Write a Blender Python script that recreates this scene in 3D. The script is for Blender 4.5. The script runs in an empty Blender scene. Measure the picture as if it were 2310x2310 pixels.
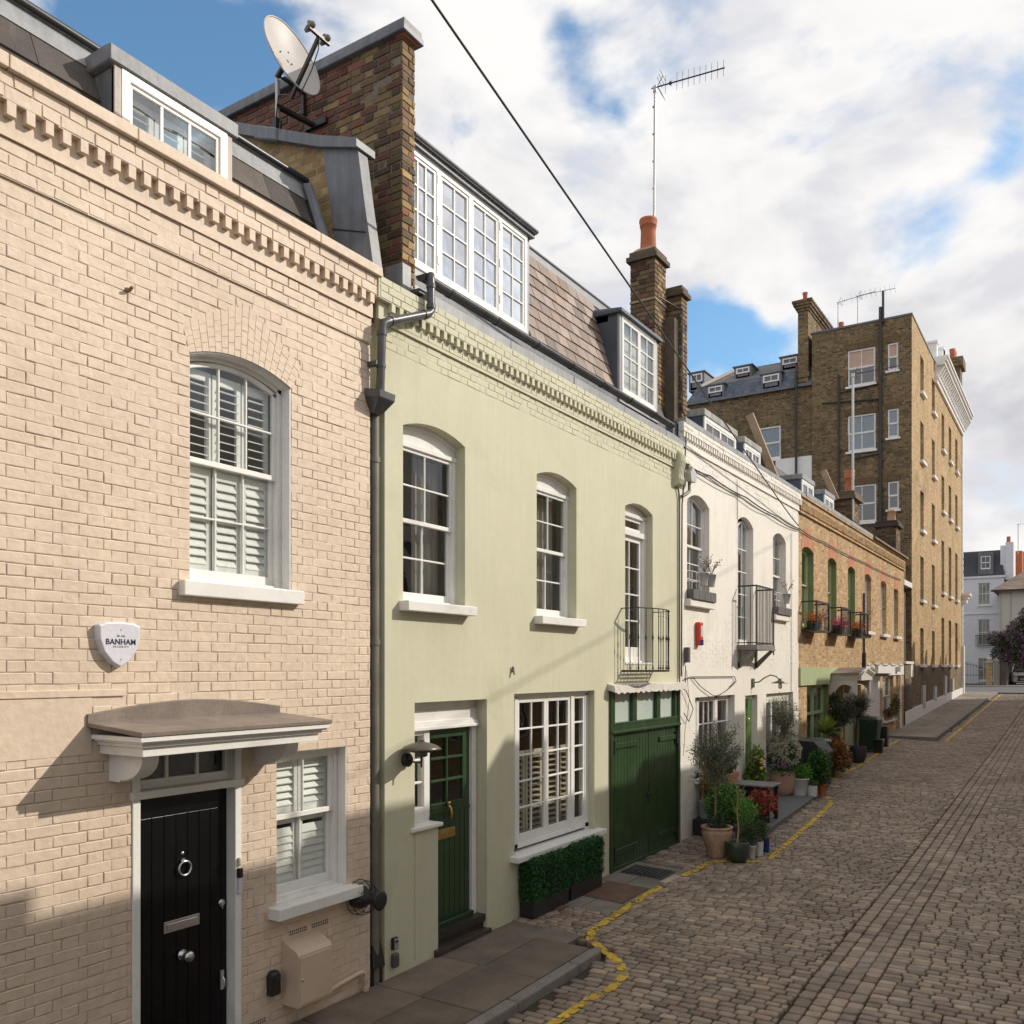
import bpy, math, random
from mathutils import Vector
R = random.Random(11)
SC = bpy.context.scene
COL = SC.collection
V = Vector
ORG = {}
PI = math.pi
SPLIT = set('iron_balcony red_brick_arches slate_roof window_reveal dormer_lead_edge dormer_cheek chimney_pots chimney_pot chimney_stack vent_grilles painted_reveal dark_shutters white_copings hinge lead_flashing receiver mortar_core soil_pipe soil_pipes window_panes window_frames window_pane panelled_doors pane shutter curtain roof_deck wall_bracket side_wall canopy_bracket conduit lead_welt white_dormer_gable gutter_and_verge lemons screw bolts wall_panel green_lintel white_band attic_dormer window_frame chrome_trim flat_roof infill_wall white_chimney party_wall_board roof_core mortar_flaunching door_lock room_interior header_arches'.split())

class MB:
    """collects shapes in world coordinates; build() links them as ONE mesh object"""
    def __init__(s): s.v = []; s.f = []; s.c = []; s.s = []; s.col = None
    def add(s, vs, fs, sm=False, c=None):
        o = len(s.v); s.v.extend([tuple(p) for p in vs]); c = c or s.col
        for f in fs: s.f.append([i + o for i in f]); s.c.append(c); s.s.append(sm)
    def box(s, x0, x1, y0, y1, z0, z1, c=None):
        s.add([(x0,y0,z0),(x1,y0,z0),(x1,y1,z0),(x0,y1,z0),(x0,y0,z1),(x1,y0,z1),(x1,y1,z1),(x0,y1,z1)],
              [(0,3,2,1),(4,5,6,7),(0,1,5,4),(1,2,6,5),(2,3,7,6),(3,0,4,7)], c=c)
    def hexa(s, b, t, c=None):           # b, t: four bottom and four top points, counter-clockwise from above
        s.add(list(b) + list(t), [(0,3,2,1),(4,5,6,7),(0,1,5,4),(1,2,6,5),(2,3,7,6),(3,0,4,7)], c=c)
    def prism(s, poly, d, c=None, sm=False):     # poly: list of points, d: extrusion vector
        n = len(poly); d = V(d); a = [V(p) for p in poly]; b = [p + d for p in a]
        s.add(a + b, [tuple(range(n))[::-1], tuple(range(n, 2*n))], c=c)
        s.add(a + b, [(i, (i+1) % n, n + (i+1) % n, n + i) for i in range(n)], sm=sm, c=c)
    def quad(s, *p, c=None): s.add(p, [tuple(range(len(p)))], c=c)
    def beam(s, p0, p1, w, h, c=None, up=(0,0,1)):
        p0 = V(p0); p1 = V(p1); d = (p1 - p0).normalized(); u = V(up)
        if abs(d.dot(u)) > .98: u = V((1,0,0))
        a = d.cross(u).normalized(); b = a.cross(d).normalized(); a *= w/2; b *= h/2
        q = [p0-a-b, p0+a-b, p0+a+b, p0-a+b, p1-a-b, p1+a-b, p1+a+b, p1-a+b]
        s.add(q, [(0,3,2,1),(4,5,6,7),(0,1,5,4),(1,2,6,5),(2,3,7,6),(3,0,4,7)], c=c)
    def tube(s, pts, r, n=8, c=None, caps=True, closed=False):
        pts = [V(p) for p in pts]; m = len(pts); rs = r if isinstance(r, (list, tuple)) else [r]*m
        vs = []; prev = None
        for i, p in enumerate(pts):
            if closed: d = pts[(i+1) % m] - pts[i-1]
            else: d = pts[min(i+1, m-1)] - pts[max(i-1, 0)]
            d.normalize()
            if prev is None:
                u = V((0,0,1)) if abs(d.z) < .9 else V((1,0,0)); a = d.cross(u).normalized()
            else: a = (prev - d * prev.dot(d)).normalized()
            prev = a; b = d.cross(a)
            for k in range(n):
                t = 2*PI*k/n; vs.append(p + (a*math.cos(t) + b*math.sin(t)) * rs[i])
        fs = []
        for i in range(m if closed else m-1):
            j = (i+1) % m
            for k in range(n): fs.append((i*n+k, i*n+(k+1) % n, j*n+(k+1) % n, j*n+k))
        s.add(vs, fs, sm=True, c=c)
        if caps and not closed:
            s.add(vs[:n], [tuple(range(n))[::-1]], c=c); s.add(vs[-n:], [tuple(range(n))], c=c)
    def lathe(s, prof, ctr, n=24, c=None, axis=(0,0,1), sm=True):
        ctr = V(ctr); ax = V(axis).normalized(); u = V((1,0,0)) if abs(ax.x) < .9 else V((0,1,0))
        a = ax.cross(u).normalized(); b = ax.cross(a); vs = []
        for r, z in prof:
            for k in range(n):
                t = 2*PI*k/n; vs.append(ctr + ax*z + (a*math.cos(t) + b*math.sin(t))*r)
        fs = [(i*n+k, i*n+(k+1) % n, (i+1)*n+(k+1) % n, (i+1)*n+k) for i in range(len(prof)-1) for k in range(n)]
        s.add(vs, fs, sm=sm, c=c)
        if prof[0][0] > .0005: s.add(vs[:n], [tuple(range(n))[::-1]], c=c)
        if prof[-1][0] > .0005: s.add(vs[-n:], [tuple(range(n))], c=c)
    def ball(s, ctr, r, n=10, c=None, sc=(1,1,1)):
        ctr = V(ctr); vs = []; m = n//2
        for i in range(1, m):
            for k in range(n):
                p = PI*i/m; t = 2*PI*k/n
                vs.append(ctr + V((r*sc[0]*math.sin(p)*math.cos(t), r*sc[1]*math.sin(p)*math.sin(t), r*sc[2]*math.cos(p))))
        vs += [ctr + V((0,0,r*sc[2])), ctr - V((0,0,r*sc[2]))]; a = len(vs)-2
        fs = [(i*n+k, (i+1)*n+k, (i+1)*n+(k+1) % n, i*n+(k+1) % n) for i in range(m-2) for k in range(n)]
        fs += [(a, k, (k+1) % n) for k in range(n)] + [(a+1, (m-2)*n+(k+1) % n, (m-2)*n+k) for k in range(n)]
        s.add(vs, fs, sm=True, c=c)
    def split(s, gap=.03):
        # cluster the mesh's loose pieces (pieces whose boxes nearly touch stay together)
        par = list(range(len(s.v)))
        def f(i):
            while par[i] != i: par[i] = par[par[i]]; i = par[i]
            return i
        for q in s.f:
            a = f(q[0])
            for i in q[1:]: par[f(i)] = a
        bb = {}
        for i, p in enumerate(s.v):
            r = f(i); o = bb.get(r)
            if o is None: bb[r] = [list(p), list(p)]
            else:
                for k in range(3): o[0][k] = min(o[0][k], p[k]); o[1][k] = max(o[1][k], p[k])
        ks = list(bb)
        if len(ks) > 400: return [s]
        ch = True
        grp = {k: k for k in ks}
        def g(k):
            while grp[k] != k: k = grp[k]
            return k
        while ch:
            ch = False; rs = [k for k in ks if g(k) == k]
            for i, a in enumerate(rs):
                if g(a) != a: continue
                for b in rs[i+1:]:
                    if g(b) != b: continue
                    A, B = bb[a], bb[b]
                    if all(A[0][k]-gap <= B[1][k] and B[0][k]-gap <= A[1][k] for k in range(3)):
                        grp[b] = a; ch = True
                        for k in range(3): A[0][k] = min(A[0][k], B[0][k]); A[1][k] = max(A[1][k], B[1][k])
        out = {}
        for q, c, m in zip(s.f, s.c, s.s):
            r = g(f(q[0])); o = out.setdefault(r, (MB(), {})); mp = o[1]; idx = []
            for i in q:
                if i not in mp: mp[i] = len(o[0].v); o[0].v.append(s.v[i])
                idx.append(mp[i])
            o[0].f.append(idx); o[0].c.append(c); o[0].s.append(m)
        return [o[0] for o in out.values()]
    def build(s, name, mat, parent=None, org=(0,0,0), bevel=0, seg=1):
        if parent and name in SPLIT:
            ps = s.split()
            if len(ps) > 1: return [p.build1(name, mat, parent, org, bevel, seg) for p in ps][0]
        return s.build1(name, mat, parent, org, bevel, seg)
    def build1(s, name, mat, parent=None, org=(0,0,0), bevel=0, seg=1):
        o = V(ORG[parent.name]) if parent else V(org)
        me = bpy.data.meshes.new(name)
        me.from_pydata([(p[0]-o.x, p[1]-o.y, p[2]-o.z) for p in s.v], [], s.f)
        me.polygons.foreach_set('use_smooth', s.s)
        if any(c is not None for c in s.c):
            at = me.color_attributes.new('Col', 'FLOAT_COLOR', 'CORNER'); buf = []
            for f, c in zip(s.f, s.c):
                c = c or (1,1,1); buf.extend((c[0], c[1], c[2], 1.0) * len(f))
            at.data.foreach_set('color', buf)
        for m in (mat if isinstance(mat, (list, tuple)) else [mat]): me.materials.append(m)
        me.validate(); me.update()
        ob = bpy.data.objects.new(name, me); COL.objects.link(ob)
        if parent: ob.parent = parent
        else: ob.location = o
        if bevel:
            md = ob.modifiers.new('edge', 'BEVEL'); md.width = bevel; md.segments = seg; md.limit_method = 'ANGLE'; md.angle_limit = .6
        ORG[ob.name] = o
        return ob

def tag(o, label=None, cat=None, group=None, kind=None):
    if label: o['label'] = label
    if cat: o['category'] = cat
    if group: o['group'] = group
    if kind: o['kind'] = kind
    return o
def thing(name, label, cat, loc, group=None):
    o = bpy.data.objects.new(name, None); COL.objects.link(o); o.location = loc; o.empty_display_size = .2
    ORG[o.name] = V(loc); return tag(o, label, cat, group)
def kids(o): return [c for c in bpy.data.objects if c.parent == o]
def copy_tree(o, loc, rz=0, label=None, sc=1, parent=None):
    c = o.copy(); COL.objects.link(c)
    if parent: c.parent = parent
    else:
        c.location = loc; c.rotation_euler = (0, 0, rz); c.scale = (sc, sc, sc)
        if label: c['label'] = label
    for k in kids(o): copy_tree(k, None, parent=c)
    return c

# ---------------------------------------------------------------- materials
class N:
    def __init__(s, mat):
        mat.use_nodes = True; s.t = mat.node_tree; s.n = s.t.nodes; s.l = s.t.links; s.n.clear()
    def a(s, typ, **k):
        n = s.n.new(typ)
        for kk, v in k.items():
            if hasattr(n, kk): setattr(n, kk, v)
            else: n.inputs[kk.replace('_', ' ')].default_value = v
        return n
    def k(s, a, b): s.l.new(a, b)
def c4(c): return (c[0], c[1], c[2], 1)
MATS = {}
def mat(name, col, rough=.6, var=.12, vs=2.5, bump=0., bs=60, attr=False, metal=0., fine=.06, stain=None, ss=1.2, streak=0, coat=0., spec=.5, brick=None):
    """principled material with procedural tone variation, optional stains, streaks, bump, brick joints"""
    if name in MATS: return MATS[name]
    m = bpy.data.materials.new(name); g = N(m)
    out = g.a('ShaderNodeOutputMaterial'); p = g.a('ShaderNodeBsdfPrincipled'); g.k(p.outputs[0], out.inputs[0])
    p.inputs['Roughness'].default_value = rough; p.inputs['Metallic'].default_value = metal
    p.inputs['Specular IOR Level'].default_value = spec
    if coat: p.inputs['Coat Weight'].default_value = coat; p.inputs['Coat Roughness'].default_value = .15
    tc = g.a('ShaderNodeTexCoord'); co = tc.outputs['Object']
    if attr: src = g.a('ShaderNodeVertexColor', layer_name='Col').outputs[0]
    else: src = g.a('ShaderNodeRGB'); src.outputs[0].default_value = c4(col); src = src.outputs[0]
    height = None
    if brick:
        sep = g.a('ShaderNodeSeparateXYZ'); g.k(co, sep.inputs[0])
        add = g.a('ShaderNodeMath', operation='ADD'); g.k(sep.outputs[0], add.inputs[0]); g.k(sep.outputs[1], add.inputs[1])
        cmb = g.a('ShaderNodeCombineXYZ'); g.k(add.outputs[0], cmb.inputs[0]); g.k(sep.outputs[2], cmb.inputs[1])
        nz = g.a('ShaderNodeTexNoise', Scale=2.5, Detail=1.0); g.k(co, nz.inputs[0])
        vm = g.a('ShaderNodeVectorMath', operation='MULTIPLY_ADD'); g.k(nz.outputs['Color'], vm.inputs[0])
        vm.inputs[1].default_value = (.012,.012,0); g.k(cmb.outputs[0], vm.inputs[2])
        br = g.a('ShaderNodeTexBrick', offset=.5, squash=brick.get('squash', .5), squash_frequency=2)
        g.k(vm.outputs[0], br.inputs['Vector']); br.inputs['Color1'].default_value = (0,0,0,1); br.inputs['Color2'].default_value = (1,1,1,1)
        br.inputs['Mortar'].default_value = (.5,.5,.5,1)
        br.inputs['Scale'].default_value = 1; br.inputs['Brick Width'].default_value = brick.get('w', .225); br.inputs['Row Height'].default_value = brick.get('h', .075)
        br.inputs['Mortar Size'].default_value = brick.get('m', .0055); br.inputs['Mortar Smooth'].default_value = .3; br.inputs['Bias'].default_value = 0
        rp = g.a('ShaderNodeValToRGB'); g.k(br.outputs['Color'], rp.inputs[0]); cs = brick['cols']
        rp.color_ramp.interpolation = 'LINEAR'
        while len(rp.color_ramp.elements) < len(cs): rp.color_ramp.elements.new(.5)
        for i, c in enumerate(cs): rp.color_ramp.elements[i].position = i/(len(cs)-1); rp.color_ramp.elements[i].color = c4(c)
        mx = g.a('ShaderNodeMix', data_type='RGBA'); g.k(br.outputs['Fac'], mx.inputs[0]); g.k(rp.outputs[0], mx.inputs[6]); mx.inputs[7].default_value = c4(brick['mortar'])
        src = mx.outputs[2]
        inv = g.a('ShaderNodeMath', operation='SUBTRACT'); inv.inputs[0].default_value = 1; g.k(br.outputs['Fac'], inv.inputs[1]); height = inv.outputs[0]
    def mul(src, fac, lo, hi):
        mr = g.a('ShaderNodeMapRange'); g.k(fac, mr.inputs[0]); mr.inputs[1].default_value = .3; mr.inputs[2].default_value = .7
        mr.inputs[3].default_value = lo; mr.inputs[4].default_value = hi
        mx = g.a('ShaderNodeMix', data_type='RGBA', blend_type='MULTIPLY'); mx.inputs[0].default_value = 1
        g.k(src, mx.inputs[6]); g.k(mr.outputs[0], mx.inputs[7]); return mx.outputs[2]
    if var:
        nz = g.a('ShaderNodeTexNoise', Scale=vs, Detail=3.0, Roughness=.6); g.k(co, nz.inputs[0]); src = mul(src, nz.outputs[0], 1-var, 1+var)
    if fine:
        nz = g.a('ShaderNodeTexNoise', Scale=vs*17, Detail=2.0); g.k(co, nz.inputs[0]); src = mul(src, nz.outputs[0], 1-fine, 1+fine)
    if streak:
        mp = g.a('ShaderNodeMapping'); mp.inputs['Scale'].default_value = (9,9,.7); g.k(co, mp.inputs[0])
        nz = g.a('ShaderNodeTexNoise', Scale=1.6, Detail=2.0); g.k(mp.outputs[0], nz.inputs[0]); src = mul(src, nz.outputs[0], 1-streak, 1+streak*.6)
    if stain:
        nz = g.a('ShaderNodeTexNoise', Scale=ss, Detail=4.0, Roughness=.65, Distortion=.6); g.k(co, nz.inputs[0])
        mr = g.a('ShaderNodeMapRange', interpolation_type='SMOOTHSTEP'); g.k(nz.outputs[0], mr.inputs[0]); mr.inputs[1].default_value = .54; mr.inputs[2].default_value = .72
        mr.inputs[4].default_value = stain[1]
        mx = g.a('ShaderNodeMix', data_type='RGBA'); g.k(mr.outputs[0], mx.inputs[0]); g.k(src, mx.inputs[6]); mx.inputs[7].default_value = c4(stain[0]); src = mx.outputs[2]
    g.k(src, p.inputs['Base Color'])
    if bump or brick:
        nz = g.a('ShaderNodeTexNoise', Scale=bs, Detail=2.0); g.k(co, nz.inputs[0]); h = nz.outputs[0]
        bp = g.a('ShaderNodeBump'); bp.inputs['Strength'].default_value = 1; bp.inputs['Distance'].default_value = bump or .002
        if height:
            ma = g.a('ShaderNodeMath', operation='MULTIPLY_ADD'); g.k(height, ma.inputs[0]); ma.inputs[1].default_value = brick.get('bh', 2.); g.k(h, ma.inputs[2]); h = ma.outputs[0]
        g.k(h, bp.inputs['Height']); g.k(bp.outputs[0], p.inputs['Normal'])
    MATS[name] = m; return m
def glass(name, tint=(1,1,1), refl=1.0, rough=.01, bend=.0):
    if name in MATS: return MATS[name]
    m = bpy.data.materials.new(name); g = N(m)
    out = g.a('ShaderNodeOutputMaterial'); tr = g.a('ShaderNodeBsdfTransparent'); tr.inputs[0].default_value = c4(tint)
    gl = g.a('ShaderNodeBsdfGlossy'); gl.inputs['Roughness'].default_value = rough; gl.inputs[0].default_value = (.95,.97,1,1)
    ge = g.a('ShaderNodeNewGeometry'); dt = g.a('ShaderNodeVectorMath', operation='DOT_PRODUCT'); g.k(ge.outputs['Normal'], dt.inputs[0]); g.k(ge.outputs['Incoming'], dt.inputs[1])
    ab = g.a('ShaderNodeMath', operation='ABSOLUTE'); g.k(dt.outputs['Value'], ab.inputs[0]); om = g.a('ShaderNodeMath', operation='SUBTRACT', use_clamp=True); om.inputs[0].default_value = 1; g.k(ab.outputs[0], om.inputs[1])
    pw = g.a('ShaderNodeMath', operation='POWER'); g.k(om.outputs[0], pw.inputs[0]); pw.inputs[1].default_value = 5; ad = g.a('ShaderNodeMath', operation='MULTIPLY_ADD'); g.k(pw.outputs[0], ad.inputs[0]); ad.inputs[1].default_value = .95; ad.inputs[2].default_value = .045
    ma = g.a('ShaderNodeMath', operation='MULTIPLY', use_clamp=True); g.k(ad.outputs[0], ma.inputs[0]); ma.inputs[1].default_value = refl
    tc = g.a('ShaderNodeTexCoord'); nz = g.a('ShaderNodeTexNoise', Scale=2.2, Detail=1.0); g.k(tc.outputs['Object'], nz.inputs[0])
    bp = g.a('ShaderNodeBump'); bp.inputs['Distance'].default_value = bend or .004; g.k(nz.outputs[0], bp.inputs['Height']); g.k(bp.outputs[0], gl.inputs['Normal'])
    mx = g.a('ShaderNodeMixShader'); g.k(ma.outputs[0], mx.inputs[0]); g.k(tr.outputs[0], mx.inputs[1]); g.k(gl.outputs[0], mx.inputs[2]); g.k(mx.outputs[0], out.inputs[0])
    MATS[name] = m; return m
def leafmat(name, rough=.5):
    if name in MATS: return MATS[name]
    m = bpy.data.materials.new(name); g = N(m); out = g.a('ShaderNodeOutputMaterial')
    vc = g.a('ShaderNodeVertexColor', layer_name='Col'); p = g.a('ShaderNodeBsdfPrincipled'); p.inputs['Roughness'].default_value = rough
    g.k(vc.outputs[0], p.inputs[0]); t = g.a('ShaderNodeBsdfTranslucent'); g.k(vc.outputs[0], t.inputs[0])
    mx = g.a('ShaderNodeMixShader'); mx.inputs[0].default_value = .25; g.k(p.outputs[0], mx.inputs[1]); g.k(t.outputs[0], mx.inputs[2]); g.k(mx.outputs[0], out.inputs[0])
    MATS[name] = m; return m

# ---------------------------------------------------------------- frames of reference for walls
class Fr:
    """u along the wall, v up, w out of the wall. kind 'X': wall faces +X at x=c; kind 'Y': wall faces -Y at y=c (u is x)"""
    def __init__(s, kind, c): s.kind = kind; s.c0 = c
    def p(s, u, v, w=0): return (s.c0 + w, u, v) if s.kind == 'X' else (u, s.c0 - w, v)
    def box(s, mb, u0, u1, v0, v1, w0, w1, c=None):
        if s.kind == 'X': mb.box(s.c0+w0, s.c0+w1, u0, u1, v0, v1, c)
        else: mb.box(u0, u1, s.c0-w1, s.c0-w0, v0, v1, c)
def arcv(u, u0, u1, vs, rise):
    h = (u1-u0)/2; 
    if rise <= 0: return vs
    r = (h*h + rise*rise)/(2*rise); return vs + math.sqrt(max(r*r - (u-(u0+u1)/2)**2, 0)) - (r - rise)

def wall(mb, fr, U0, U1, V0, V1, holes=(), rev=.12, w=0, c=None):
    """sheet with openings (u0,u1,v0,spring,rise) and their reveals"""
    us = sorted({U0, U1} | {h[0] for h in holes} | {h[1] for h in holes}); us = [u for u in us if U0 <= u <= U1]
    for a, b in zip(us, us[1:]):
        hs = sorted([(h[2], h[3]+h[4]) for h in holes if h[0] <= a+1e-6 and h[1] >= b-1e-6]); v = V0
        for lo, hi in hs + [(V1, V1)]:
            if lo > v + 1e-5: mb.quad(fr.p(a,v,w), fr.p(b,v,w), fr.p(b,lo,w), fr.p(a,lo,w), c=c)
            v = max(v, hi)
    for u0, u1, v0, vs, rise in holes:
        n = 14 if rise > 0 else 1; d = w - rev
        for i in range(n):
            a = u0 + (u1-u0)*i/n; b = u0 + (u1-u0)*(i+1)/n; va = arcv(a,u0,u1,vs,rise); vb = arcv(b,u0,u1,vs,rise)
            if rise > 0: mb.quad(fr.p(a,va,w), fr.p(b,vb,w), fr.p(b,vs+rise,w), fr.p(a,vs+rise,w), c=c)
            mb.add([fr.p(a,va,w), fr.p(b,vb,w), fr.p(b,vb,d), fr.p(a,va,d)], [(0,1,2,3)], sm=rise > 0, c=c)
        mb.quad(fr.p(u0,v0,w), fr.p(u0,vs,w), fr.p(u0,vs,d), fr.p(u0,v0,d), c=c)
        mb.quad(fr.p(u1,v0,w), fr.p(u1,vs,w), fr.p(u1,vs,d), fr.p(u1,v0,d), c=c)
        mb.quad(fr.p(u0,v0,w), fr.p(u1,v0,w), fr.p(u1,v0,d), fr.p(u0,v0,d), c=c)

def bricks(mb, fr, U0, U1, V0, V1, holes=(), cols=None, extra=None, ul=.2325, ch=.0745, jt=.008, dep=.006, jit=.0015, rng=None, chamf=.003, w=0, skip=None, row=0):
    """real bricks in Flemish bond, each its own slightly uneven block; holes as in wall()"""
    rg = rng or R; v = V0; hd = ul/2
    while v < V1 - .012:
        v2 = min(v + ch, V1); vm = (v+v2)/2
        bl = []
        for u0, u1, a, b, rise in holes:
            if a - .01 < vm < b: bl.append((u0, u1))
            elif b <= vm < b + rise:
                h = (u1-u0)/2; r = (h*h+rise*rise)/(2*rise); q = r*r - (vm + .02 - b + r - rise)**2
                if q > 0: q = math.sqrt(q); bl.append(((u0+u1)/2-q, (u0+u1)/2+q))
        if extra: bl += extra(vm)
        u = U0 - (row % 2)*(ul+hd)/2 - .06; k = 0
        while u < U1:
            L = ul if k % 2 == 0 else hd; a = max(u, U0); b = min(u+L, U1); segs = [(a, b)]
            for p, q in bl:
                ns = []
                for s0, s1 in segs:
                    if q <= s0 or p >= s1: ns.append((s0, s1)); continue
                    if p > s0: ns.append((s0, p))
                    if q < s1: ns.append((q, s1))
                segs = ns
            for s0, s1 in segs:
                if s1 - s0 < .022: continue
                j = jt/2; a0 = s0 + (j if s0 > U0+.001 else 0); b0 = s1 - (j if s1 < U1-.001 else 0)
                c = cols(rg, (s0+s1)/2, vm) if cols else None
                if c == 'skip': continue
                q = lambda: rg.uniform(-jit, jit)
                P = [(a0+q()*1.5, v+j+q()*1.5), (b0+q()*1.5, v+j+q()*1.5), (b0+q()*1.5, v2-j+q()*1.5), (a0+q()*1.5, v2-j+q()*1.5)]
                cu = (a0+b0)/2; cv = (v+v2)/2; ww = w + q() - (dep*.6 if rg.random() < .04 else 0)
                I = [(x + (chamf if x < cu else -chamf), y + (chamf if y < cv else -chamf)) for x, y in P]
                vs = [fr.p(x, y, w-dep) for x, y in P] + [fr.p(x, y, ww + q()*.6) for x, y in I]
                mb.add(vs, [(4,5,6,7),(0,1,5,4),(1,2,6,5),(2,3,7,6),(3,0,4,7)], c=c)
            u += L; k += 1
        v = v2; row += 1

def grid(mb, fr, u0, u1, v0, v1, w, cols, rows, st=.045, br=.018, d=.035, bot=None, top=None, rise=0, vfr=None):
    """a sash: stiles, rails and glazing bars"""
    bot = bot or st; top = top or st
    fr.box(mb, u0, u0+st, v0, v1, w-d, w); fr.box(mb, u1-st, u1, v0, v1, w-d, w)
    fr.box(mb, u0+st, u1-st, v0, v0+bot, w-d, w)
    if rise > 0:
        n = 12
        for i in range(n):
            a = u0 + (u1-u0)*i/n; b = u0 + (u1-u0)*(i+1)/n; va = arcv(a,u0,u1,v1,rise); vb = arcv(b,u0,u1,v1,rise)
            q = [(a,va-top),(b,vb-top),(b,vb),(a,va)]
            mb.add([fr.p(x,y,w-d) for x,y in q] + [fr.p(x,y,w) for x,y in q], [(4,5,6,7),(0,1,5,4),(2,3,7,6),(0,3,2,1)])
    else: fr.box(mb, u0+st, u1-st, v1-top, v1, w-d, w)
    a, b, lo, hi = u0+st, u1-st, v0+bot, v1-top
    for i in range(1, cols):
        x = a + (b-a)*i/cols; t = arcv(x,u0,u1,v1,rise)-top if rise > 0 else hi
        fr.box(mb, x-br/2, x+br/2, lo, t, w-d+.004, w-.004)
    for i in range(1, rows):
        y = lo + (hi + rise*.5 - lo)*i/rows if not vfr else lo + (hi-lo)*vfr[i-1]
        fr.box(mb, a, b, y-br/2, y+br/2, w-d+.005, w-.003)
def pane(mb, fr, u0, u1, v0, v1, w, rise=0):
    n = 12 if rise > 0 else 1
    for i in range(n):
        a = u0 + (u1-u0)*i/n; b = u0 + (u1-u0)*(i+1)/n
        mb.quad(fr.p(a,v0,w), fr.p(b,v0,w), fr.p(b,arcv(b,u0,u1,v1,rise),w), fr.p(a,arcv(a,u0,u1,v1,rise),w))
def drape(mb, fr, u0, u1, v0, v1, w, wave=.03, pitch=.09, rg=R):
    n = max(8, int((u1-u0)/pitch*6)); ph = rg.random()*6
    pts = [(u0+(u1-u0)*i/n, w + wave*math.sin(ph + 2*PI*(u0+(u1-u0)*i/n)/pitch + .8*math.sin(i*.37))) for i in range(n+1)]
    mb.add([fr.p(u, v0, x) for u, x in pts] + [fr.p(u, v1, x) for u, x in pts], [(i, i+1, n+2+i, n+1+i) for i in range(n)], sm=True)
def louvers(mb, fr, u0, u1, v0, v1, w, st=.05, pitch=.062, tilt=.9, mid=True):
    fr.box(mb, u0, u0+st, v0, v1, w-.025, w); fr.box(mb, u1-st, u1, v0, v1, w-.025, w)
    for a, b in ((v0, v0+.07), (v1-.07, v1)): fr.box(mb, u0+st, u1-st, a, b, w-.025, w)
    v = v0+.07+pitch*.5; cs = math.cos(tilt)*pitch*.55; sn = math.sin(tilt)*pitch*.55
    while v < v1-.07-pitch*.3:
        q = [(v-sn, w-.012+cs), (v+sn, w-.012-cs)]
        mb.add([fr.p(u0+st,q[0][0],q[0][1]), fr.p(u1-st,q[0][0],q[0][1]), fr.p(u1-st,q[1][0],q[1][1]), fr.p(u0+st,q[1][0],q[1][1]),
                fr.p(u0+st,q[0][0]+.008,q[0][1]+.002), fr.p(u1-st,q[0][0]+.008,q[0][1]+.002), fr.p(u1-st,q[1][0]+.008,q[1][1]+.002), fr.p(u0+st,q[1][0]+.008,q[1][1]+.002)],
               [(0,1,2,3),(7,6,5,4),(0,4,5,1),(2,6,7,3)])
        v += pitch
def room(mb, fr, u0, u1, v0, v1, w, dep=1.1):
    e = .15; a = [fr.p(u0-e,v0-e,w), fr.p(u1+e,v0-e,w), fr.p(u1+e,v1+e,w), fr.p(u0-e,v1+e,w)]; b = [fr.p(u0-e,v0-e,w-dep), fr.p(u1+e,v0-e,w-dep), fr.p(u1+e,v1+e,w-dep), fr.p(u0-e,v1+e,w-dep)]
    mb.add(a+b, [(4,5,6,7),(0,1,5,4),(1,2,6,5),(2,3,7,6),(3,0,4,7)])

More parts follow.
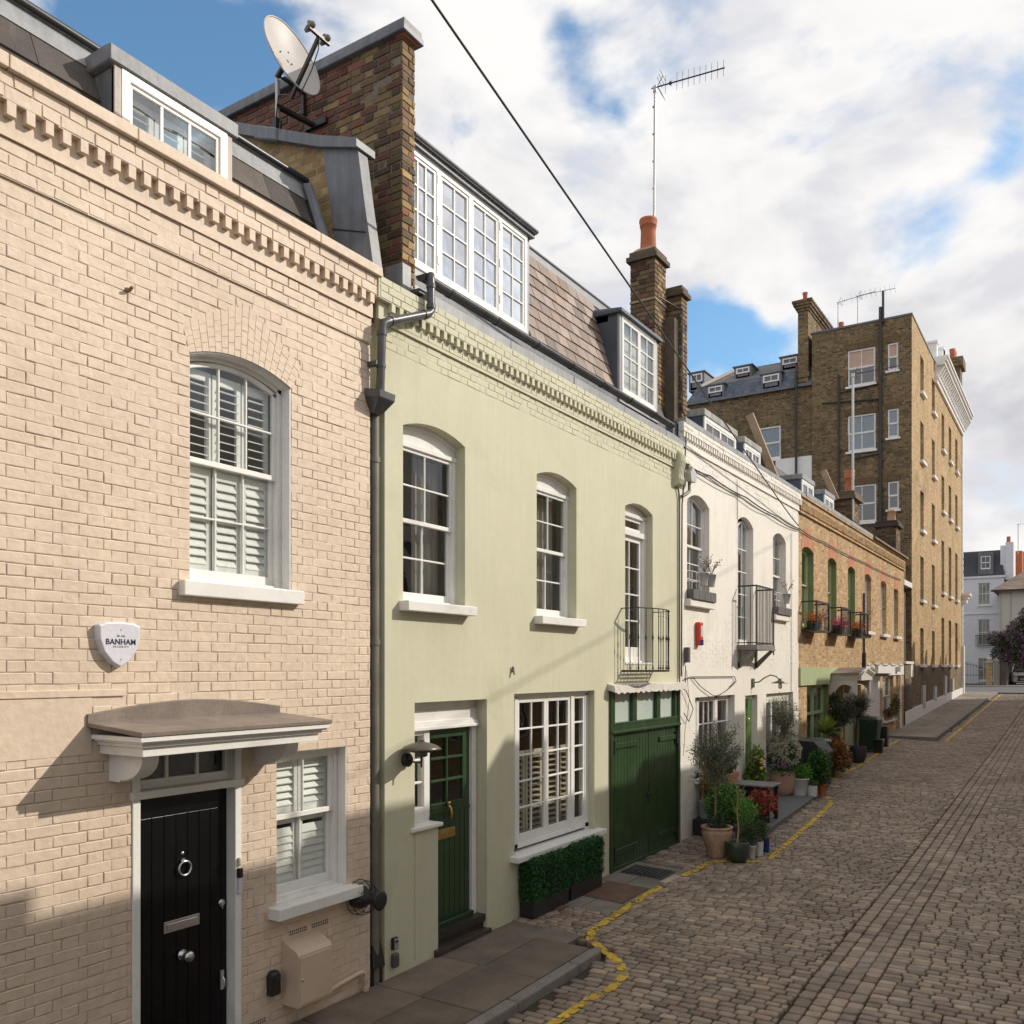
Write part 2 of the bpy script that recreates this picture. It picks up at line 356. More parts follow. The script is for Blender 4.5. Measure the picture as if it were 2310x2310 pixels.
def sash_window(parent, fr, u0, u1, v0, vs, rise=0, dep=.12, m=None, cols=2, rows=(2,2), meet=None, sill=(.09,.09,.07), inside='drape', fan=None, fw=.045, glassm=None, roomm=None, sillm=None, name='window', br=.018, reveal=0, sc=1):
    """window (frame) > sash x2, pane x2, sill, curtain or shutter, room"""
    m = m or M_white; sillm = sillm or m; w = -dep; f = MB(); top = vs
    if fan: top = fan; 
    fr.box(f, u0, u0+fw, v0, top, w-.09, w); fr.box(f, u1-fw, u1, v0, top, w-.09, w)
    fr.box(f, u0+fw, u1-fw, v0, v0+.035, w-.09, w)
    if fan:            # solid segmental head panel above a square-headed sash
        n = 14; pts = [(u0+(u1-u0)*i/n) for i in range(n+1)]
        for a, b in zip(pts, pts[1:]):
            q = [(a,fan),(b,fan),(b,arcv(b,u0,u1,vs,rise)),(a,arcv(a,u0,u1,vs,rise))]
            f.add([fr.p(x,y,w-.02) for x,y in q], [(0,1,2,3)])
        fr.box(f, u0, u1, fan-.045, fan, w-.09, w+.012)
        for a, b in zip(pts, pts[1:]):
            va = arcv(a,u0,u1,vs,rise); vb = arcv(b,u0,u1,vs,rise); q = [(a,va-.035),(b,vb-.035),(b,vb),(a,va)]
            f.add([fr.p(x,y,w-.02) for x,y in q] + [fr.p(x,y,w) for x,y in q], [(4,5,6,7),(0,1,5,4)])
        stop = fan-.045; r2 = 0
    elif rise > 0:
        n = 14
        for i in range(n):
            a = u0+(u1-u0)*i/n; b = u0+(u1-u0)*(i+1)/n; va = arcv(a,u0,u1,vs,rise); vb = arcv(b,u0,u1,vs,rise); q = [(a,va-fw),(b,vb-fw),(b,vb),(a,va)]
            f.add([fr.p(x,y,w-.09) for x,y in q] + [fr.p(x,y,w) for x,y in q], [(4,5,6,7),(0,1,5,4)])
        stop = vs-fw; r2 = rise
    else: fr.box(f, u0+fw, u1-fw, vs-fw, vs, w-.09, w); stop = vs-fw; r2 = 0
    win = f.build(name, m, parent, bevel=.004)
    a, b, lo = u0+fw, u1-fw, v0+.035; meet = meet or (lo+stop)/2
    s = MB(); grid(s, fr, a, b, meet-.02, stop, w-.012, cols, rows[0], st=.04, bot=.042, top=.035, rise=r2*.98, br=br); s.build('sash', m, win, bevel=.003)
    s = MB(); grid(s, fr, a, b, lo, meet+.02, w-.05, cols, rows[1], st=.04, bot=.075, top=.035, br=br); s.build('sash', m, win, bevel=.003)
    s = MB(); pane(s, fr, a+.03, b-.03, meet, stop-.02, w-.03, r2*.98); s.build('pane', glassm or M_glass, win)
    s = MB(); pane(s, fr, a+.03, b-.03, lo+.05, meet, w-.068); s.build('pane', glassm or M_glass, win)
    if sill:
        s = MB(); fr.box(s, u0-sill[2], u1+sill[2], v0-sill[1], v0-.002, -.02, sill[0]); fr.box(s, u0+.003, u1-.003, v0-.05, v0+.012, w-.05, -.02); s.build('sill', sillm, win, bevel=.008, seg=2)
    if inside == 'drape':
        s = MB(); W = b-a; drape(s, fr, a+W*.55, b+.02, lo, stop+r2, w-.22, pitch=.11); drape(s, fr, a-.02, a+W*.12, lo, stop+r2, w-.22, pitch=.11); s.build('curtain', M_curtain, win)
    elif inside == 'net':
        s = MB(); drape(s, fr, a, b, lo, stop+r2, w-.16, wave=.012, pitch=.14); s.build('curtain', M_net, win)
    elif inside == 'blind':
        s = MB(); s.quad(fr.p(a,meet,w-.14), fr.p(b,meet,w-.14), fr.p(b,stop,w-.14), fr.p(a,stop,w-.14)); s.build('blind', M_blind, win)
    s = MB(); room(s, fr, u0, u1, v0, vs+rise, w-.1, .9); s.build('room_interior', roomm or M_room, win)
    return win
# ---------------------------------------------------------------- materials
M_white = mat('white_paint', (.80,.79,.76), .38, var=.05, fine=.03, bump=.0006, bs=90, stain=((.52,.50,.45),.35), ss=3.)
M_cream = mat('cream_masonry_paint', (.665,.54,.42), .62, var=.085, vs=.9, fine=.06, bump=.0034, bs=24, stain=((.62,.485,.35),.4), ss=1.6, streak=.03)
M_creamj = mat('cream_paint_in_joints', (.65,.525,.405), .7, var=.08, bump=.002, bs=50)
M_green = mat('pale_green_render', (.575,.56,.41), .7, var=.05, vs=.7, fine=.02, bump=.001, bs=34, stain=((.47,.46,.32),.55), ss=.7, streak=.03)
M_whitewall = mat('white_masonry_paint', (.80,.765,.69), .65, var=.05, vs=1.3, fine=.04, bump=.0028, bs=26, stain=((.62,.58,.48),.45), ss=1.2, streak=.05)
M_whitebrick = mat('white_painted_brick', (.80,.765,.69), .65, var=.05, vs=1.3, fine=.04, bump=.003, bs=30, stain=((.62,.58,.48),.45), ss=1.2,
    brick=dict(cols=[(.77,.73,.65),(.82,.79,.72)], mortar=(.72,.68,.6), bh=1.5))
M_room = mat('dim_room', (.045,.04,.036), .9, var=.3, vs=1.5)
M_roomlight = mat('light_room', (.30,.27,.24), .9, var=.3, vs=1.5)
M_curtain = mat('grey_curtain', (.30,.28,.26), .9, var=.1)
M_net = mat('white_net', (.72,.70,.66), .9, var=.06)
M_blind = mat('peach_blind', (.55,.38,.30), .8, var=.08)
M_glass = glass('window_glass', (.90,.93,.92), 1.8, bend=.006)
M_mirror = glass('sky_reflecting_glass', (.4,.45,.45), 12., bend=.02)
M_lead = mat('lead_sheet', (.145,.155,.175), .5, var=.22, vs=2., fine=.08, bump=.003, bs=12, metal=.0, streak=.22, stain=((.23,.23,.23),.5), ss=2.)
M_leadlight = mat('pale_zinc', (.30,.31,.32), .45, var=.14, vs=1.6, fine=.05, bump=.0015, bs=10, metal=.0, streak=.16)
M_leadtan = mat('weathered_lead_edge', (.36,.30,.26), .5, var=.2, vs=4, streak=.2, bump=.002, bs=20)
M_concrete_slate = mat('dark_roof_slab', (.085,.075,.066), .8, attr=True, var=.2, vs=3.5, fine=.14, bump=.0025, bs=45, stain=((.19,.15,.12),.5), ss=2.5)
M_slate = mat('tile_roof', (.2,.15,.12), .7, attr=True, var=.14, vs=6, fine=.1, bump=.002, bs=50)
M_black = mat('black_plastic', (.018,.018,.02), .38, var=.15, bump=.0004)
M_pipe = mat('dark_grey_pipe_paint', (.075,.075,.082), .36, var=.22, vs=5, fine=.06, bump=.0006, streak=.2)
M_greypipe = mat('olive_grey_pipe', (.17,.165,.13), .45, var=.2, vs=3, fine=.06, streak=.2)
M_iron = mat('black_iron', (.03,.027,.025), .42, var=.25, vs=9, bump=.0006)
M_doorblack = mat('gloss_black_paint', (.005,.005,.006), .22, var=.2, vs=4, fine=.05, bump=.0005, bs=14, streak=.15, spec=.3)
M_chrome = mat('brushed_chrome', (.62,.62,.63), .25, var=.12, metal=.95)
M_brass = mat('aged_brass', (.5,.34,.13), .32, var=.2, metal=.9)
M_greendoor = mat('dark_green_gloss_paint', (.026,.060,.023), .33, var=.16, vs=3, fine=.06, bump=.0007, bs=30, streak=.18, stain=((.075,.12,.06),.35), ss=2.2)
M_greendoor2 = mat('bottle_green_gloss_paint', (.016,.048,.016), .28, var=.18, vs=3, fine=.06, bump=.0006, bs=30, streak=.15)
M_sage = mat('sage_green_paint', (.40,.46,.26), .5, var=.06, fine=.03)
M_sagedark = mat('deep_sage_paint', (.16,.22,.085), .5, var=.08, fine=.03)
M_frost = mat('frosted_panel', (.52,.60,.55), .25, var=.05, vs=1.5)
M_terracotta = mat('terracotta', (.42,.13,.06), .8, var=.16, vs=6, fine=.1, bump=.001, stain=((.5,.28,.18),.4), ss=4)
M_terraold = mat('weathered_terracotta', (.40,.27,.19), .85, var=.16, vs=5, fine=.1, bump=.0015, stain=((.17,.06,.03),1.), ss=3.2, streak=.2)
M_wood = mat('grey_stained_timber', (.20,.19,.18), .7, var=.2, vs=7, fine=.15, bump=.001, streak=.2)
M_woodwarm = mat('weathered_timber', (.34,.24,.15), .8, var=.2, vs=6, fine=.15, bump=.0015)
M_trimpale = mat('blistered_pale_board', (.60,.57,.52), .75, var=.14, vs=9, fine=.18, bump=.002, bs=30, stain=((.3,.28,.25),.7), ss=9)
M_soil = mat('soil', (.035,.024,.016), .95, var=.3, vs=20, bump=.006, bs=50)
M_bark = mat('grey_bark', (.20,.16,.12), .9, var=.25, vs=14, fine=.2, bump=.003, bs=50)
M_cane = mat('bamboo_cane', (.42,.29,.14), .7, var=.2, vs=12)
M_leaf = leafmat('leaves'); M_petal = leafmat('petals', .7)
M_stone = mat('york_stone', (.20,.165,.125), .75, attr=True, var=.26, vs=2.2, fine=.1, bump=.003, bs=18, stain=((.085,.078,.07),.6), ss=1.6)
M_kerb = mat('granite_kerb', (.20,.18,.165), .8, var=.18, vs=6, fine=.35, bump=.003, bs=120)
M_sett = mat('granite_setts', (.2,.16,.13), .62, attr=True, var=.2, vs=.55, fine=.16, bump=.0025, bs=70, stain=((.12,.10,.07),.5), ss=.6)
M_joint = mat('dirt_joints', (.04,.031,.022), .95, var=.3, vs=5, fine=.2, bump=.004, bs=60, stain=((.06,.075,.02),.8), ss=1.3)
M_concrete = mat('dark_concrete', (.13,.132,.135), .7, var=.12, vs=3, fine=.1, bump=.001, bs=60)
M_asphalt = mat('asphalt', (.10,.10,.10), .85, var=.15, vs=2, fine=.2, bump=.003, bs=120)
M_stock = mat('stock_bricks', (.3,.2,.1), .85, attr=True, var=.16, vs=9, fine=.16, bump=.003, bs=55)
M_mortar = mat('lime_mortar', (.19,.165,.13), .95, var=.2, vs=4, fine=.2, bump=.004, bs=40)
M_mortardark = mat('sooty_mortar', (.12,.095,.07), .95, var=.2, vs=4, fine=.2, bump=.004, bs=40)
BRK = [(.09,.06,.034),(.17,.11,.055),(.23,.155,.07),(.16,.10,.05),(.29,.20,.09)]
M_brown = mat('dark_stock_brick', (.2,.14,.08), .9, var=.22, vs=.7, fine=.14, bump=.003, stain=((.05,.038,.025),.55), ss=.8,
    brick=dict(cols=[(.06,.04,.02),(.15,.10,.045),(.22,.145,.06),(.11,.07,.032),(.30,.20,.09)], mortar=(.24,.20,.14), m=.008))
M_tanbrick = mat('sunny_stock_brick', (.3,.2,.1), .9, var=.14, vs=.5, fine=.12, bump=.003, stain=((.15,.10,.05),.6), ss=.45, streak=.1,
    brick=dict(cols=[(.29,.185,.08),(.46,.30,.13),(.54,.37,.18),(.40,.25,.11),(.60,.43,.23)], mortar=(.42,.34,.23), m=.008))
M_tanshade = mat('shaded_tan_brick', (.3,.2,.1), .9, var=.2, vs=.5, fine=.12, bump=.003, stain=((.06,.045,.03),.6), ss=.6, streak=.15,
    brick=dict(cols=[(.09,.06,.03),(.17,.115,.055),(.22,.155,.08),(.12,.085,.04),(.27,.20,.11)], mortar=(.20,.165,.11), m=.008))  # darker brick tones carry the cast shade in the colour; blotches are soot
M_mewsbrick = mat('orange_stock_brick', (.4,.25,.12), .9, var=.15, vs=.9, fine=.12, bump=.003, stain=((.30,.14,.06),.5), ss=.9,
    brick=dict(cols=[(.28,.15,.065),(.45,.28,.12),(.55,.37,.17),(.40,.235,.10),(.60,.44,.24)], mortar=(.48,.39,.27), m=.008))
M_redbrick = mat('red_rubbed_brick', (.52,.21,.11), .85, var=.12, vs=3, bump=.002,
    brick=dict(cols=[(.42,.15,.08),(.58,.26,.14)], mortar=(.5,.3,.2), w=.075, h=.225, m=.004, squash=1))
M_alum = mat('galvanised_steel', (.50,.49,.47), .4, var=.15, metal=.6)
M_dish = mat('pale_grey_dish', (.47,.44,.42), .5, var=.06, vs=4, stain=((.36,.32,.28),.4), ss=3)
M_red = mat('red_plastic', (.62,.045,.02), .4, var=.05)
M_blue = mat('blue_glaze', (.012,.03,.16), .2, var=.1)
M_whitepot = mat('white_glazed_pot', (.58,.58,.57), .35, var=.06, stain=((.35,.33,.3),.3), ss=6)
M_greypot = mat('grey_blue_pot', (.30,.33,.37), .45, var=.1)
M_darkpot = mat('dark_green_pot', (.035,.05,.035), .3, var=.2)
M_blackpot = mat('charcoal_pot', (.03,.03,.032), .6, var=.15)
M_bin = mat('dark_green_bin', (.012,.04,.022), .42, var=.12, bump=.0004)
M_meter = mat('beige_meter_box', (.60,.47,.36), .5, var=.05, fine=.02)
M_alarm = mat('pale_alarm_case', (.66,.66,.72), .38, var=.03)
M_navy = mat('navy_print', (.02,.02,.05), .5, var=0, fine=0)
M_rust = mat('rusty_plate', (.13,.07,.045), .7, var=.25, vs=5, fine=.2, bump=.0015)
M_grate = mat('drain_iron', (.05,.05,.05), .6, var=.3)
M_carpaint = mat('grey_car_paint', (.42,.42,.41), .3, var=.04, metal=.2, coat=.6)
M_carglass = mat('dark_car_glass', (.012,.014,.015), .06, var=0, fine=0)
M_farwhite = mat('far_white_stucco', (.70,.71,.75), .7, var=.04, vs=.3)
M_farbeige = mat('far_beige_stucco', (.52,.49,.42), .7, var=.05, vs=.3)
M_farroof = mat('far_dark_slate', (.055,.058,.07), .7, var=.2, vs=.8)
M_farbrown = mat('far_tile_roof', (.24,.18,.14), .8, var=.2, vs=2, brick=dict(cols=[(.17,.12,.09),(.29,.22,.17)], mortar=(.12,.09,.07), w=.3, h=.14, m=.01))
M_lens = mat('clear_lamp_glass', (.75,.68,.5), .1, var=0)

def stock(rg, u, v, red=0., dark=0.):
    q = rg.random()
    if q < red: c = rg.choice([(.17,.07,.045),(.21,.085,.055),(.14,.055,.038)])
    else: c = rg.choice(BRK)
    k = (1-dark) * rg.uniform(.75, 1.2); return (c[0]*k, c[1]*k, c[2]*k)

# ---------------------------------------------------------------- ground heights
GP = [(-30,-.25),(0,-.02),(6.4,0),(8.3,.03),(11.1,.075),(13.6,.10),(16,.17),(20,.28),(24,.40),(28,.51),(32,.64),(35.6,.76),(45,1.12),(55.2,1.50),(60,1.60),(72,1.66),(140,1.9)]
def gz(y):
    for (a, p), (b, q) in zip(GP, GP[1:]):
        if y <= b: t = (y-a)/(b-a); return p + (q-p)*t
    return GP[-1][1]
def rz(x, y):       # road surface: falls from the wall foot to the street, dips into the central channel
    t = min(max(x/1.5, 0), 1); d = .055 * (t*t*(3-2*t))
    if y < 8.6: d = .055 + .045*min(1, (8.6-y)/1.2)
    ch = max(0, 1 - abs(x-3.6)/.55); return gz(y) - d - .03*ch*ch*(3-2*ch)
# ================================================================ cream house (nearest)
FX = Fr('X', 0.0)
H1 = thing('painted_brick_house', 'cream painted brick house with black front door and lead dormer, nearest on the left', 'house', (0, 4, 0))
rc = random.Random(3)
W1 = (4.21, 5.2, 3.565, 5.25, .10); W2 = (5.045, 5.865, 1.0, 2.235, .025); D1 = (3.735, 4.675, -.15, 2.62, 0)
YL, YR = -2.6, 6.172
back = MB(); wall(back, FX, YL, YR, -.15, 6.5, [W1, W2, D1], rev=.2, w=-.006)
back.box(-.35, -.012, YR-.011, YR-.0005, -.15, 6.5)
back.build('mortar_bed', M_creamj, H1)
ARC = (4.165, 5.33, 5.18, 5.815)          # gauged-brick arch area above the upper window
def extra(v):
    out = []
    if 5.23 < v < 5.81:
        if v < 5.46: out.append((4.205 - .07*(v-5.25)/.21, 5.205 + .12*(v-5.25)/.21))
        else: out.append((4.135 + (v-5.46)/.35*.595, 5.325 - (v-5.46)/.35*.595))
    if 2.36 < v < 2.79: out.append((YL-1, 3.45 + (.25 if v > 2.7 else 0)))     # smooth rendered band
    if v > 5.91 and v < 6.55: out.append((YL-1, YR+1))
    return out
wb = MB()
bricks(wb, FX, YL+2, YR, -.15, 6.5, [W1, W2, D1], extra=extra, rng=rc, jt=.003, dep=.0021, jit=.0019, chamf=.006)
# corbelled courses above
for k_, (a, b, w) in enumerate(((5.915, 5.99, .014), (5.99, 6.065, .016), (6.065, 6.15, .017))):
    bricks(wb, FX, YL+2, YR, a, b, rng=rc, ch=b-a, w=w, dep=.006, jt=.0055, jit=.0024, chamf=.005, row=k_)
FX.box(wb, YL+2, YR, 6.15, 6.262, -.01, .034)
FX.box(wb, YL+2, YR, 6.222, 6.36, -.01, .03)
FX.box(wb, YL+2, YR, 5.913, 6.15, -.01, .010)
y = YR - .062
while y > YL+2.2:
    j = rc.uniform(-.003, .003); wb.box(.025, .083+j, y-.027+j, y+.027, 6.262+j, 6.345); y -= .1155
for k_, (a, b) in enumerate(((6.345, 6.43), (6.43, 6.515))):
    bricks(wb, FX, YL+2, YR, a, b, rng=rc, ch=b-a, w=.085, dep=.006, jt=.0055, jit=.0024, chamf=.005, row=k_)
FX.box(wb, YL+2, YR, 6.345, 6.515, -.3, .078)
wb.build('brick_wall', M_cream, H1)
# rendered band, coping, fan of arch bricks
b = MB(); FX.box(b, YL+2, 3.44, 2.36, 2.738, -.01, .004); FX.box(b, YL+2, 3.68, 2.742, 2.79, -.01, .010)
b.build('rendered_band', M_cream, H1, bevel=.004)
b = MB(); yy = YL+2
while yy < YR-.1:
    e = min(yy+.86, 6.21); FX.box(b, yy+.003, e-.003, 6.515, 6.60, -.34, .125); yy = e
b.build('coping', M_cream, H1, bevel=.006, seg=2)
b = MB(); n = 17
for i in range(n):
    t0 = i/n; t1 = (i+1)/n
    def tp(t):   # top edge: two straight slopes meeting in a peak
        u = 4.135 + (5.325-4.135)*t; pk = 4.73
        return (u, 5.46 + (.35*(u-4.135)/(pk-4.135) if u < pk else .35*(5.325-u)/(5.325-pk)))
    def bt(t): u = 4.205+(5.205-4.205)*t; return (u, arcv(u, 4.21, 5.2, 5.25, .10) if 4.21 < u < 5.2 else 5.25)
    for k in range(4):
        o_ = .125 if i % 2 else 0; f0, f1 = max(0, k/4-o_), (1 if k == 3 else (k+1)/4-o_); g_ = .0022
        q = []
        for t, f, sx, sy in ((t0,f0,g_,g_),(t1,f0,-g_,g_),(t1,f1,-g_,-g_),(t0,f1,g_,-g_)):
            a_, c_ = bt(t), tp(t); q.append((a_[0]+(c_[0]-a_[0])*f+sx, a_[1]+(c_[1]-a_[1])*f+sy))
        o = rc.uniform(0, .0015); b.add([FX.p(x,y_,-.006) for x,y_ in q] + [FX.p(x,y_,-.0015+o) for x,y_ in q], [(4,5,6,7),(0,1,5,4),(1,2,6,5),(2,3,7,6),(3,0,4,7)])
b.build('brick_arch', M_cream, H1)
# white lined reveals
b = MB()
FX.box(b, 5.187, 5.1985, 3.57, 5.25, -.19, -.004); n = 14
for i in range(n):
    a0 = 4.215+.98*i/n; a1 = 4.215+.98*(i+1)/n; za, zb = arcv(a0,4.21,5.2,5.25,.10)-.003, arcv(a1,4.21,5.2,5.25,.10)-.003
    b.add([FX.p(a0,za,-.004), FX.p(a1,zb,-.004), FX.p(a1,zb,-.19), FX.p(a0,za,-.19), FX.p(a0,za-.012,-.004), FX.p(a1,zb-.012,-.004), FX.p(a1,zb-.012,-.19), FX.p(a0,za-.012,-.19)], [(0,1,2,3),(4,5,6,7),(0,1,5,4)], sm=True)
FX.box(b, 5.852, 5.8635, 1.0, 2.245, -.19, -.004); FX.box(b, 5.05, 5.86, 2.246, 2.262, -.19, -.004)
b.build('window_reveal', M_white, H1)
wn = sash_window(H1, FX, 4.21, 5.187, 3.575, 5.245, .098, dep=.1, cols=3, rows=(2,2), meet=4.50, sill=(.07,.115,.1), inside=None, roomm=M_roomlight, br=.016)
s = MB()
for i in range(3):
    a = 4.27+.29*i; louvers(s, FX, a, a+.275, 3.66, 4.47, -.19, st=.042, tilt=1.12, pitch=.066); louvers(s, FX, a, a+.275, 4.475, 5.22, -.19, st=.042, tilt=.25, pitch=.066)
s.build('shutter', M_white, wn)
wn = sash_window(H1, FX, 5.045, 5.852, 1.005, 2.24, 0, dep=.1, cols=2, rows=(1,1), meet=1.685, sill=(.13,.1,.09), inside=None, roomm=M_roomlight, br=.016)
s = MB(); louvers(s, FX, 5.09, 5.45, 1.69, 2.2, -.19, tilt=1.0); louvers(s, FX, 5.46, 5.82, 1.69, 2.2, -.19, tilt=1.0)
for a in (5.09, 5.46): louvers(s, FX, a, a+.36, 1.06, 1.68, -.19, tilt=1.3)
s.build('shutter', M_white, wn)
# door frame, fanlight, door
b = MB()
for a, c in ((3.735, 3.795), (4.615, 4.675)): FX.box(b, a, c, -.12, 2.6, -.13, .012)
FX.box(b, 3.72, 4.69, 2.02, 2.075, -.13, .03); FX.box(b, 3.795, 4.615, 2.075, 2.115, -.13, -.07); FX.box(b, 3.795, 4.615, 2.52, 2.6, -.13, -.03)
df = b.build('door_frame', M_white, H1, bevel=.005, seg=2)
b = MB()
for u in (3.795, 4.06, 4.325, 4.59): FX.box(b, u, u+.024, 2.115, 2.52, -.115, -.08)
FX.box(b, 3.8, 4.61, 2.112, 2.14, -.115, -.075); fl = b.build('fanlight', M_white, H1)
b = MB(); pane(b, FX, 3.8, 4.61, 2.13, 2.52, -.1); b.build('pane', M_glass, fl)
b = MB(); room(b, FX, 3.8, 4.61, 2.1, 2.55, -.13); b.build('room_interior', M_room, fl)
b = MB(); FX.box(b, 3.797, 4.613, -.12, 2.018, -.14, -.095); n = 7
FX.box(b, 3.797, 3.85, -.12, 2.018, -.095, -.088); FX.box(b, 4.56, 4.613, -.12, 2.018, -.095, -.088); FX.box(b, 3.85, 4.56, 1.86, 2.018, -.095, -.088); FX.box(b, 3.85, 4.56, -.12, .1, -.095, -.088)
for i in range(n):
    a = 3.852+.708*i/n; FX.box(b, a+.003, a+.708/n-.003, .1, 1.86, -.096, -.090)
door = b.build('front_door', M_doorblack, H1, bevel=.002, seg=2)
b = MB(); b.lathe([(.0,.0),(.014,0),(.014,.006),(.008,.012),(0,.012)], (-.092,4.21,1.565), 14, axis=(1,0,0))
b.lathe([(0,0),(.02,0),(.022,.012),(.0,.02)], (-.09,4.215,1.505), 14, axis=(1,0,0))
b.tube([(-.065, 4.215+.052*math.sin(t*PI/12), 1.455+.052*math.cos(t*PI/12)) for t in range(24)], .0085, 8, closed=True); b.build('door_knocker', M_chrome, door)
b = MB(); FX.box(b, 4.045, 4.355, 1.005, 1.09, -.092, -.078); lb = b.build('letter_plate', M_chrome, door, bevel=.004, seg=2)
b = MB(); FX.box(b, 4.068, 4.332, 1.024, 1.07, -.078, -.072); b.build('flap', M_chrome, lb, bevel=.002)
b = MB(); b.lathe([(.042,0),(.042,.008),(.02,.014),(.016,.04),(.03,.05),(.043,.068),(.04,.09),(.02,.102),(0,.104)], (-.094,4.215,.81), 24, axis=(1,0,0)); b.build('door_knob', M_chrome, door)
b = MB(); b.lathe([(.028,0),(.03,.012),(.02,.02),(0,.022)], (-.09,4.56,1.12), 18, axis=(1,0,0)); b.box(-.09,-.07,4.555,4.565,1.075,1.11)
FX.box(b, 4.545, 4.58, .45, .6, -.09, -.075); b.tube([(-.07,4.562,.55),(-.05,4.562,.53),(-.05,4.562,.48)], .007, 8); b.build('door_lock', M_chrome, door, bevel=.002)
# canopy over the door
b = MB()
def can(mb, out, y0, y1, z0, z1, o2=None):
    o2 = out if o2 is None else o2; mb.hexa([(0,y0,z0),(out,y0,z0),(out,y1,z0),(0,y1,z0)], [(0,y0,z1),(o2,y0,z1),(o2,y1,z1),(0,y1,z1)])
b.hexa([(0,3.40,2.545),(.545,3.43,2.495),(.545,5.12,2.495),(0,5.06,2.545)], [(0,3.40,2.575),(.545,3.43,2.527),(.545,5.12,2.527),(0,5.06,2.575)])
cy = [3.40 + (5.06-3.40)*i/12 for i in range(13)]
for p_, q_ in zip(cy, cy[1:]):
    za = 2.63 + .075*math.sin(PI*min(max((p_-3.4)/1.66,0),1)); zb = 2.63 + .075*math.sin(PI*min(max((q_-3.4)/1.66,0),1))
    b.add([(0,p_,2.56),(0,q_,2.56),(0,q_,zb),(0,p_,za),(.022,p_,2.56),(.022,q_,2.56),(.022,q_,zb-.004),(.022,p_,za-.004)], [(4,5,6,7),(2,3,7,6)])
for p_ in (3.405, 5.055): b.box(0, .022, p_-.004, p_+.004, 2.56, 2.63)
cr = b.build('canopy_roof', mat('canopy_lead', (.20,.165,.14), .45, var=.2, vs=3, fine=.12, bump=.002, bs=14, stain=((.36,.29,.24),.5), ss=3), H1, bevel=.004)
b = MB(); can(b, .535, 3.435, 5.10, 2.462, 2.494); can(b, .515, 3.455, 5.08, 2.448, 2.463, .53); can(b, .49, 3.475, 5.06, 2.424, 2.449); can(b, .465, 3.495, 5.045, 2.362, 2.425)
b.build('canopy_cornice', M_white, cr, bevel=.004, seg=2)
for y0, y1 in ((3.565, 3.69), (4.81, 4.935)):
    prof = [(0,2.365),(.36,2.365),(.36,2.34)] + [(.36-.24*(1-math.cos(t)), 2.34-.155*math.sin(t)) for t in [PI/2*k/10 for k in range(1,11)]] + [(.12,2.172),(0,2.172)]
    b = MB(); b.prism([(x, y0, z) for x, z in prof], (0, y1-y0, 0), sm=False); b.build('canopy_bracket', M_white, cr, bevel=.003)
# roof: mansard of big dark slabs, lead flashing, dormer
b = MB(); rg = random.Random(5)
def slabroof(mb, y0, y1, x0, z0, x1, z1, w, h, cols, gap=.006, th=.018, rg=rg, ylim=None, gv=None):
    L = math.hypot(x1-x0, z1-z0); n = max(1, round(L/h)); dx, dz = (x1-x0)/n, (z1-z0)/n; nx, nz = dz/L*n, -dx/L*n
    for i in range(n):
        y = y0 - (w/2 if i % 2 else 0) - rg.uniform(0, .03)
        while y < y1:
            a = max(y+gap/2, y0); e = min(y+w-gap/2, y1)
            if e-a > .03:
                c = rg.choice(cols); k = rg.uniform(.78, 1.22); c = (c[0]*k, c[1]*k, c[2]*k); lf = rg.uniform(0, .004)
                X0, Z0 = x0+dx*i-nx*0, z0+dz*i; X1, Z1 = x0+dx*(i+1.1), z0+dz*(i+1.1); o0 = th+.006+lf; o1 = .004
                lo = [(X0,a,Z0),(X0,e,Z0),(X1,e,Z1),(X1,a,Z1)]; t_ = [(X0+nx*o0,a,Z0+nz*o0-rg.uniform(0,.004)),(X0+nx*o0,e,Z0+nz*o0-rg.uniform(0,.004)),(X1+nx*o1,e,Z1+nz*o1),(X1+nx*o1,a,Z1+nz*o1)]
                mb.add(lo+t_, [(4,5,6,7),(0,1,5,4),(1,2,6,5),(2,3,7,6),(3,0,4,7)], c=c)
            y += w
slabroof(b, -2, 3.86, -.36, 6.52, -.66, 7.36, .60, .30, [(.075,.065,.058),(.10,.085,.072),(.06,.055,.052)])
slabroof(b, 4.88, 5.99, -.36, 6.52, -.66, 7.36, .62, .30, [(.075,.065,.058),(.10,.085,.072),(.06,.055,.052)])
roof = b.build('slate_roof', M_concrete_slate, H1)
b = MB(); b.quad((-.37,YL,6.5),(-.37,6.1,6.5),(-.67,6.1,7.36),(-.67,YL,7.36)); b.quad((-.67,YL,7.52),(-.67,6.1,7.52),(-4.5,6.1,7.7),(-4.5,YL,7.7)); b.quad((-.35,YL,6.51),(-.35,6.1,6.51),(-.1,6.1,6.51),(-.1,YL,6.51)); b.build('roof_deck', M_lead, roof)
b = MB(); b.hexa([(-.68,-2,7.355),(-.64,-2,7.35),(-.64,6.05,7.35),(-.68,6.05,7.355)], [(-.74,-2,7.53),(-.70,-2,7.53),(-.70,6.05,7.53),(-.74,6.05,7.53)]); b.build('lead_flashing', M_leadlight, roof)
b = MB(); b.tube([(-.69,-2,7.56),(-.69,6.05,7.56)], .035, 10); b.build('roof_gutter', M_black, roof)
b = MB(); b.hexa([(-.33,5.985,6.6),(-.27,6.03,6.6),(-.27,6.07,6.6),(-.4,6.07,6.6)], [(-.66,5.96,7.5),(-.6,5.99,7.5),(-.6,6.05,7.5),(-.7,6.05,7.5)]); b.build('lead_flashing', M_lead, roof, bevel=.01)
XD = -.38
dm = MB(); dm.box(-2.2, XD-.002, 3.85, 3.905, 6.5, 7.30); dm.box(-2.2, XD-.002, 4.855, 4.905, 6.5, 7.30); dm.build('dormer_cheek', M_lead, roof, bevel=.008)
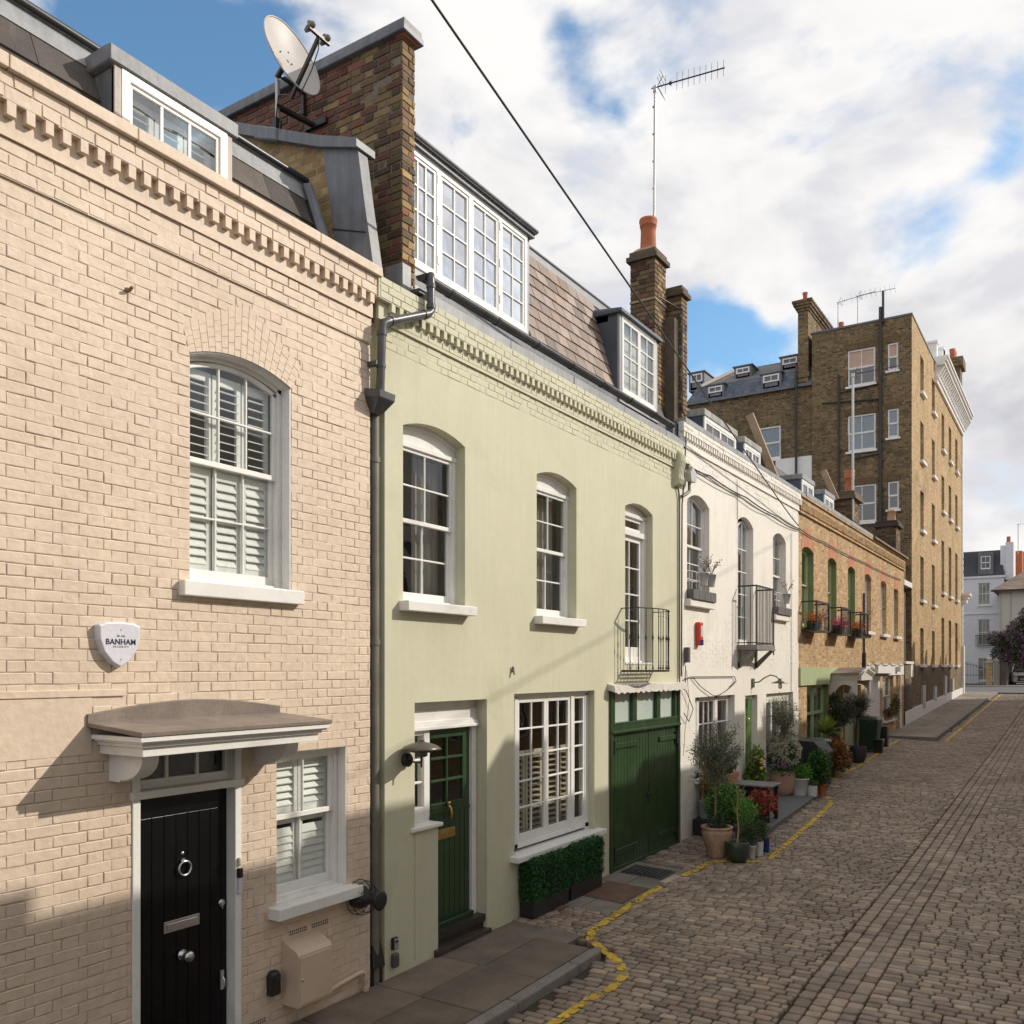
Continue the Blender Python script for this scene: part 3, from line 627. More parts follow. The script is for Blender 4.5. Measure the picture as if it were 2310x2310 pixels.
dm = MB(); dm.box(-2.3, XD+.03, 3.80, 4.955, 7.305, 7.425); dm.hexa([(-2.3,3.80,7.425),(XD+.03,3.80,7.425),(XD+.03,4.955,7.425),(-2.3,4.955,7.425)], [(-2.3,3.9,7.5),(XD-.08,3.82,7.44),(XD-.08,4.93,7.44),(-2.3,4.9,7.5)])
dm.build('dormer_roof', M_lead, roof, bevel=.008)
dm = MB(); dm.box(XD-.03, XD+.006, 3.85, 3.905, 6.5, 7.305); dm.box(XD-.03, XD+.006, 4.855, 4.905, 6.5, 7.305); dm.build('dormer_lead_edge', M_leadtan, roof)
FD = Fr('X', XD)
dm = MB(); FD.box(dm, 3.906, 3.975, 6.6, 7.305, -.04, .012); FD.box(dm, 4.785, 4.854, 6.6, 7.305, -.04, .012); FD.box(dm, 3.975, 4.785, 7.24, 7.305, -.04, .012)
FD.box(dm, 3.975, 4.785, 6.6, 6.68, -.04, .012); grid(dm, FD, 3.975, 4.785, 6.66, 7.24, -.005, 3, 1, st=.028, br=.026, d=.03)
dw = dm.build('dormer_window', M_white, H1, bevel=.003)
dm = MB(); pane(dm, FD, 3.98, 4.78, 6.68, 7.23, -.02); dm.build('pane', glass('dormer_glass', (.66,.68,.66), 5.), dw)
dm = MB()
for i in range(3): louvers(dm, FD, 3.99+.265*i, 4.245+.265*i, 6.66, 7.2, -.1, tilt=.5)
dm.build('shutter', M_white, dw)
dm = MB(); dm.box(-1.1,-1.05,3.9,4.9,6.55,7.3); dm.build('room_interior', M_roomlight, dw)
# street things on the cream wall
def shield(y, z, k): return [(y+k*a, z+k*b) for a, b in ((-.155,.115),(-.10,.135),(0,.142),(.10,.135),(.155,.115),(.152,.02),(.118,-.07),(.06,-.135),(0,-.17),(-.06,-.135),(-.118,-.07),(-.152,.02))]
al = thing('alarm_box', 'white shield shaped burglar alarm box with a dark printed name on the cream wall', 'alarm box', (0, 3.61, 3.1))
b = MB(); o = [V((0,y,z)) for y, z in shield(3.61, 3.105, 1)]; i1 = [V((.05,y,z)) for y, z in shield(3.61, 3.105, 1)]; i2 = [V((.06,y,z)) for y, z in shield(3.61, 3.105, .93)]; n = 12
b.add(o+i1+i2, [(k,(k+1)%n,n+(k+1)%n,n+k) for k in range(n)] + [(n+k,n+(k+1)%n,2*n+(k+1)%n,2*n+k) for k in range(n)] + [tuple(range(2*n,3*n))]); ac = b.build('alarm_cover', M_alarm, al, bevel=.003)
def text(name, body, size, loc, parent, m, rot=(PI/2, 0, PI/2), ext=.0006, bold=.0):
    cu = bpy.data.curves.new(name, 'FONT'); cu.body = body; cu.size = size; cu.align_x = 'CENTER'; cu.align_y = 'CENTER'; cu.extrude = ext; cu.offset = bold; cu.space_character = 1.05
    ob = bpy.data.objects.new(name, cu); COL.objects.link(ob); dg = bpy.context.evaluated_depsgraph_get(); me = bpy.data.meshes.new_from_object(ob.evaluated_get(dg)); bpy.data.objects.remove(ob)
    t = bpy.data.objects.new(name, me); COL.objects.link(t); me.materials.clear(); me.materials.append(m); t.parent = parent; t.location = V(loc) - ORG[parent.name]; t.rotation_euler = rot; ORG[t.name] = V(loc); return t
text('lettering', 'BANHAM', .052, (.0615, 3.612, 3.108), al, M_navy, bold=.0012)
text('lettering', 'EST. 1926', .014, (.0615, 3.612, 3.148), al, M_navy); text('lettering', 'S E C U R I T Y', .017, (.0615, 3.612, 3.076), al, M_navy)
b = MB()
for z in (3.19, 2.99): b.lathe([(0,0),(.004,0),(.004,.002),(0,.002)], (.06, 3.612, z), 8, axis=(1,0,0))
b.build('screw', M_iron, al)
b = MB(); b.tube([(-.02,3.69,5.53),(.025,3.70,5.52),(.06,3.70,5.535)], [.02,.014,.010], 8); tag(b.build('wall_bolt', mat('rust_bolt', (.30,.19,.11), .8), org=(0,3.7,5.52)), 'short rusty bolt sticking out high on the cream wall', 'bolt')
mb_ = thing('meter_box', 'beige gas meter box with sloping lid on the cream wall under the lower window', 'meter box', (0, 5.3, .1))
b = MB(); b.prism([(0,5.10,.18),(.19,5.10,.18),(.19,5.10,.60),(.165,5.10,.63),(0,5.10,.70)], (0,.385,0)); bb = b.build('case', M_meter, mb_, bevel=.006, seg=2)
b = MB(); b.box(.19, .197, 5.115, 5.47, .20, .585); dd = b.build('hatch', M_meter, mb_, bevel=.003); b = MB(); b.lathe([(0,0),(.012,0),(.012,.004),(0,.005)], (.196,5.14,.40), 12, axis=(1,0,0)); b.build('lock', M_chrome, dd)
b = MB(); b.box(0, .07, 4.93, 5.03, .30, .47); b.lathe([(.05,0),(.05,.06),(.03,.075),(0,.078)], (.035,4.98,.42), 14); tag(b.build('junction_box', M_black, org=(0,4.98,.3), bevel=.012, seg=2), 'small black junction box left of the beige meter box', 'junction box')
b = MB(); b.tube([(.04,5.47,.13),(.04,5.75,.165),(.04,6.0,.19),(.045,6.05,.17),(.045,6.06,.06),(.045,6.06,-.02)], .021, 12); b.lathe([(.03,0),(.03,.035)], (.045,6.06,.10), 12); b.lathe([(.03,0),(.03,.035)], (.045,6.06,.01), 12)
tag(b.build('gas_pipe', M_meter, org=(0,6,0)), 'cream painted gas pipe running from the meter box down to the pavement', 'pipe')
for k, (u, v, nx_) in enumerate(((5.17, .742, 1), (5.42, .742, 1), (4.72, .12, 1))):
    b = MB(); FX.box(b, u, u+.215, v-.03, v+.03, .0015, .005); vt = b.build('air_brick', M_cream, org=(0,u,v)); tag(vt, ['left hand perforated air brick above the meter box','right hand perforated air brick above the meter box','perforated air brick low down beside the black door'][k], 'air brick')
    h = MB()
    for i in range(9):
        for j in range(2): FX.box(h, u+.012+.022*i, u+.024+.022*i, v-.02+.022*j, v-.006+.022*j, .0045, .0062)
    h.build('holes', M_black, vt)
b = MB(); FX.box(b, 4.628, 4.662, 1.19, 1.31, .012, .04); ic = tag(b.build('door_intercom', M_alarm, org=(0,4.645,1.2), bevel=.006, seg=2), 'slim grey and black door entry buzzer on the white door frame', 'intercom')
b = MB(); FX.box(b, 4.626, 4.664, 1.312, 1.385, .012, .045); b.build('camera_cover', M_black, ic, bevel=.004)
b = MB(); FX.box(b, 4.632, 4.66, 1.40, 1.47, .012, .035); tag(b.build('bell_push', mat('ivory_bell', (.6,.58,.45), .4), org=(0,4.645,1.4), bevel=.012, seg=3), 'ivory bell push above the buzzer on the white door frame', 'doorbell')
fa = thing('wall_fan', 'round black wire guarded fitting at the right end of the lower white sill', 'wall fitting', (0, 5.99, .86))
b = MB(); cy_, cz_ = 5.985, .872
for x_, r_ in ((.03, .155), (.10, .150), (.16, .12)): b.tube([(x_, cy_+r_*math.cos(t*PI/14), cz_+r_*math.sin(t*PI/14)) for t in range(28)], .004, 6, closed=True)
for t in range(10):
    a = t*PI/5; b.tube([(.0, cy_+.15*math.cos(a), cz_+.15*math.sin(a)), (.03, cy_+.155*math.cos(a), cz_+.155*math.sin(a)), (.10, cy_+.15*math.cos(a), cz_+.15*math.sin(a)), (.17, cy_+.10*math.cos(a), cz_+.10*math.sin(a)), (.2, cy_+.04*math.cos(a), cz_+.04*math.sin(a))], .0025, 5)
b.build('wire_guard', M_iron, fa)
b = MB(); b.lathe([(.10,0.0),(.105,.05),(.085,.11),(.05,.15),(.045,.24),(.05,.26),(0,.262)], (.0,cy_,cz_), 20, axis=(1,0,0)); b.build('cone', M_black, fa)
b = MB(); b.lathe([(0,0),(.085,.0),(.09,.012),(.07,.02),(0,.022)], (.25,cy_+.03,cz_-.01), 22, axis=(1,0,0)); b.build('disc', M_black, fa)
# ================================================================ pale green house
H2 = thing('rendered_house', 'pale green rendered house with dark green front door and garage doors, second from the left', 'house', (0, 10, 0))
GL, GR = 6.375, 13.672
GW = [(6.643, 7.67, 3.58, 5.283, .095), (9.146, 10.149, 3.56, 5.27, .095), (11.613, 12.59, 2.99, 5.27, .095)]
GD = (6.82, 8.083, .06, 2.593, 0); GB = (8.64, 10.656, .765, 2.636, 0); GG = (11.14, 13.60, .02, 2.62, 0)
b = MB(); wall(b, FX, GL, GR, -.12, 5.945, GW[:1] + GW[1:] + [GD, GB, GG], rev=.16)
b.box(-.13, -.0005, GL-.0005, GL, -.12, 6.5); b.quad((-.128, 6.15, -.2), (-.128, GL, -.2), (-.128, GL, 6.2), (-.128, 6.15, 6.2))
b.quad((0, GL, -.12), (-.13, GL, -.12), (-.13, GL, 6.2), (0, GL, 6.2))
b.build('rendered_wall', M_green, H2)
b = MB(); bricks(b, FX, GL, GR, 5.945, 6.16, rng=rc, ch=.0717, w=.001, dep=.005, jt=.0055, jit=.0022, chamf=.005)
FX.box(b, GL, GR, 5.945, 6.2, -.02, -.003)
FX.box(b, GL, GR, 6.16, 6.19, -.02, .024); FX.box(b, GL-.1, GR, 6.19, 6.355, -.02, .012); bricks(b, FX, GL, GR, 6.19, 6.265, rng=rc, ch=.075, w=.02, dep=.02, jit=.002, chamf=.004)
y = GL + .02
while y < GR - .3:
    j = rc.uniform(-.004, .004); b.box(0.0, .068+j, y+j, y+.054, 6.275+j, 6.355); y += .1155
FX.box(b, GL-.16, GR, 6.352, 6.56, -.02, .066); bricks(b, FX, GL-.14, GR, 6.355, 6.56, rng=rc, ch=.069, w=.072, dep=.006, jt=.005, jit=.002, chamf=.005)
b.build('brick_cornice', M_green, H2)
# lead faced parapet and gutter
b = MB(); yy = 6.98
while yy < 13.8:
    e = min(yy+1.5, 13.86); b.box(-.4, .055+.006*((yy*7) % 1), yy+.004, e-.004, 6.556, 6.665); b.box(-.4, .062, yy+.004, e-.004, 6.556, 6.572); yy = e
par = b.build('parapet_capping', M_leadlight, H2, bevel=.006)
b = MB(); gut = [(.055+.062*math.cos(t), .062*math.sin(t)) for t in [PI + PI*k/10 for k in range(11)]]; gut = gut + [(x*.9+.0055, z*.85) for x, z in gut[::-1]]
b.prism([(x, 6.86, 6.80+z) for x, z in gut], (0, 6.35, 0), sm=True); yy = 7.3
while yy < 13.2:
    cl = [(.055+.070*math.cos(t), .070*math.sin(t)) for t in [PI + PI*k/10 for k in range(11)]]
    b.prism([(x, yy, 6.803+z) for x, z in cl], (0, .05, 0), sm=True); yy += .86
b.prism([(x, 6.852, 6.80+z) for x, z in [(.055+.066*math.cos(PI+PI*k/10), .066*math.sin(PI+PI*k/10)) for k in range(11)]], (0, .012, 0)); b.prism([(x, 13.2, 6.80+z) for x, z in [(.055+.066*math.cos(PI+PI*k/10), .066*math.sin(PI+PI*k/10)) for k in range(11)]], (0, .012, 0))
b.box(-.4, -.005, 6.9, 13.6, 6.66, 6.70)
b.build('gutter', M_pipe, H2)
# downpipe with hopper
b = MB(); r = .040; b.tube([(.09,6.93,6.76),(.11,6.92,6.80),(.135,6.90,6.79),(.14,6.90,6.74),(.14,6.90,6.44),(.135,6.87,6.40),(.13,6.28,6.135),(.125,6.215,6.10),(.12,6.20,6.04),(.10,6.20,5.56),(.085,6.20,5.46)], r, 14)
for p, q in (((.14,6.90,6.70),(.14,6.90,6.66)), ((.14,6.90,6.50),(.14,6.90,6.46)), ((.135,6.83,6.382),(.134,6.79,6.365)), ((.13,6.33,6.158),(.13,6.30,6.144)), ((.118,6.20,6.02),(.117,6.20,5.98)), ((.105,6.20,5.72),(.104,6.20,5.69))): b.tube([p, q], r+.007, 14)
b.box(0, .11, 6.13, 6.18, 5.70, 5.74); dp = b.build('downpipe', M_pipe, H2)
b = MB(); hp = [(0,6.10,5.50),(0,6.35,5.50),(0,6.345,5.40),(0,6.25,5.30),(0,6.20,5.30),(0,6.105,5.40)]
b.add([(-.0,6.09,5.49),(.17,6.105,5.46),(.17,6.335,5.46),(0,6.35,5.49),(0,6.09,5.42),(.165,6.11,5.395),(.165,6.33,5.395),(0,6.35,5.42),(-.02,6.17,5.28),(.05,6.185,5.28),(.05,6.28,5.28),(-.02,6.29,5.28)],
      [(4,5,1,0),(5,6,2,1),(6,7,3,2),(8,9,5,4),(9,10,6,5),(10,11,7,6),(8,11,10,9),(0,3,7,4),(4,7,11,8)])
b.add([(0.01,6.10,5.47),(.16,6.115,5.44),(.16,6.325,5.44),(.01,6.34,5.47)], [(0,1,2,3)]); b.build('hopper_head', M_pipe, dp, bevel=.006)
b = MB(); b.tube([(-.045,6.275,5.29),(-.045,6.275,-.05)], .05, 16)
for z in (4.9, 3.2, 1.5): b.tube([(-.045,6.275,z),(-.045,6.275,z-.05)], .058, 16)
b.build('soil_pipe', M_greypipe, dp); b = MB(); b.tube([(-.04,6.19,5.29),(-.04,6.19,.1)], .018, 10); b.build('thin_pipe', M_pipe, dp)
# sash windows
for i, (u0, u1, v0, vs, ri) in enumerate(GW[:2]):
    w = sash_window(H2, FX, u0, u1, v0+.005, vs, ri, dep=.12, cols=2, rows=(2,2), meet=4.40, fan=5.17, sill=(.12,.10,.06), inside='drape', fw=.05)
# tall first-floor balcony door
u0, u1, v0, vs, ri = GW[2]
b = MB(); w = -.13
FX.box(b, u0, u0+.05, v0, 5.2, w-.1, w); FX.box(b, u1-.09, u1, v0, 5.2, w-.1, w+.02); FX.box(b, u0, u1, 5.18, 5.24, w-.1, w+.02); FX.box(b, u0, u1, 4.90, 4.98, w-.1, w+.03); FX.box(b, u0, u1, v0, 3.05, w-.1, w)
pane(b, FX, u0, u1, 5.2, vs, w-.01, ri); bd = b.build('balcony_door', M_white, H2, bevel=.004)
b = MB(); grid(b, FX, u0+.05, u1-.09, 4.98, 5.18, w-.02, 1, 1, st=.05); grid(b, FX, u0+.05, u1-.09, 3.05, 4.90, w-.02, 2, 4, st=.075, bot=.2, br=.022); b.build('door_leaf', M_white, bd, bevel=.003)
b = MB(); pane(b, FX, u0+.08, u1-.12, 3.2, 5.16, w-.035); b.build('pane', M_glass, bd)
b = MB(); drape(b, FX, u0+.5, u1-.1, 3.05, 5.2, w-.22); b.build('curtain', M_curtain, bd); b = MB(); room(b, FX, u0, u1, v0, 5.25, w-.1); b.build('room_interior', M_room, bd)
b = MB(); FX.box(b, u0+.003, u1-.003, v0-.0, v0+.03, -.13, .01); b.build('threshold', M_white, bd)
# bowed iron balcony
b = MB(); ya, yb, d0, d1 = 11.50, 12.60, .26, .40; zf, zt = 2.895, 3.79
path = [(0.0, ya)] + [(d0, ya)] + [(d0 + (d1-d0)*math.sin(PI*t/14), ya + (yb-ya)*t/14) for t in range(1, 14)] + [(d0, yb), (0, yb)]
for z, h in ((zf, .03), (zt, .012)): 
    for (xa, y0), (xb, y1) in zip(path, path[1:]): b.beam((xa,y0,z), (xb,y1,z), .035 if z == zt else .012, h)
for k in range(1, 6): x = d1*k/6; b.beam((x, ya if x < d0 else ya+.12, zf), (x, yb if x < d0 else yb-.12, zf), .026, .008)
for k in range(1, 10): y = ya + (yb-ya)*k/10; b.beam((0,y,zf), (d0+(d1-d0)*math.sin(PI*k/10),y,zf), .014, .01)
bal = b.build('iron_balcony', M_iron, H2)
def baluster(mb, x, y, z0, z1, r=.0065):
    H = z1-z0; f = lambda t: z0+H*t
    mb.lathe([(r,0),(r,H*.03),(r*2.6,H*.035),(r*2.2,H*.05),(r*1.1,H*.075),(r*1.7,H*.09),(r,H*.1),(r,H*.14),(r*1.6,H*.15),(r,H*.16),(r,H*.47),(r*1.6,H*.48),(r*1.1,H*.49),(r*2.5,H*.53),(r*1.1,H*.57),(r*1.6,H*.58),(r,H*.59),(r,H*.87),(r*1.9,H*.88),(r,H*.89),(r,H*.92),(r*1.7,H*.93),(r,H*.94),(r,H)], (x,y,z0), 8)
pts = [(.13, ya)] + [(d0 + (d1-d0)*math.sin(PI*t/8), ya + (yb-ya)*t/8) for t in range(0, 9)] + [(.13, yb)]
for x, y in pts: 
    b = MB(); baluster(b, x, y, zf, zt); b.build('baluster', M_iron, bal)
# front door recess
b = MB(); w = -.14
FX.box(b, 6.82, 8.083, 2.32, 2.50, w-.05, w+.0); FX.box(b, 6.82, 8.083, 2.475, 2.59, w-.05, w-.02); FX.box(b, 6.80, 8.07, 2.335, 2.37, w, w+.035); FX.box(b, 6.80, 8.06, 2.30, 2.335, w, w+.055); FX.box(b, 6.81, 8.05, 2.37, 2.39, w, w+.02)
FX.box(b, 7.135, 7.228, 1.40, 2.31, w-.08, w+.01); FX.box(b, 7.985, 8.07, .22, 2.31, w-.08, w+.01); FX.box(b, 6.82, 7.135, 2.25, 2.31, w-.08, w); FX.box(b, 6.82, 6.86, 1.40, 2.31, w-.08, w)
FX.box(b, 6.82, 7.228, 1.36, 1.52, w-.08, w+.005)
for z in (1.77, 2.0): FX.box(b, 6.86, 7.135, z-.012, z+.012, w-.05, w-.01)
dfr = b.build('door_frame', M_white, H2, bevel=.005, seg=2)
b = MB(); FX.box(b, 6.76, 7.245, 1.325, 1.365, -.14, .035); b.build('sill', M_white, dfr, bevel=.008, seg=2)
b = MB(); pane(b, FX, 6.86, 7.135, 1.5, 2.26, w-.03); b.build('pane', M_glass, dfr); b = MB(); drape(b, FX, 6.84, 7.14, 1.5, 2.28, w-.12, wave=.015, pitch=.05); b.build('curtain', M_net, dfr)
b = MB(); FX.box(b, 6.83, 7.20, .05, 1.33, -.15, -.001); b.build('door_pier', M_green, H2)
b = MB(); dw_ = w-.03; FX.box(b, 7.228, 7.985, .27, 1.43, dw_-.045, dw_); FX.box(b, 7.228, 7.29, 1.43, 2.25, dw_-.045, dw_); FX.box(b, 7.86, 7.985, 1.43, 2.25, dw_-.045, dw_); FX.box(b, 7.29, 7.86, 2.2, 2.25, dw_-.045, dw_)
FX.box(b, 7.23, 7.98, 2.25, 2.31, dw_-.045, dw_+.01)
for i in range(8): a = 7.235+.093*i; FX.box(b, a+.004, a+.089, .3, 1.41, dw_, dw_+.008)
FX.box(b, 7.235, 7.98, 1.41, 1.435, dw_, dw_+.016); FX.box(b, 7.56, 7.585, 1.5, 2.2, dw_-.03, dw_+.006)
for z in (1.50, 1.75, 1.985): FX.box(b, 7.29, 7.86, z-.012, z+.012, dw_-.03, dw_+.01)
FX.box(b, 7.29, 7.86, 1.435, 1.50, dw_-.045, dw_+.002)
gd = b.build('front_door', M_greendoor, H2, bevel=.003)
b = MB(); pane(b, FX, 7.29, 7.86, 1.5, 2.2, dw_-.02); b.build('pane', M_glass, gd); b = MB(); room(b, FX, 7.1, 7.9, 1.3, 2.25, dw_-.06); b.build('room_interior', M_room, gd)
b = MB(); FX.box(b, 7.385, 7.70, 1.13, 1.235, dw_+.008, dw_+.02); b.box(-.155+.0, -.148, 7.42, 7.665, 1.155, 1.21); b.build('letter_plate', M_brass, gd, bevel=.004)
b = MB(); b.ball((dw_+.03, 7.57, 1.50), .024, 10); b.tube([(dw_+.02,7.57,1.48),(dw_+.055,7.575,1.45),(dw_+.06,7.58,1.39),(dw_+.045,7.585,1.35)], [.014,.012,.018,.02], 8); b.build('door_knocker', M_brass, gd)
b = MB(); FX.box(b, 7.225, 7.99, .225, .275, w-.08, w+.03); b.build('weatherboard', M_greendoor2, gd, bevel=.004)
b = MB(); FX.box(b, 7.2, 8.083, .15, .225, -.2, -.02); FX.box(b, 7.2, 8.083, .06, .15, -.2, -.05); b.build('threshold', M_iron, dfr)
b = MB(); FX.box(b, 7.13, 8.11, -.1, .075, -.16, .05); b.build('door_step', mat('dark_step_tiles', (.06,.045,.042), .3, var=.2, vs=5), H2, bevel=.006, seg=2)
# wide ground floor window
b = MB(); w = -.09; FX.box(b, 8.64, 8.80, .77, 2.636, w-.1, w-.03); FX.box(b, 8.80, 8.86, .80, 2.60, w-.1, w); FX.box(b, 10.56, 10.656, .77, 2.60, w-.1, w); FX.box(b, 8.64, 10.656, 2.575, 2.636, w-.1, w)
FX.box(b, 10.16, 10.24, .85, 2.58, w-.08, w+.005); FX.box(b, 8.80, 10.656, .80, .86, w-.1, w); bw = b.build('casement_window', M_white, H2, bevel=.004)
b = MB(); grid(b, FX, 8.86, 9.545, .86, 2.575, w-.01, 2, 5, st=.055, bot=.1, br=.022); b.build('casement', M_white, bw, bevel=.003)
b = MB(); grid(b, FX, 9.545, 10.16, .86, 2.575, w-.01, 2, 5, st=.055, bot=.1, br=.022); b.build('casement', M_white, bw, bevel=.003)
b = MB(); grid(b, FX, 10.24, 10.56, .86, 2.575, w-.01, 1, 5, st=.04, bot=.1, br=.022); b.build('casement', M_white, bw, bevel=.003)
b = MB(); pane(b, FX, 8.88, 10.55, .93, 2.55, w-.03); b.build('pane', M_glass, bw)
b = MB(); FX.box(b, 8.55, 10.80, .70, .768, -.2, .12); b.build('sill', M_white, bw, bevel=.01, seg=2)
mcs = mat('cream_shutter', (.60,.53,.40), .5, var=.05)
b = MB()
for i in range(4): a = 8.88+.42*i; louvers(b, FX, a, a+.40, .88, 1.92, w-.16, st=.05, tilt=.12, pitch=.07)
b.build('shutter', mcs, bw); b = MB(); room(b, FX, 8.64, 10.66, .77, 2.63, w-.1, 1.3); b.build('room_interior', mat('warm_dim_room', (.10,.085,.06), .9), bw)
# garage doors with glazed screen
b = MB(); w = -.01
FX.box(b, 11.10, 11.17, .02, 2.62, -.1, .035); FX.box(b, 13.56, 13.63, .02, 2.62, -.1, .03); FX.box(b, 11.17, 13.56, 2.585, 2.62, -.1, .02); FX.box(b, 11.17, 13.56, 2.045, 2.13, -.1, .015)
for u in (11.17, 11.86, 12.73, 13.46): FX.box(b, u, u+(.14 if u > 11.2 and u < 13.4 else .10), 2.13, 2.60, -.08, .01)
FX.box(b, 11.17, 13.56, 2.13, 2.165, -.08, .022); FX.box(b, 11.12, 13.62, 2.015, 2.05, -.08, .055)
ga = b.build('garage_door_frame', M_greendoor, H2, bevel=.005, seg=2)
b = MB(); FX.box(b, 11.2, 13.5, 2.15, 2.60, -.06, -.045); b.build('pane', M_frost, ga)
for a, e in ((11.18, 12.455), (12.465, 13.56)):
    b = MB(); FX.box(b, a, e, .07, 2.01, -.06, -.02); n = round((e-a)/.105); t = (e-a)/n
    for i in range(n): FX.box(b, a+t*i+.003, a+t*(i+1)-.003, .1, 2.0, -.021, -.012)
    s0, s1 = (a+.12, a+.86) if a < 12 else (e-.72, e-.04)
    FX.box(b, s0, s1, 1.795, 1.87, -.012, .012); FX.box(b, s0-.02, s1, .30, .375, -.012, .012); FX.box(b, a, e, .07, .13, -.012, .01)
    g1 = b.build('garage_door', M_greendoor2 if a > 20 else M_greendoor, ga, bevel=.003)
    b = MB(); hy = a+.03 if a < 12 else e-.06
    for z in (1.72, .22): FX.box(b, hy, hy+.05, z, z+.20, -.01, .03); b.tube([(.02,hy+.025,z+.0),(.02,hy+.025,z+.2)], .016, 8)
    b.build('hinge', M_iron, g1)
b = MB(); b.ball((.0,12.43,1.02), .028, 8); b.ball((.0,12.50,1.02), .028, 8); b.tube([(.0,12.40,1.05),(.03,12.46,1.03),(0,12.52,1.05)], .008, 6); FX.box(b, 12.45, 12.47, .9, 1.2, -.012, -.002); b.build('door_handle', M_iron, ga)
b = MB(); yy = 11.04; k = 0; pts = []
while yy <= 13.80: pts.append((yy, 2.60 - .022*abs(math.sin(k*.9)) + .01*math.sin(k*2.3))); yy += .06; k += 1
for (a, za), (e, zb) in zip(pts, pts[1:]): b.hexa([(0,a,za+.03),(.125,a,za),(.125,e,zb),(0,e,zb+.03)], [(0,a,2.715),(.11,a,2.69),(.11,e,2.69),(0,e,2.715)])
b.build('garage_hood_board', M_trimpale, ga)
# roof: party gable, dormer windows, slates
b = MB(); rg2 = random.Random(8); GX, GY0, GY1, GZ = -.12, 6.775, 6.975, 9.215
FG = Fr('Y', GY0)
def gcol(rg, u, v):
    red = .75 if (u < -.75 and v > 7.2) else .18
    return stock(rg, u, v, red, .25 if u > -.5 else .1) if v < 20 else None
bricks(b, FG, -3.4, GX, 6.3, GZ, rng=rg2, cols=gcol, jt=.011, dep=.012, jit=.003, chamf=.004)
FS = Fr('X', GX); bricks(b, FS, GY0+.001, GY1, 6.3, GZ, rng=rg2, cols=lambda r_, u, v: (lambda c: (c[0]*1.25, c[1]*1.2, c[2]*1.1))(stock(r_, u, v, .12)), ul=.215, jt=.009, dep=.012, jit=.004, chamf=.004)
gable = b.build('party_gable', M_stock, H2)
b = MB(); b.box(-3.4, GX-.009, GY0+.009, GY1, 6.3, GZ); b.build('mortar_core', M_mortar, gable)
b = MB(); b.hexa([(-3.4,6.72,GZ-.03),(-.055,6.72,GZ-.03),(-.055,7.03,GZ-.03),(-3.4,7.03,GZ-.03)], [(-3.4,6.735,GZ+.10),(-.065,6.735,GZ+.10),(-.065,7.015,GZ+.10),(-3.4,7.015,GZ+.10)]); b.box(-3.4,-.05,6.712,7.035,GZ-.035,GZ+.03); b.build('gable_coping', M_lead, gable, bevel=.008)
b = MB(); b.box(-.2, -.085, 6.765, 6.99, GZ-.047, GZ-.036); b.build('tile_creasing', M_terracotta, gable)
b = MB(); b.box(GX-.22, GX+.012, 6.765, 6.90, 6.55, 6.93); b.box(-.3, GX+.014, 6.90, 6.93, 6.5, 6.75); b.build('lead_flashing', M_leadlight, gable, bevel=.004)
roof2 = MB(); roof2.box(-4.5, -.14, 6.975, 13.9, 6.6, 6.9); 
roof2.box(-4.5, -.68, 6.98, 13.9, 6.9, 8.36); rf = roof2.build('roof_core', M_lead, H2)
XW = -.21; FW = Fr('X', XW)
b = MB(); b.box(-.7, XW-.01, 9.262, 9.34, 6.9, 8.22); b.box(-1, XW-.03, 6.98, 9.3, 6.7, 6.98); b.build('dormer_cheek', M_leadlight, rf, bevel=.005)
b = MB(); b.hexa([(-.3,6.98,6.70),(-.12,6.98,6.72),(-.12,9.36,6.72),(-.3,9.36,6.70)], [(-.3,6.98,7.035),(XW+.02,6.98,7.0),(XW+.02,9.36,7.0),(-.3,9.36,7.035)]); b.build('window_apron', M_leadlight, rf)
b = MB(); b.box(-4.5, XW+.05, 6.98, 9.37, 8.235, 8.28); b.box(-4.5, XW+.08, 6.98, 9.38, 8.28, 8.315); b.tube([(XW+.08,6.98,8.31),(XW+.08,9.38,8.31)], .022, 10); b.build('dormer_roof', M_lead, rf)
b = MB(); FW.box(b, 6.98, 9.262, 7.03, 7.09, -.06, .012); FW.box(b, 6.98, 9.262, 8.165, 8.24, -.06, .01)
for u, t in ((6.885,.09), (7.44,.08), (8.03,.075), (8.62,.075), (9.20,.062)): FW.box(b, u, u+t, 7.09, 8.17, -.06, .008)
dwn = b.build('dormer_window', M_white, H2, bevel=.003)
for a, e in ((6.975,7.44), (7.52,8.03), (8.105,8.62), (8.695,9.20)):
    b = MB(); grid(b, FW, a, e, 7.09, 8.165, -.002, 2 if a > 7 else 3, 4, st=.03, br=.016); b.build('casement', M_white, dwn)
b = MB(); pane(b, FW, 6.98, 9.2, 7.1, 8.16, -.02); b.build('pane', M_mirror, dwn); b = MB(); b.box(-.66,-.64,6.98,9.3,7.0,8.2); b.build('room_interior', M_room, dwn)
b = MB()
for yh in (7.46, 8.64):
    for z in (7.2, 7.62, 8.05): FW.box(b, yh, yh+.02, z, z+.09, .008, .018)
b.build('hinge', M_chrome, dwn)
b = MB(); SL = [(.27,.205,.17),(.33,.25,.205),(.215,.165,.14),(.29,.235,.205),(.25,.18,.14)]
slabroof(b, 9.34, 11.75, -.16, 6.86, -.60, 8.36, .27, .165, SL, gap=.012, th=.014, rg=random.Random(4)); b.build('slate_slope', M_slate, rf)
b = MB(); b.quad((-.17,9.3,6.85),(-.17,13.9,6.85),(-.61,13.9,8.36),(-.61,9.3,8.36)); b.quad((-.61,6.98,8.355),(-.61,13.9,8.355),(-4.5,13.9,8.6),(-4.5,6.98,8.6)); b.build('roof_underlay', M_iron, rf)
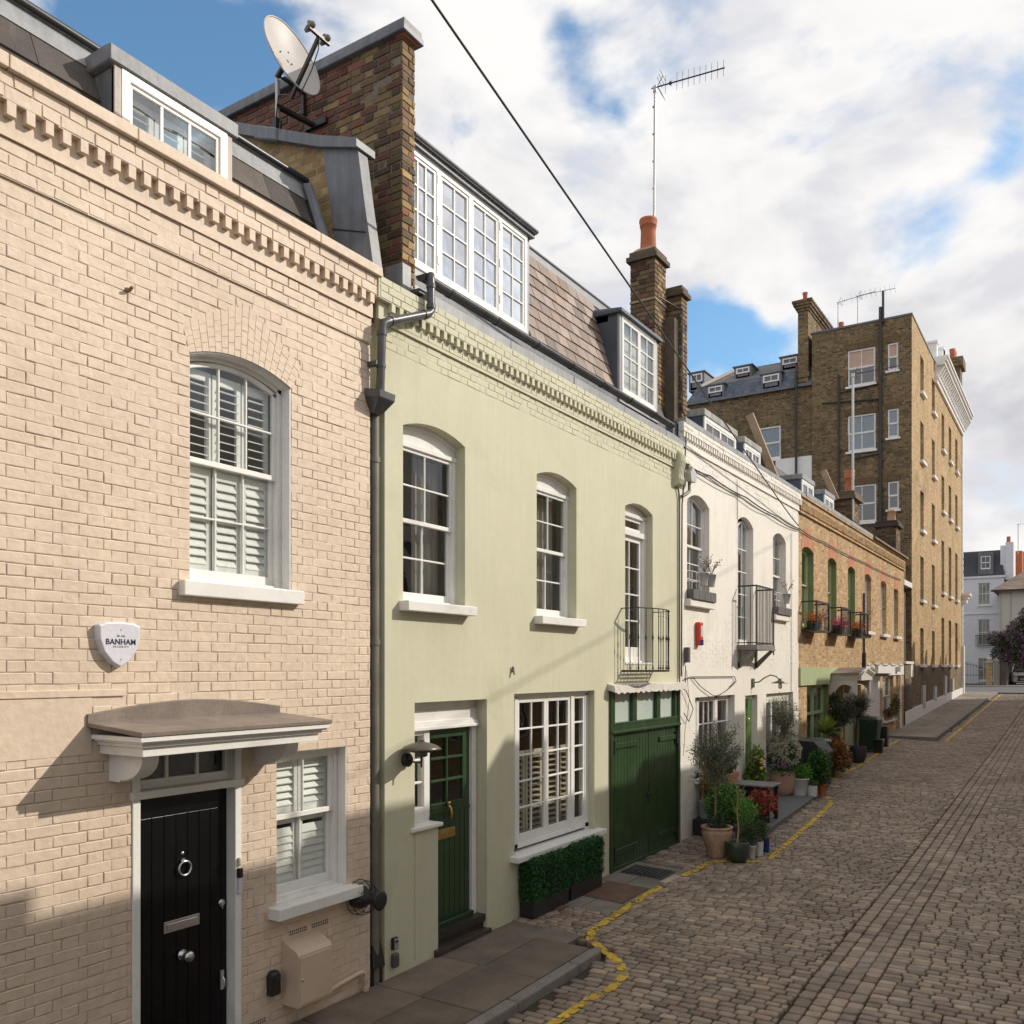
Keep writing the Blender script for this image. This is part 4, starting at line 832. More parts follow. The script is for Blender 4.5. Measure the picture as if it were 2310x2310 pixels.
b = MB(); b.hexa([(-.62,9.34,8.34),(-.59,9.34,8.34),(-.59,13.6,8.34),(-.62,13.6,8.34)], [(-.72,9.34,8.53),(-.68,9.34,8.53),(-.68,13.6,8.53),(-.72,13.6,8.53)]); b.build('white_fascia', M_leadlight, rf)
b = MB(); b.tube([(-.70,9.3,8.56),(-.70,13.3,8.56)], .028, 8); b.build('ridge_roll', M_pipe, rf)
XS = -.12; FQ = Fr('X', XS)
b = MB(); b.box(-1.3, XS-.03, 11.68, 11.745, 6.86, 8.10); b.hexa([(-1,11.68,8.0),(-.3,11.68,8.0),(-.3,11.74,8.0),(-1,11.74,8.0)], [(-1,11.68,8.2),(-.3,11.68,8.12),(-.3,11.74,8.12),(-1,11.74,8.2)]); b.box(-.75, XS-.03, 13.0, 13.06, 6.86, 8.10)
b.build('dormer_cheek', mat('dark_lead_cheek', (.085,.10,.125), .5, var=.15, vs=2, metal=.3, bump=.001), rf, bevel=.006)
b = MB(); FQ.box(b, 11.68, 11.75, 6.86, 8.09, -.04, -.0); FQ.box(b, 12.985, 13.06, 6.86, 8.09, -.04, 0); FQ.box(b, 11.66, 13.08, 6.80, 6.965, -.04, .012); b.build('dormer_lead_edge', M_leadlight, rf, bevel=.005)
b = MB(); b.box(-1.2, XS+.06, 11.62, 13.12, 8.09, 8.15); b.hexa([(-1.2,11.62,8.15),(XS+.03,11.62,8.15),(XS+.03,13.12,8.15),(-1.2,13.12,8.15)], [(-1.2,11.7,8.30),(XS-.05,11.7,8.19),(XS-.05,13.05,8.19),(-1.2,13.05,8.30)]); b.build('dormer_roof', mat('dark_lead_cheek', (0,0,0)), rf, bevel=.008)
b = MB(); FQ.box(b, 11.75, 12.985, 6.965, 7.01, -.05, .01); FQ.box(b, 11.75, 12.985, 8.05, 8.09, -.05, .01); FQ.box(b, 11.75, 11.79, 7.0, 8.06, -.05, .01); FQ.box(b, 12.945, 12.985, 7.0, 8.06, -.05, .01); sw = b.build('dormer_window', M_white, H2, bevel=.003)
for a, e in ((11.79,12.365), (12.37,12.945)): b = MB(); grid(b, FQ, a, e, 7.01, 8.05, 0, 2, 4, st=.04, br=.018); b.build('casement', M_white, sw)
b = MB(); pane(b, FQ, 11.8, 12.94, 7.02, 8.04, -.02); b.build('pane', glass('dormer_glass_pale', (.8,.84,.84), 2.2), sw); b = MB(); drape(b, FQ, 11.8, 12.94, 7.0, 8.05, -.12, wave=.01, pitch=.1); b.build('blind', M_net, sw)
# chimney stacks on the party wall
b = MB(); rg3 = random.Random(12)
def stack(mb, x0, x1, y0, y1, z0, z1, rg=rg3, k=.15):
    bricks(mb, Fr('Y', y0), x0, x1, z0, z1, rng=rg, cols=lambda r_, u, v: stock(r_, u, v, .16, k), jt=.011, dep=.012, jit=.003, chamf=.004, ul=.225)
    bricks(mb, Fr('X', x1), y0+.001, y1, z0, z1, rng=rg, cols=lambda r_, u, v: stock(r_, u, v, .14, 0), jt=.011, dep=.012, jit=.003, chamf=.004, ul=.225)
stack(b, -.71, -.27, 13.30, 13.76, 6.8, 9.58); stack(b, -.36, -.05, 13.88, 14.14, 6.8, 9.12)
for x0, x1, y0, y1, z0 in ((-.71,-.27,13.30,13.76,9.58), (-.36,-.05,13.88,14.14,9.12)):
    c = (.10,.075,.05); b.box(x0-.05, x1+.05, y0-.05, y1+.05, z0, z0+.075, c); b.box(x0-.01, x1+.01, y0-.01, y1+.01, z0+.075, z0+.16, (.12,.09,.055))
b.box(-.715, -.262, 13.29, 13.77, 8.90, 8.935, (.30,.24,.15))
ch = b.build('chimney_stack', M_stock, rf, bevel=.004)
b = MB(); b.box(-.70, -.28, 13.31, 13.76, 6.8, 9.6); b.box(-.35, -.06, 13.89, 14.14, 6.8, 9.13); b.box(-.6,-.1,13.7,13.9,6.8,8.7); b.build('mortar_core', M_mortardark, rf)
b = MB(); b.hexa([(-.70,13.31,9.74),(-.28,13.31,9.74),(-.28,13.75,9.74),(-.70,13.75,9.74)], [(-.62,13.4,9.83),(-.36,13.4,9.83),(-.36,13.66,9.83),(-.62,13.66,9.83)]); b.build('mortar_flaunching', M_terraold, rf)
b = MB(); b.lathe([(.135,0),(.122,.30),(.128,.40),(.135,.405),(.14,.43),(.135,.44),(.15,.49),(.145,.53),(.11,.535),(.10,.50)], (-.49,13.53,9.80), 24); b.build('chimney_pot', M_terracotta, rf)
b = MB(); b.box(-.38, -.045, 13.5, 13.86, 6.66, 6.92); b.build('lead_box', M_lead, rf, bevel=.006)
# scrolled end bracket of the cornice, drip pipe
b = MB(); sp = [(.0,6.40),(.08,6.42),(.13,6.36),(.14,6.26),(.115,6.16),(.10,6.05),(.115,5.97),(.09,5.90),(.04,5.87),(0,5.86)]
b.prism([(x, 13.40, z) for x, z in sp], (0, .20, 0)); 
for k in range(3): b.prism([(x+.012, 13.43+.055*k, z) for x, z in sp[1:-1]] , (0, .03, 0))
b.build('scroll_bracket', M_green, H2, bevel=.006)
b = MB(); b.tube([(.03,13.52,5.86),(.03,13.56,5.80),(.03,13.60,5.70),(.03,13.605,.1)], .014, 8); b.build('conduit', M_greypipe, H2)
b = MB(); b.tube([(.03,14.0,6.95),(.05,13.96,6.85),(.06,13.80,6.75),(.07,13.70,6.0),(.05,13.655,5.6),(.04,13.655,2.8)], .012, 6); b.tube([(-.20,13.35,8.92),(-.10,13.84,8.90),(-.03,13.87,8.88),(-.03,13.87,7.2),(-.0,14.15,6.95)], .012, 6); b.build('conduit', M_pipe, H2)
b = MB(); b.tube([(-.02,8.585,2.90),(.03,8.585,2.90),(.04,8.585,2.86)], [.02,.016,.012], 8); b.ball((.02,8.585,2.93), .018, 8, sc=(1,.7,1.6)); tag(b.build('wall_hook', M_greypipe, org=(0,8.585,2.9)), 'small iron hook in the pale green wall above the front door and wide window', 'hook')
# wall lamp with tiered shade
L = thing('wall_lamp', 'black wall lamp with a wide tiered shade beside the dark green front door', 'wall lamp', (0, 6.67, 2.04))
b = MB(); b.lathe([(.062,0),(.066,.01),(.066,.045),(.055,.055),(0,.056)], (0,6.675,2.045), 24, axis=(1,0,0)); b.build('wall_rose', M_black, L)
b = MB(); b.tube([(.05,6.675,2.045),(.10,6.675,2.03),(.20,6.675,2.03)], .009, 8); b.tube([(.20,6.675,1.985),(.20,6.675,2.15)], [.009,.014], 10); b.build('arm', M_black, L)
b = MB(); b.lathe([(.030,.235),(.035,.228),(.10,.212),(.165,.185),(.195,.160),(.190,.156),(.09,.19),(.0,.2)], (.20,6.675,2.0), 36)
b.lathe([(.105,.150),(.108,.134),(.085,.128),(.06,.135),(.02,.15)], (.20,6.675,2.0), 30); b.lathe([(.058,.125),(.062,.098),(.04,.085),(.012,.09)], (.20,6.675,2.0), 24); b.lathe([(.03,.25),(.03,.225)], (.20,6.675,2.0), 14)
b.lathe([(.09,.16),(.03,.09)], (.20,6.675,2.0), 16); b.build('lamp_shade', mat('bronze_grey_shade', (.12,.11,.095), .35, var=.1, metal=.5), L)
# key safe and socket
b = MB(); b.box(0,.035,6.46,6.54,.26,.375); ks = tag(b.build('key_safe', M_black, org=(0,6.5,.26), bevel=.012, seg=3), 'black key safe with silver face low on the pale green wall', 'key safe'); b = MB(); b.box(.034,.040,6.475,6.53,.27,.36); b.build('key_pad', M_alum, ks, bevel=.006); b = MB(); b.box(.039,.043,6.487,6.518,.33,.35); b.build('dial_window', M_black, ks)
b = MB(); b.box(0,.05,6.455,6.54,.09,.225); tag(b.build('outdoor_socket', mat('slate_grey_plastic', (.08,.08,.085), .45), org=(0,6.5,.1), bevel=.02, seg=3), 'dark grey outdoor socket just below the key safe', 'socket box')
b = MB(); b.box(-.12,-.01,6.2,6.36,-.1,.18); b.hexa([(-.1,6.19,.15),(.03,6.19,.15),(.03,6.36,.15),(-.1,6.36,.15)], [(-.1,6.24,.42),(-.03,6.24,.42),(-.03,6.34,.42),(-.1,6.34,.42)]); tag(b.build('drain_shoe', M_black, org=(0,6.27,0), bevel=.01), 'black drain shoe at the foot of the downpipe between the cream and green houses', 'drain')
# clipped box hedges in troughs
def hedge_planter(y0, label):
    t = thing('box_hedge_planter', label, 'planter', (.2, y0+.4, rz(.2, y0)), 'clipped box hedges in black troughs'); z0 = rz(.2, y0)
    b = MB(); b.box(.012, .205, y0, y0+.84, z0, z0+.21); b.build('trough', M_black, t, bevel=.006)
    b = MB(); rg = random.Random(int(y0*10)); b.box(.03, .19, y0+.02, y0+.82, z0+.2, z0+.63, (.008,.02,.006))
    for i in range(11000):
        s = rg.random(); x = rg.uniform(.015,.215); y = rg.uniform(y0,y0+.84); z = rg.uniform(z0+.20,z0+.66)
        if s < .5: x = .215 + rg.gauss(0,.013)
        elif s < .70: y = y0 + rg.gauss(0,.013)
        elif s < .94: z = z0+.66+rg.gauss(0,.013)
        else: y = y0+.84
        z -= .04*max(0, (abs(y-y0-.42)-.34)/.08)**2 if z > z0+.6 else 0
        leaf(b, (x,y,z), .016, rg, rg.choice([(.018,.07,.02),(.03,.12,.03),(.06,.19,.05),(.02,.08,.03)]))
    b.build('foliage', M_leaf, t)
def leaf(mb, p, s, rg, c, asp=.5, d=None):
    p = V(p); d = V(d) if d else V((rg.gauss(0,1), rg.gauss(0,1), rg.gauss(.4,1))); d.normalize()
    q = V((rg.gauss(0,1), rg.gauss(0,1), rg.gauss(0,1))).cross(d); 
    if q.length < .01: return
    q.normalize(); a = p; t = p + d*s*1.7; q *= s*asp*.9; m = p + d*s*.8; k = rg.uniform(.7, 1.3)
    mb.add([a, m+q, t, m-q], [(0,1,2,3)], c=(c[0]*k, c[1]*k, c[2]*k))
hedge_planter(8.74, 'left hand clipped box hedge in a black trough under the wide white sill')
hedge_planter(9.64, 'right hand clipped box hedge in a black trough next to the garage doors')
# ================================================================ white house
H3 = thing('white_brick_house', 'white painted mews house with iron balcony and green door, third from the left', 'house', (0, 17, .2))
WL, WR = 13.675, 20.95
WW = [(14.0, 15.055, 4.09, 5.74, .15), (16.535, 17.56, 3.40, 5.72, .16), (18.914, 19.90, 4.09, 5.72, .15)]
WG = (14.366, 16.42, 1.05, 2.435, 0); WD = (17.05, 17.83, .2, 2.40, 0); WB = (18.43, 20.5, .25, 2.40, 0)
b = MB(); wall(b, FX, WL, WR, -.1, 6.585, WW + [WG, WD, WB], rev=.13); b.build('white_wall', M_whitewall, H3)
b = MB(); rw = random.Random(21)
bricks(b, FX, WL+.02, WR, .2, 1.9, [WG, WD, WB], rng=rw, w=.003, dep=.006, jt=.009, jit=.0015, cols=lambda r_, u, v: 'skip' if (r_.random() < .25 or v > 1.5+.3*math.sin(u*3)) else None)
bricks(b, FX, WL+.02, WR, 2.95, 4.0, WW, rng=rw, w=.002, dep=.006, jt=.009, jit=.0015, cols=lambda r_, u, v: 'skip' if r_.random() < .35 or (u < 16 and v > 3.5) else None)
bricks(b, FX, WL+.02, WR, 6.3, 6.58, rng=rw, w=.003, dep=.01, jt=.008, jit=.002, cols=lambda r_, u, v: 'skip' if u > 15.5 and r_.random() < .6 else None)
FX.box(b, WL+.0, WR, 6.585, 6.62, -.02, .03); FX.box(b, WL, WR, 6.62, 6.725, -.02, .02); bricks(b, FX, WL, WR, 6.81, 6.96, rng=rw, w=.075, dep=.02, ch=.075); FX.box(b, WL, WR, 6.81, 6.965, -.02, .062); FX.box(b, WL, WR, 6.67, 6.82, -.02, .0)
y = WL+.03
while y < WR: j = rw.uniform(-.004,.004); b.box(0, .068+j, y+j, y+.055, 6.725, 6.81); y += .1165
b.build('painted_brickwork', M_whitebrick if False else M_whitewall, H3)
b = MB(); yy = WL+.1
while yy < WR+.3: e = min(yy+1.3, WR+.4); b.box(-.4, .07, yy+.003, e-.003, 6.96, 7.055); yy = e
b.build('parapet_capping', M_leadlight, H3, bevel=.008)
w = sash_window(H3, FX, 14.0, 15.055, 4.09, 5.74, .15, dep=.10, cols=2, rows=(2,3), meet=5.02, sill=None, inside='drape')
b = MB(); FX.box(b, 13.93, 15.10, 3.965, 4.085, -.12, .09); b.build('sill', M_whitewall, w, bevel=.01)
w = sash_window(H3, FX, 18.914, 19.90, 4.09, 5.72, .15, dep=.10, cols=2, rows=(2,2), meet=4.95, sill=None, inside='drape'); b = MB(); FX.box(b, 18.85, 19.97, 3.965, 4.085, -.12, .09); b.build('sill', M_whitewall, w, bevel=.01)
u0, u1, v0, vs, ri = WW[1]; b = MB(); wd = -.10
FX.box(b, u0, u0+.045, v0, vs, wd-.1, wd); FX.box(b, u1-.045, u1, v0, vs, wd-.1, wd); FX.box(b, u0+.30, u0+.36, v0, vs+.1, wd-.1, wd); FX.box(b, u0, u1, v0, v0+.06, wd-.1, wd)
fd = b.build('french_window', M_white, H3, bevel=.004)
b = MB(); grid(b, FX, u0+.04, u0+.30, v0+.05, vs, wd-.01, 1, 5, st=.04, br=.018); grid(b, FX, u0+.36, u1-.04, v0+.05, vs-.02, wd-.01, 2, 5, st=.05, br=.02, rise=.14); b.build('door_leaf', M_white, fd)
b = MB(); pane(b, FX, u0+.03, u1-.03, v0+.1, vs-.03, wd-.03, .14); b.build('pane', M_glass, fd); b = MB(); room(b, FX, u0, u1, v0, vs+.1, wd-.1); b.build('room_interior', M_room, fd)
b = MB(); drape(b, FX, u0+.1, u1-.05, v0, vs, wd-.2, pitch=.12); b.build('curtain', M_curtain, fd)
# iron balcony on brackets
b = MB(); X1 = .36; ya, yb = 16.60, 17.72
b.box(-.02, X1+.02, ya-.03, yb+.03, 3.30, 3.38); b.box(-.02, X1+.03, ya-.04, yb+.04, 3.285, 3.305)
for y in (ya, yb-.06): b.box(0, .04, y, y+.06, 2.93, 3.29); b.prism([(0,y,2.95),(.05,y,2.95),(X1,y,3.27),(X1-.06,y,3.29),(0,y,3.03)], (0,.06,0))
bal = b.build('balcony_slab', mat('grey_balcony_paint', (.20,.19,.18), .6, var=.15), H3)
b = MB()
for z, h in ((4.50,.03), (3.42,.02)): b.beam((0,ya,z),(X1,ya,z),.02,h); b.beam((X1,ya,z),(X1,yb,z),.02,h); b.beam((X1,yb,z),(0,yb,z),.02,h)
for x in (.02,.13,.245): b.beam((x,ya,3.38),(x,ya,4.49),.012,.012); b.beam((x,yb,3.38),(x,yb,4.49),.012,.012)
n = 12
for i in range(n+1): y = ya+(yb-ya)*i/n; b.beam((X1,y,3.20 if i in (0,n) else 3.38),(X1,y,4.49),.022 if i in (0,n) else .013,.022 if i in (0,n) else .013)
b.build('railing', M_iron, bal)
# ground floor openings
b = MB(); wd = -.10
for a, e in ((14.366,14.42), (14.70,14.80), (15.62,15.74), (16.33,16.42)): FX.box(b, a, e, 1.05, 2.435, wd-.08, wd)
FX.box(b, 14.366, 16.42, 2.38, 2.435, wd-.08, wd); FX.box(b, 14.366, 16.42, 1.05, 1.12, wd-.08, wd); cw = b.build('casement_window', M_white, H3, bevel=.004)
for a, e, c in ((14.42,14.70,1), (14.80,15.62,3), (15.74,16.33,1)): b = MB(); grid(b, FX, a, e, 1.12, 2.38, wd-.01, c, 3, st=.04, br=.022); b.build('casement', M_white, cw)
b = MB(); pane(b, FX, 14.4, 16.35, 1.12, 2.38, wd-.03); b.build('pane', M_glass, cw); b = MB(); room(b, FX, 14.37, 16.4, 1.05, 2.4, wd-.09); b.build('room_interior', mat('grey_room', (.13,.12,.11), .9), cw)
b = MB(); FX.box(b, 14.30, 16.48, .97, 1.05, -.12, .08); b.build('sill', M_whitewall, cw, bevel=.01)
b = MB(); FX.box(b, 17.05, 17.12, .2, 2.40, -.2, -.08); FX.box(b, 17.76, 17.83, .2, 2.40, -.2, -.08); FX.box(b, 17.05, 17.83, 2.33, 2.40, -.2, -.08); dfr = b.build('door_frame', M_white, H3)
b = MB(); FX.box(b, 17.12, 17.76, .2, 2.33, -.15, -.105)
for a, e, z0, z1 in ((17.19,17.41,1.35,2.22), (17.47,17.69,1.35,2.22), (17.19,17.41,.4,1.2), (17.47,17.69,.4,1.2)): FX.box(b, a, e, z0, z1, -.106, -.095)
dr = b.build('front_door', mat('leaf_green_paint', (.075,.17,.04), .3, var=.1, stain=((.05,.16,.03),.4)), H3, bevel=.01)
b = MB(); b.tube([(-.09,17.44,1.95),(-.055,17.44,1.93),(-.05,17.44,1.80),(-.09,17.44,1.78)], .014, 8); b.lathe([(.03,0),(.03,.02),(0,.03)], (-.1,17.70,1.45), 12, axis=(1,0,0)); b.build('door_knocker', M_brass, dr)
b = MB(); wd = -.09
FX.box(b, 18.43, 20.5, 2.20, 2.40, wd-.08, wd); FX.box(b, 18.43, 18.50, .25, 2.2, wd-.08, wd); FX.box(b, 20.38, 20.5, .25, 2.2, wd-.08, wd); FX.box(b, 19.02, 19.12, .25, 2.2, wd-.08, wd+.01); FX.box(b, 18.50, 20.38, 1.12, 1.20, wd-.08, wd+.02); FX.box(b, 18.50, 20.38, .25, 1.12, wd-.06, wd-.02)
FX.box(b, 19.72, 19.80, 1.2, 2.2, wd-.08, wd); gp = b.build('glazed_screen', M_white, H3, bevel=.004)
b = MB(); pane(b, FX, 18.5, 20.38, 1.2, 2.2, wd-.03); b.build('pane', M_glass, gp); b = MB(); room(b, FX, 18.43, 20.5, 1.1, 2.3, wd-.09); b.build('room_interior', M_room, gp)
# attic dormers
b = MB(); b.quad((-.42,WL+.3,6.96),(-.42,28.2,6.96),(-1.3,28.2,8.3),(-1.3,WL+.3,8.3)); b.quad((-1.3,WL+.3,8.3),(-1.3,28.2,8.3),(-4.5,28.2,8.7),(-4.5,WL+.3,8.7)); b.quad((-.42,WL+.3,6.96),(-.42,28.2,6.96),(0,28.2,6.96),(0,WL+.3,6.96))
rf3 = b.build('roof_slope', M_farroof, H3)
def dormer(parent, rf, y0, y1, zt=7.70, x=-.32, n=4, long=.13, lead=None):
    b = MB(); b.box(-1.6, x, y0+.03, y1-.03, 6.98, zt-.13); b.build('dormer_cheek', mat('blue_lead', (.10,.125,.17), .5, var=.2, vs=1.5, metal=.2, bump=.001, streak=.15), rf)
    b = MB(); b.box(-1.7, x+.05, y0, y1, zt-.13, zt); b.build('dormer_roof', lead or mat('lichened_lead', (.33,.33,.31), .7, var=.2, vs=3, streak=.3, stain=((.45,.43,.38),.5)), rf, bevel=.01)
    fr = Fr('X', x+.001); b = MB(); fr.box(b, y0+.05, y0+.12, 7.0, zt-.13, -.01, .03); fr.box(b, y1-.12, y1-.05, 7.0, zt-.13, -.01, .03); fr.box(b, y0+.12, y1-.12, zt-.2, zt-.13, -.01, .03); m = (y0+y1)/2
    grid(b, fr, y0+.12, m, 7.02, zt-.2, .022, n//2, 2, st=.04, br=.02, d=.02); grid(b, fr, m, y1-.12, 7.02, zt-.2, .022, n//2, 2, st=.04, br=.02, d=.02); dw = b.build('dormer_window', M_white, parent)
    b = MB(); pane(b, fr, y0+.12, y1-.12, 7.03, zt-.2, .008); b.build('pane', mat('dim_attic_glass', (.06,.06,.065), .12, var=.3), dw)
dormer(H3, rf3, 15.55, 17.42); dormer(H3, rf3, 17.86, 19.04)
b = MB(); b.beam((-.94,20.3,8.82), (-.36,20.35,7.25), .10, .17, up=(1,0,0)); b.build('party_wall_board', M_woodwarm, rf3); b = MB(); b.prism([(-.34,20.38,6.98),(-1.02,20.38,8.72),(-4.4,20.38,8.8),(-4.4,20.38,6.98)], (0,.2,0)); b.build('party_wall', M_brown, rf3)
# alarm boxes, light, security light
b = MB(); b.box(0,.09,14.37,14.53,3.32,3.72); ra = tag(b.build('alarm_box', M_red, org=(0,14.45,3.5), bevel=.02, seg=2), 'red burglar alarm box on the white house wall below the left window', 'alarm box'); b = MB(); b.box(.088,.096,14.385,14.515,3.33,3.42); b.build('blue_label', M_blue, ra); b = MB(); b.box(.088,.094,14.40,14.50,3.47,3.66); b.build('white_label', M_whitepot, ra)
b = MB(); b.box(0,.08,13.86,13.95,3.03,3.28); tag(b.build('wall_box', mat('charcoal_box', (.10,.09,.085), .6), org=(0,13.9,3.0), bevel=.006), 'narrow charcoal box on the white wall beside the green house corner', 'junction box')
L = thing('gooseneck_lamp', 'swan neck wall lamp with grey shade above the green door of the white house', 'wall lamp', (0, 17.5, 2.7))
b = MB(); b.box(0,.04,17.44,17.53,2.55,2.73); b.tube([(.03,17.48,2.65),(.12,17.55,2.66),(.2,17.62,2.74),(.3,17.70,2.80),(.40,17.78,2.77),(.46,17.82,2.68)], .013, 8); b.build('arm', M_greypipe, L)
b = MB(); b.lathe([(.035,.07),(.04,.03),(.17,-.02),(.168,-.028),(.03,.01)], (.46,17.82,2.66), 24); b.build('lamp_shade', M_greypipe, L); b = MB(); b.lathe([(.03,0),(.04,-.08),(.035,-.12),(0,-.13)], (.46,17.82,2.65), 14); b.build('bulb', M_lens, L)
L = thing('security_light', 'grey floodlight with sensor at the top corner of the white house', 'security light', (0, 13.95, 5.9))
b = MB(); b.prism([(.06,13.80,6.0),(.06,14.0,6.0),(.06,14.02,6.16),(.06,13.86,6.24),(.06,13.76,6.14)], (.10,0,0)); b.build('lamp_head', M_alum, L, bevel=.01); b = MB(); b.tube([(.08,13.9,6.0),(.08,13.9,5.86),(.07,13.80,5.80),(.04,13.69,5.74)], .028, 8); b.box(.03,.10,13.83,13.9,6.20,6.3); b.build('bracket', M_greypipe, L)
# hanging pots and window boxes
def barrow(y0, y1, z, label, k):
    t = thing('window_rail', label, 'window rail', (0, (y0+y1)/2, z)); b = MB()
    for dz in (0, .17, .34): b.tube([(-.06,y0,z+dz),(.04,y0+.02,z+dz),(.04,y1-.02,z+dz),(-.06,y1,z+dz)], .008, 6)
    for i in range(5): y = y0+.1+(y1-y0-.2)*i/4; b.tube([(.04,y,z),(.04,y,z+.34)], .006, 6)
    b.build('rail', M_white, t)
barrow(14.02, 15.04, 4.22, 'white window rail with pots across the left window of the white house', 2); barrow(18.93, 19.88, 4.22, 'white window rail with pots across the right window of the white house', 1)
for (ya_, yb_), nm in (((13.98, 15.09), 'dark timber window box on the left sill of the white house'), ((18.90, 19.95), 'dark timber window box on the right sill of the white house')):
    b = MB(); n = 4
    for i in range(n): a = ya_+(yb_-ya_)*i/n; b.box(-.1, .12, a+.004, a+(yb_-ya_)/n-.004, 4.086, 4.25)
    tag(b.build('window_box', mat('dark_timber', (.12,.115,.11), .8, var=.2, vs=6), org=(0,ya_,4.09), bevel=.004), nm, 'window box', 'window boxes of the white house')
for i, (y, lb) in enumerate(((14.45,'left white pot of dry stems hooked on the rail of the left window'), (14.80,'right white pot of dry stems hooked on the rail of the left window'), (19.5,'white pot of dry stems hooked on the rail of the right window'))):
    t = thing('hanging_pot', lb, 'hanging pot', (.1, y, 4.33), 'white pots hung on the window rails'); b = MB(); b.lathe([(.055,0),(.085,.22),(.09,.22),(.08,.20),(0,.2)], (.13,y,4.34), 18); b.build('pot', M_whitepot, t)
    b = MB(); rg = random.Random(i)
    for k in range(14):
        a = rg.uniform(0,6.3); l = rg.uniform(.12,.3); p = V((.13,y,4.54)); q = p + V((math.cos(a)*l*.5, math.sin(a)*l*.6+.05, l)); b.tube([p, (p+q)/2+V((0,0,.03)), q], .003, 4)
        for _ in range(4): leaf(b, q+V((rg.gauss(0,.02),rg.gauss(0,.02),rg.gauss(0,.02))), .02, rg, (.14,.09,.06))
    b.col = None
    for i_, c in enumerate(b.c): b.c[i_] = c or (.15,.11,.08)
    b.build('stems', M_leaf, t)
# cables clipped to the white and brick fronts
def cable(name, pts, r, label, cat='cable', group=None, sag=0):
    P = []
    for (a, c) in zip(pts, pts[1:]):
        a, c = V(a), V(c)
        for k in range(8): t = k/8; P.append(a.lerp(c, t) - V((0,0,sag*4*t*(1-t))))
    P.append(V(pts[-1])); b = MB(); b.tube(P, r, 6); return tag(b.build(name, M_iron, org=pts[0]), label, cat, group)
cable('wall_cable', [(.03,13.75,6.33),(.03,15.0,6.32),(.04,17,6.26),(.04,19.2,6.20),(.04,20.9,6.17),(.04,23.2,6.14),(.04,28.2,6.13),(.04,34.8,6.16)], .013, 'thick black cable looping along the top of the white and brick fronts', group=None, sag=.035)
cable('thin_cable', [(.05,13.75,6.30),(.05,16.5,6.22),(.05,18.4,6.15),(.05,20.9,6.14)], .008, 'thin dark cable hanging just under the thick one on the white front', sag=.05)
cable('drop_cable', [(.02,16.50,6.5),(.02,16.52,6.1),(.02,16.53,5.76)], .006, 'thin vertical cable above the iron balcony window')
cable('looped_cable', [(.03,13.8,2.75),(.03,14.1,2.79),(.03,16.3,2.78),(.03,16.42,2.70),(.03,16.1,2.6)], .008, 'slack cable looping above the ground floor window of the white house')
cable('slack_cable', [(.03,14.2,2.78),(.04,14.9,2.52),(.04,15.4,2.45),(.03,16.4,2.68)], .007, 'sagging cable loop on the white wall below the iron balcony', sag=.03)
cable('coiled_cable', [(.03,13.86,2.98),(.05,13.80,2.6),(.05,14.15,2.25),(.05,13.95,2.05),(.05,13.74,2.2)], .007, 'dark cable coil hanging beside the garage doors')
cable('thin_loop', [(.03,13.9,2.9),(.04,14.0,2.4),(.04,13.8,1.9),(.04,13.74,1.5)], .004, 'very thin dangling cable beside the garage doors')
cable('overhead_cable', [(.05,20.75,6.22),(.22,18.4,6.50),(1.2,5.56,8.2),(2.0,-5.,9.55)], .0125, 'thick dark overhead cable crossing the sky from the white house', sag=.02)
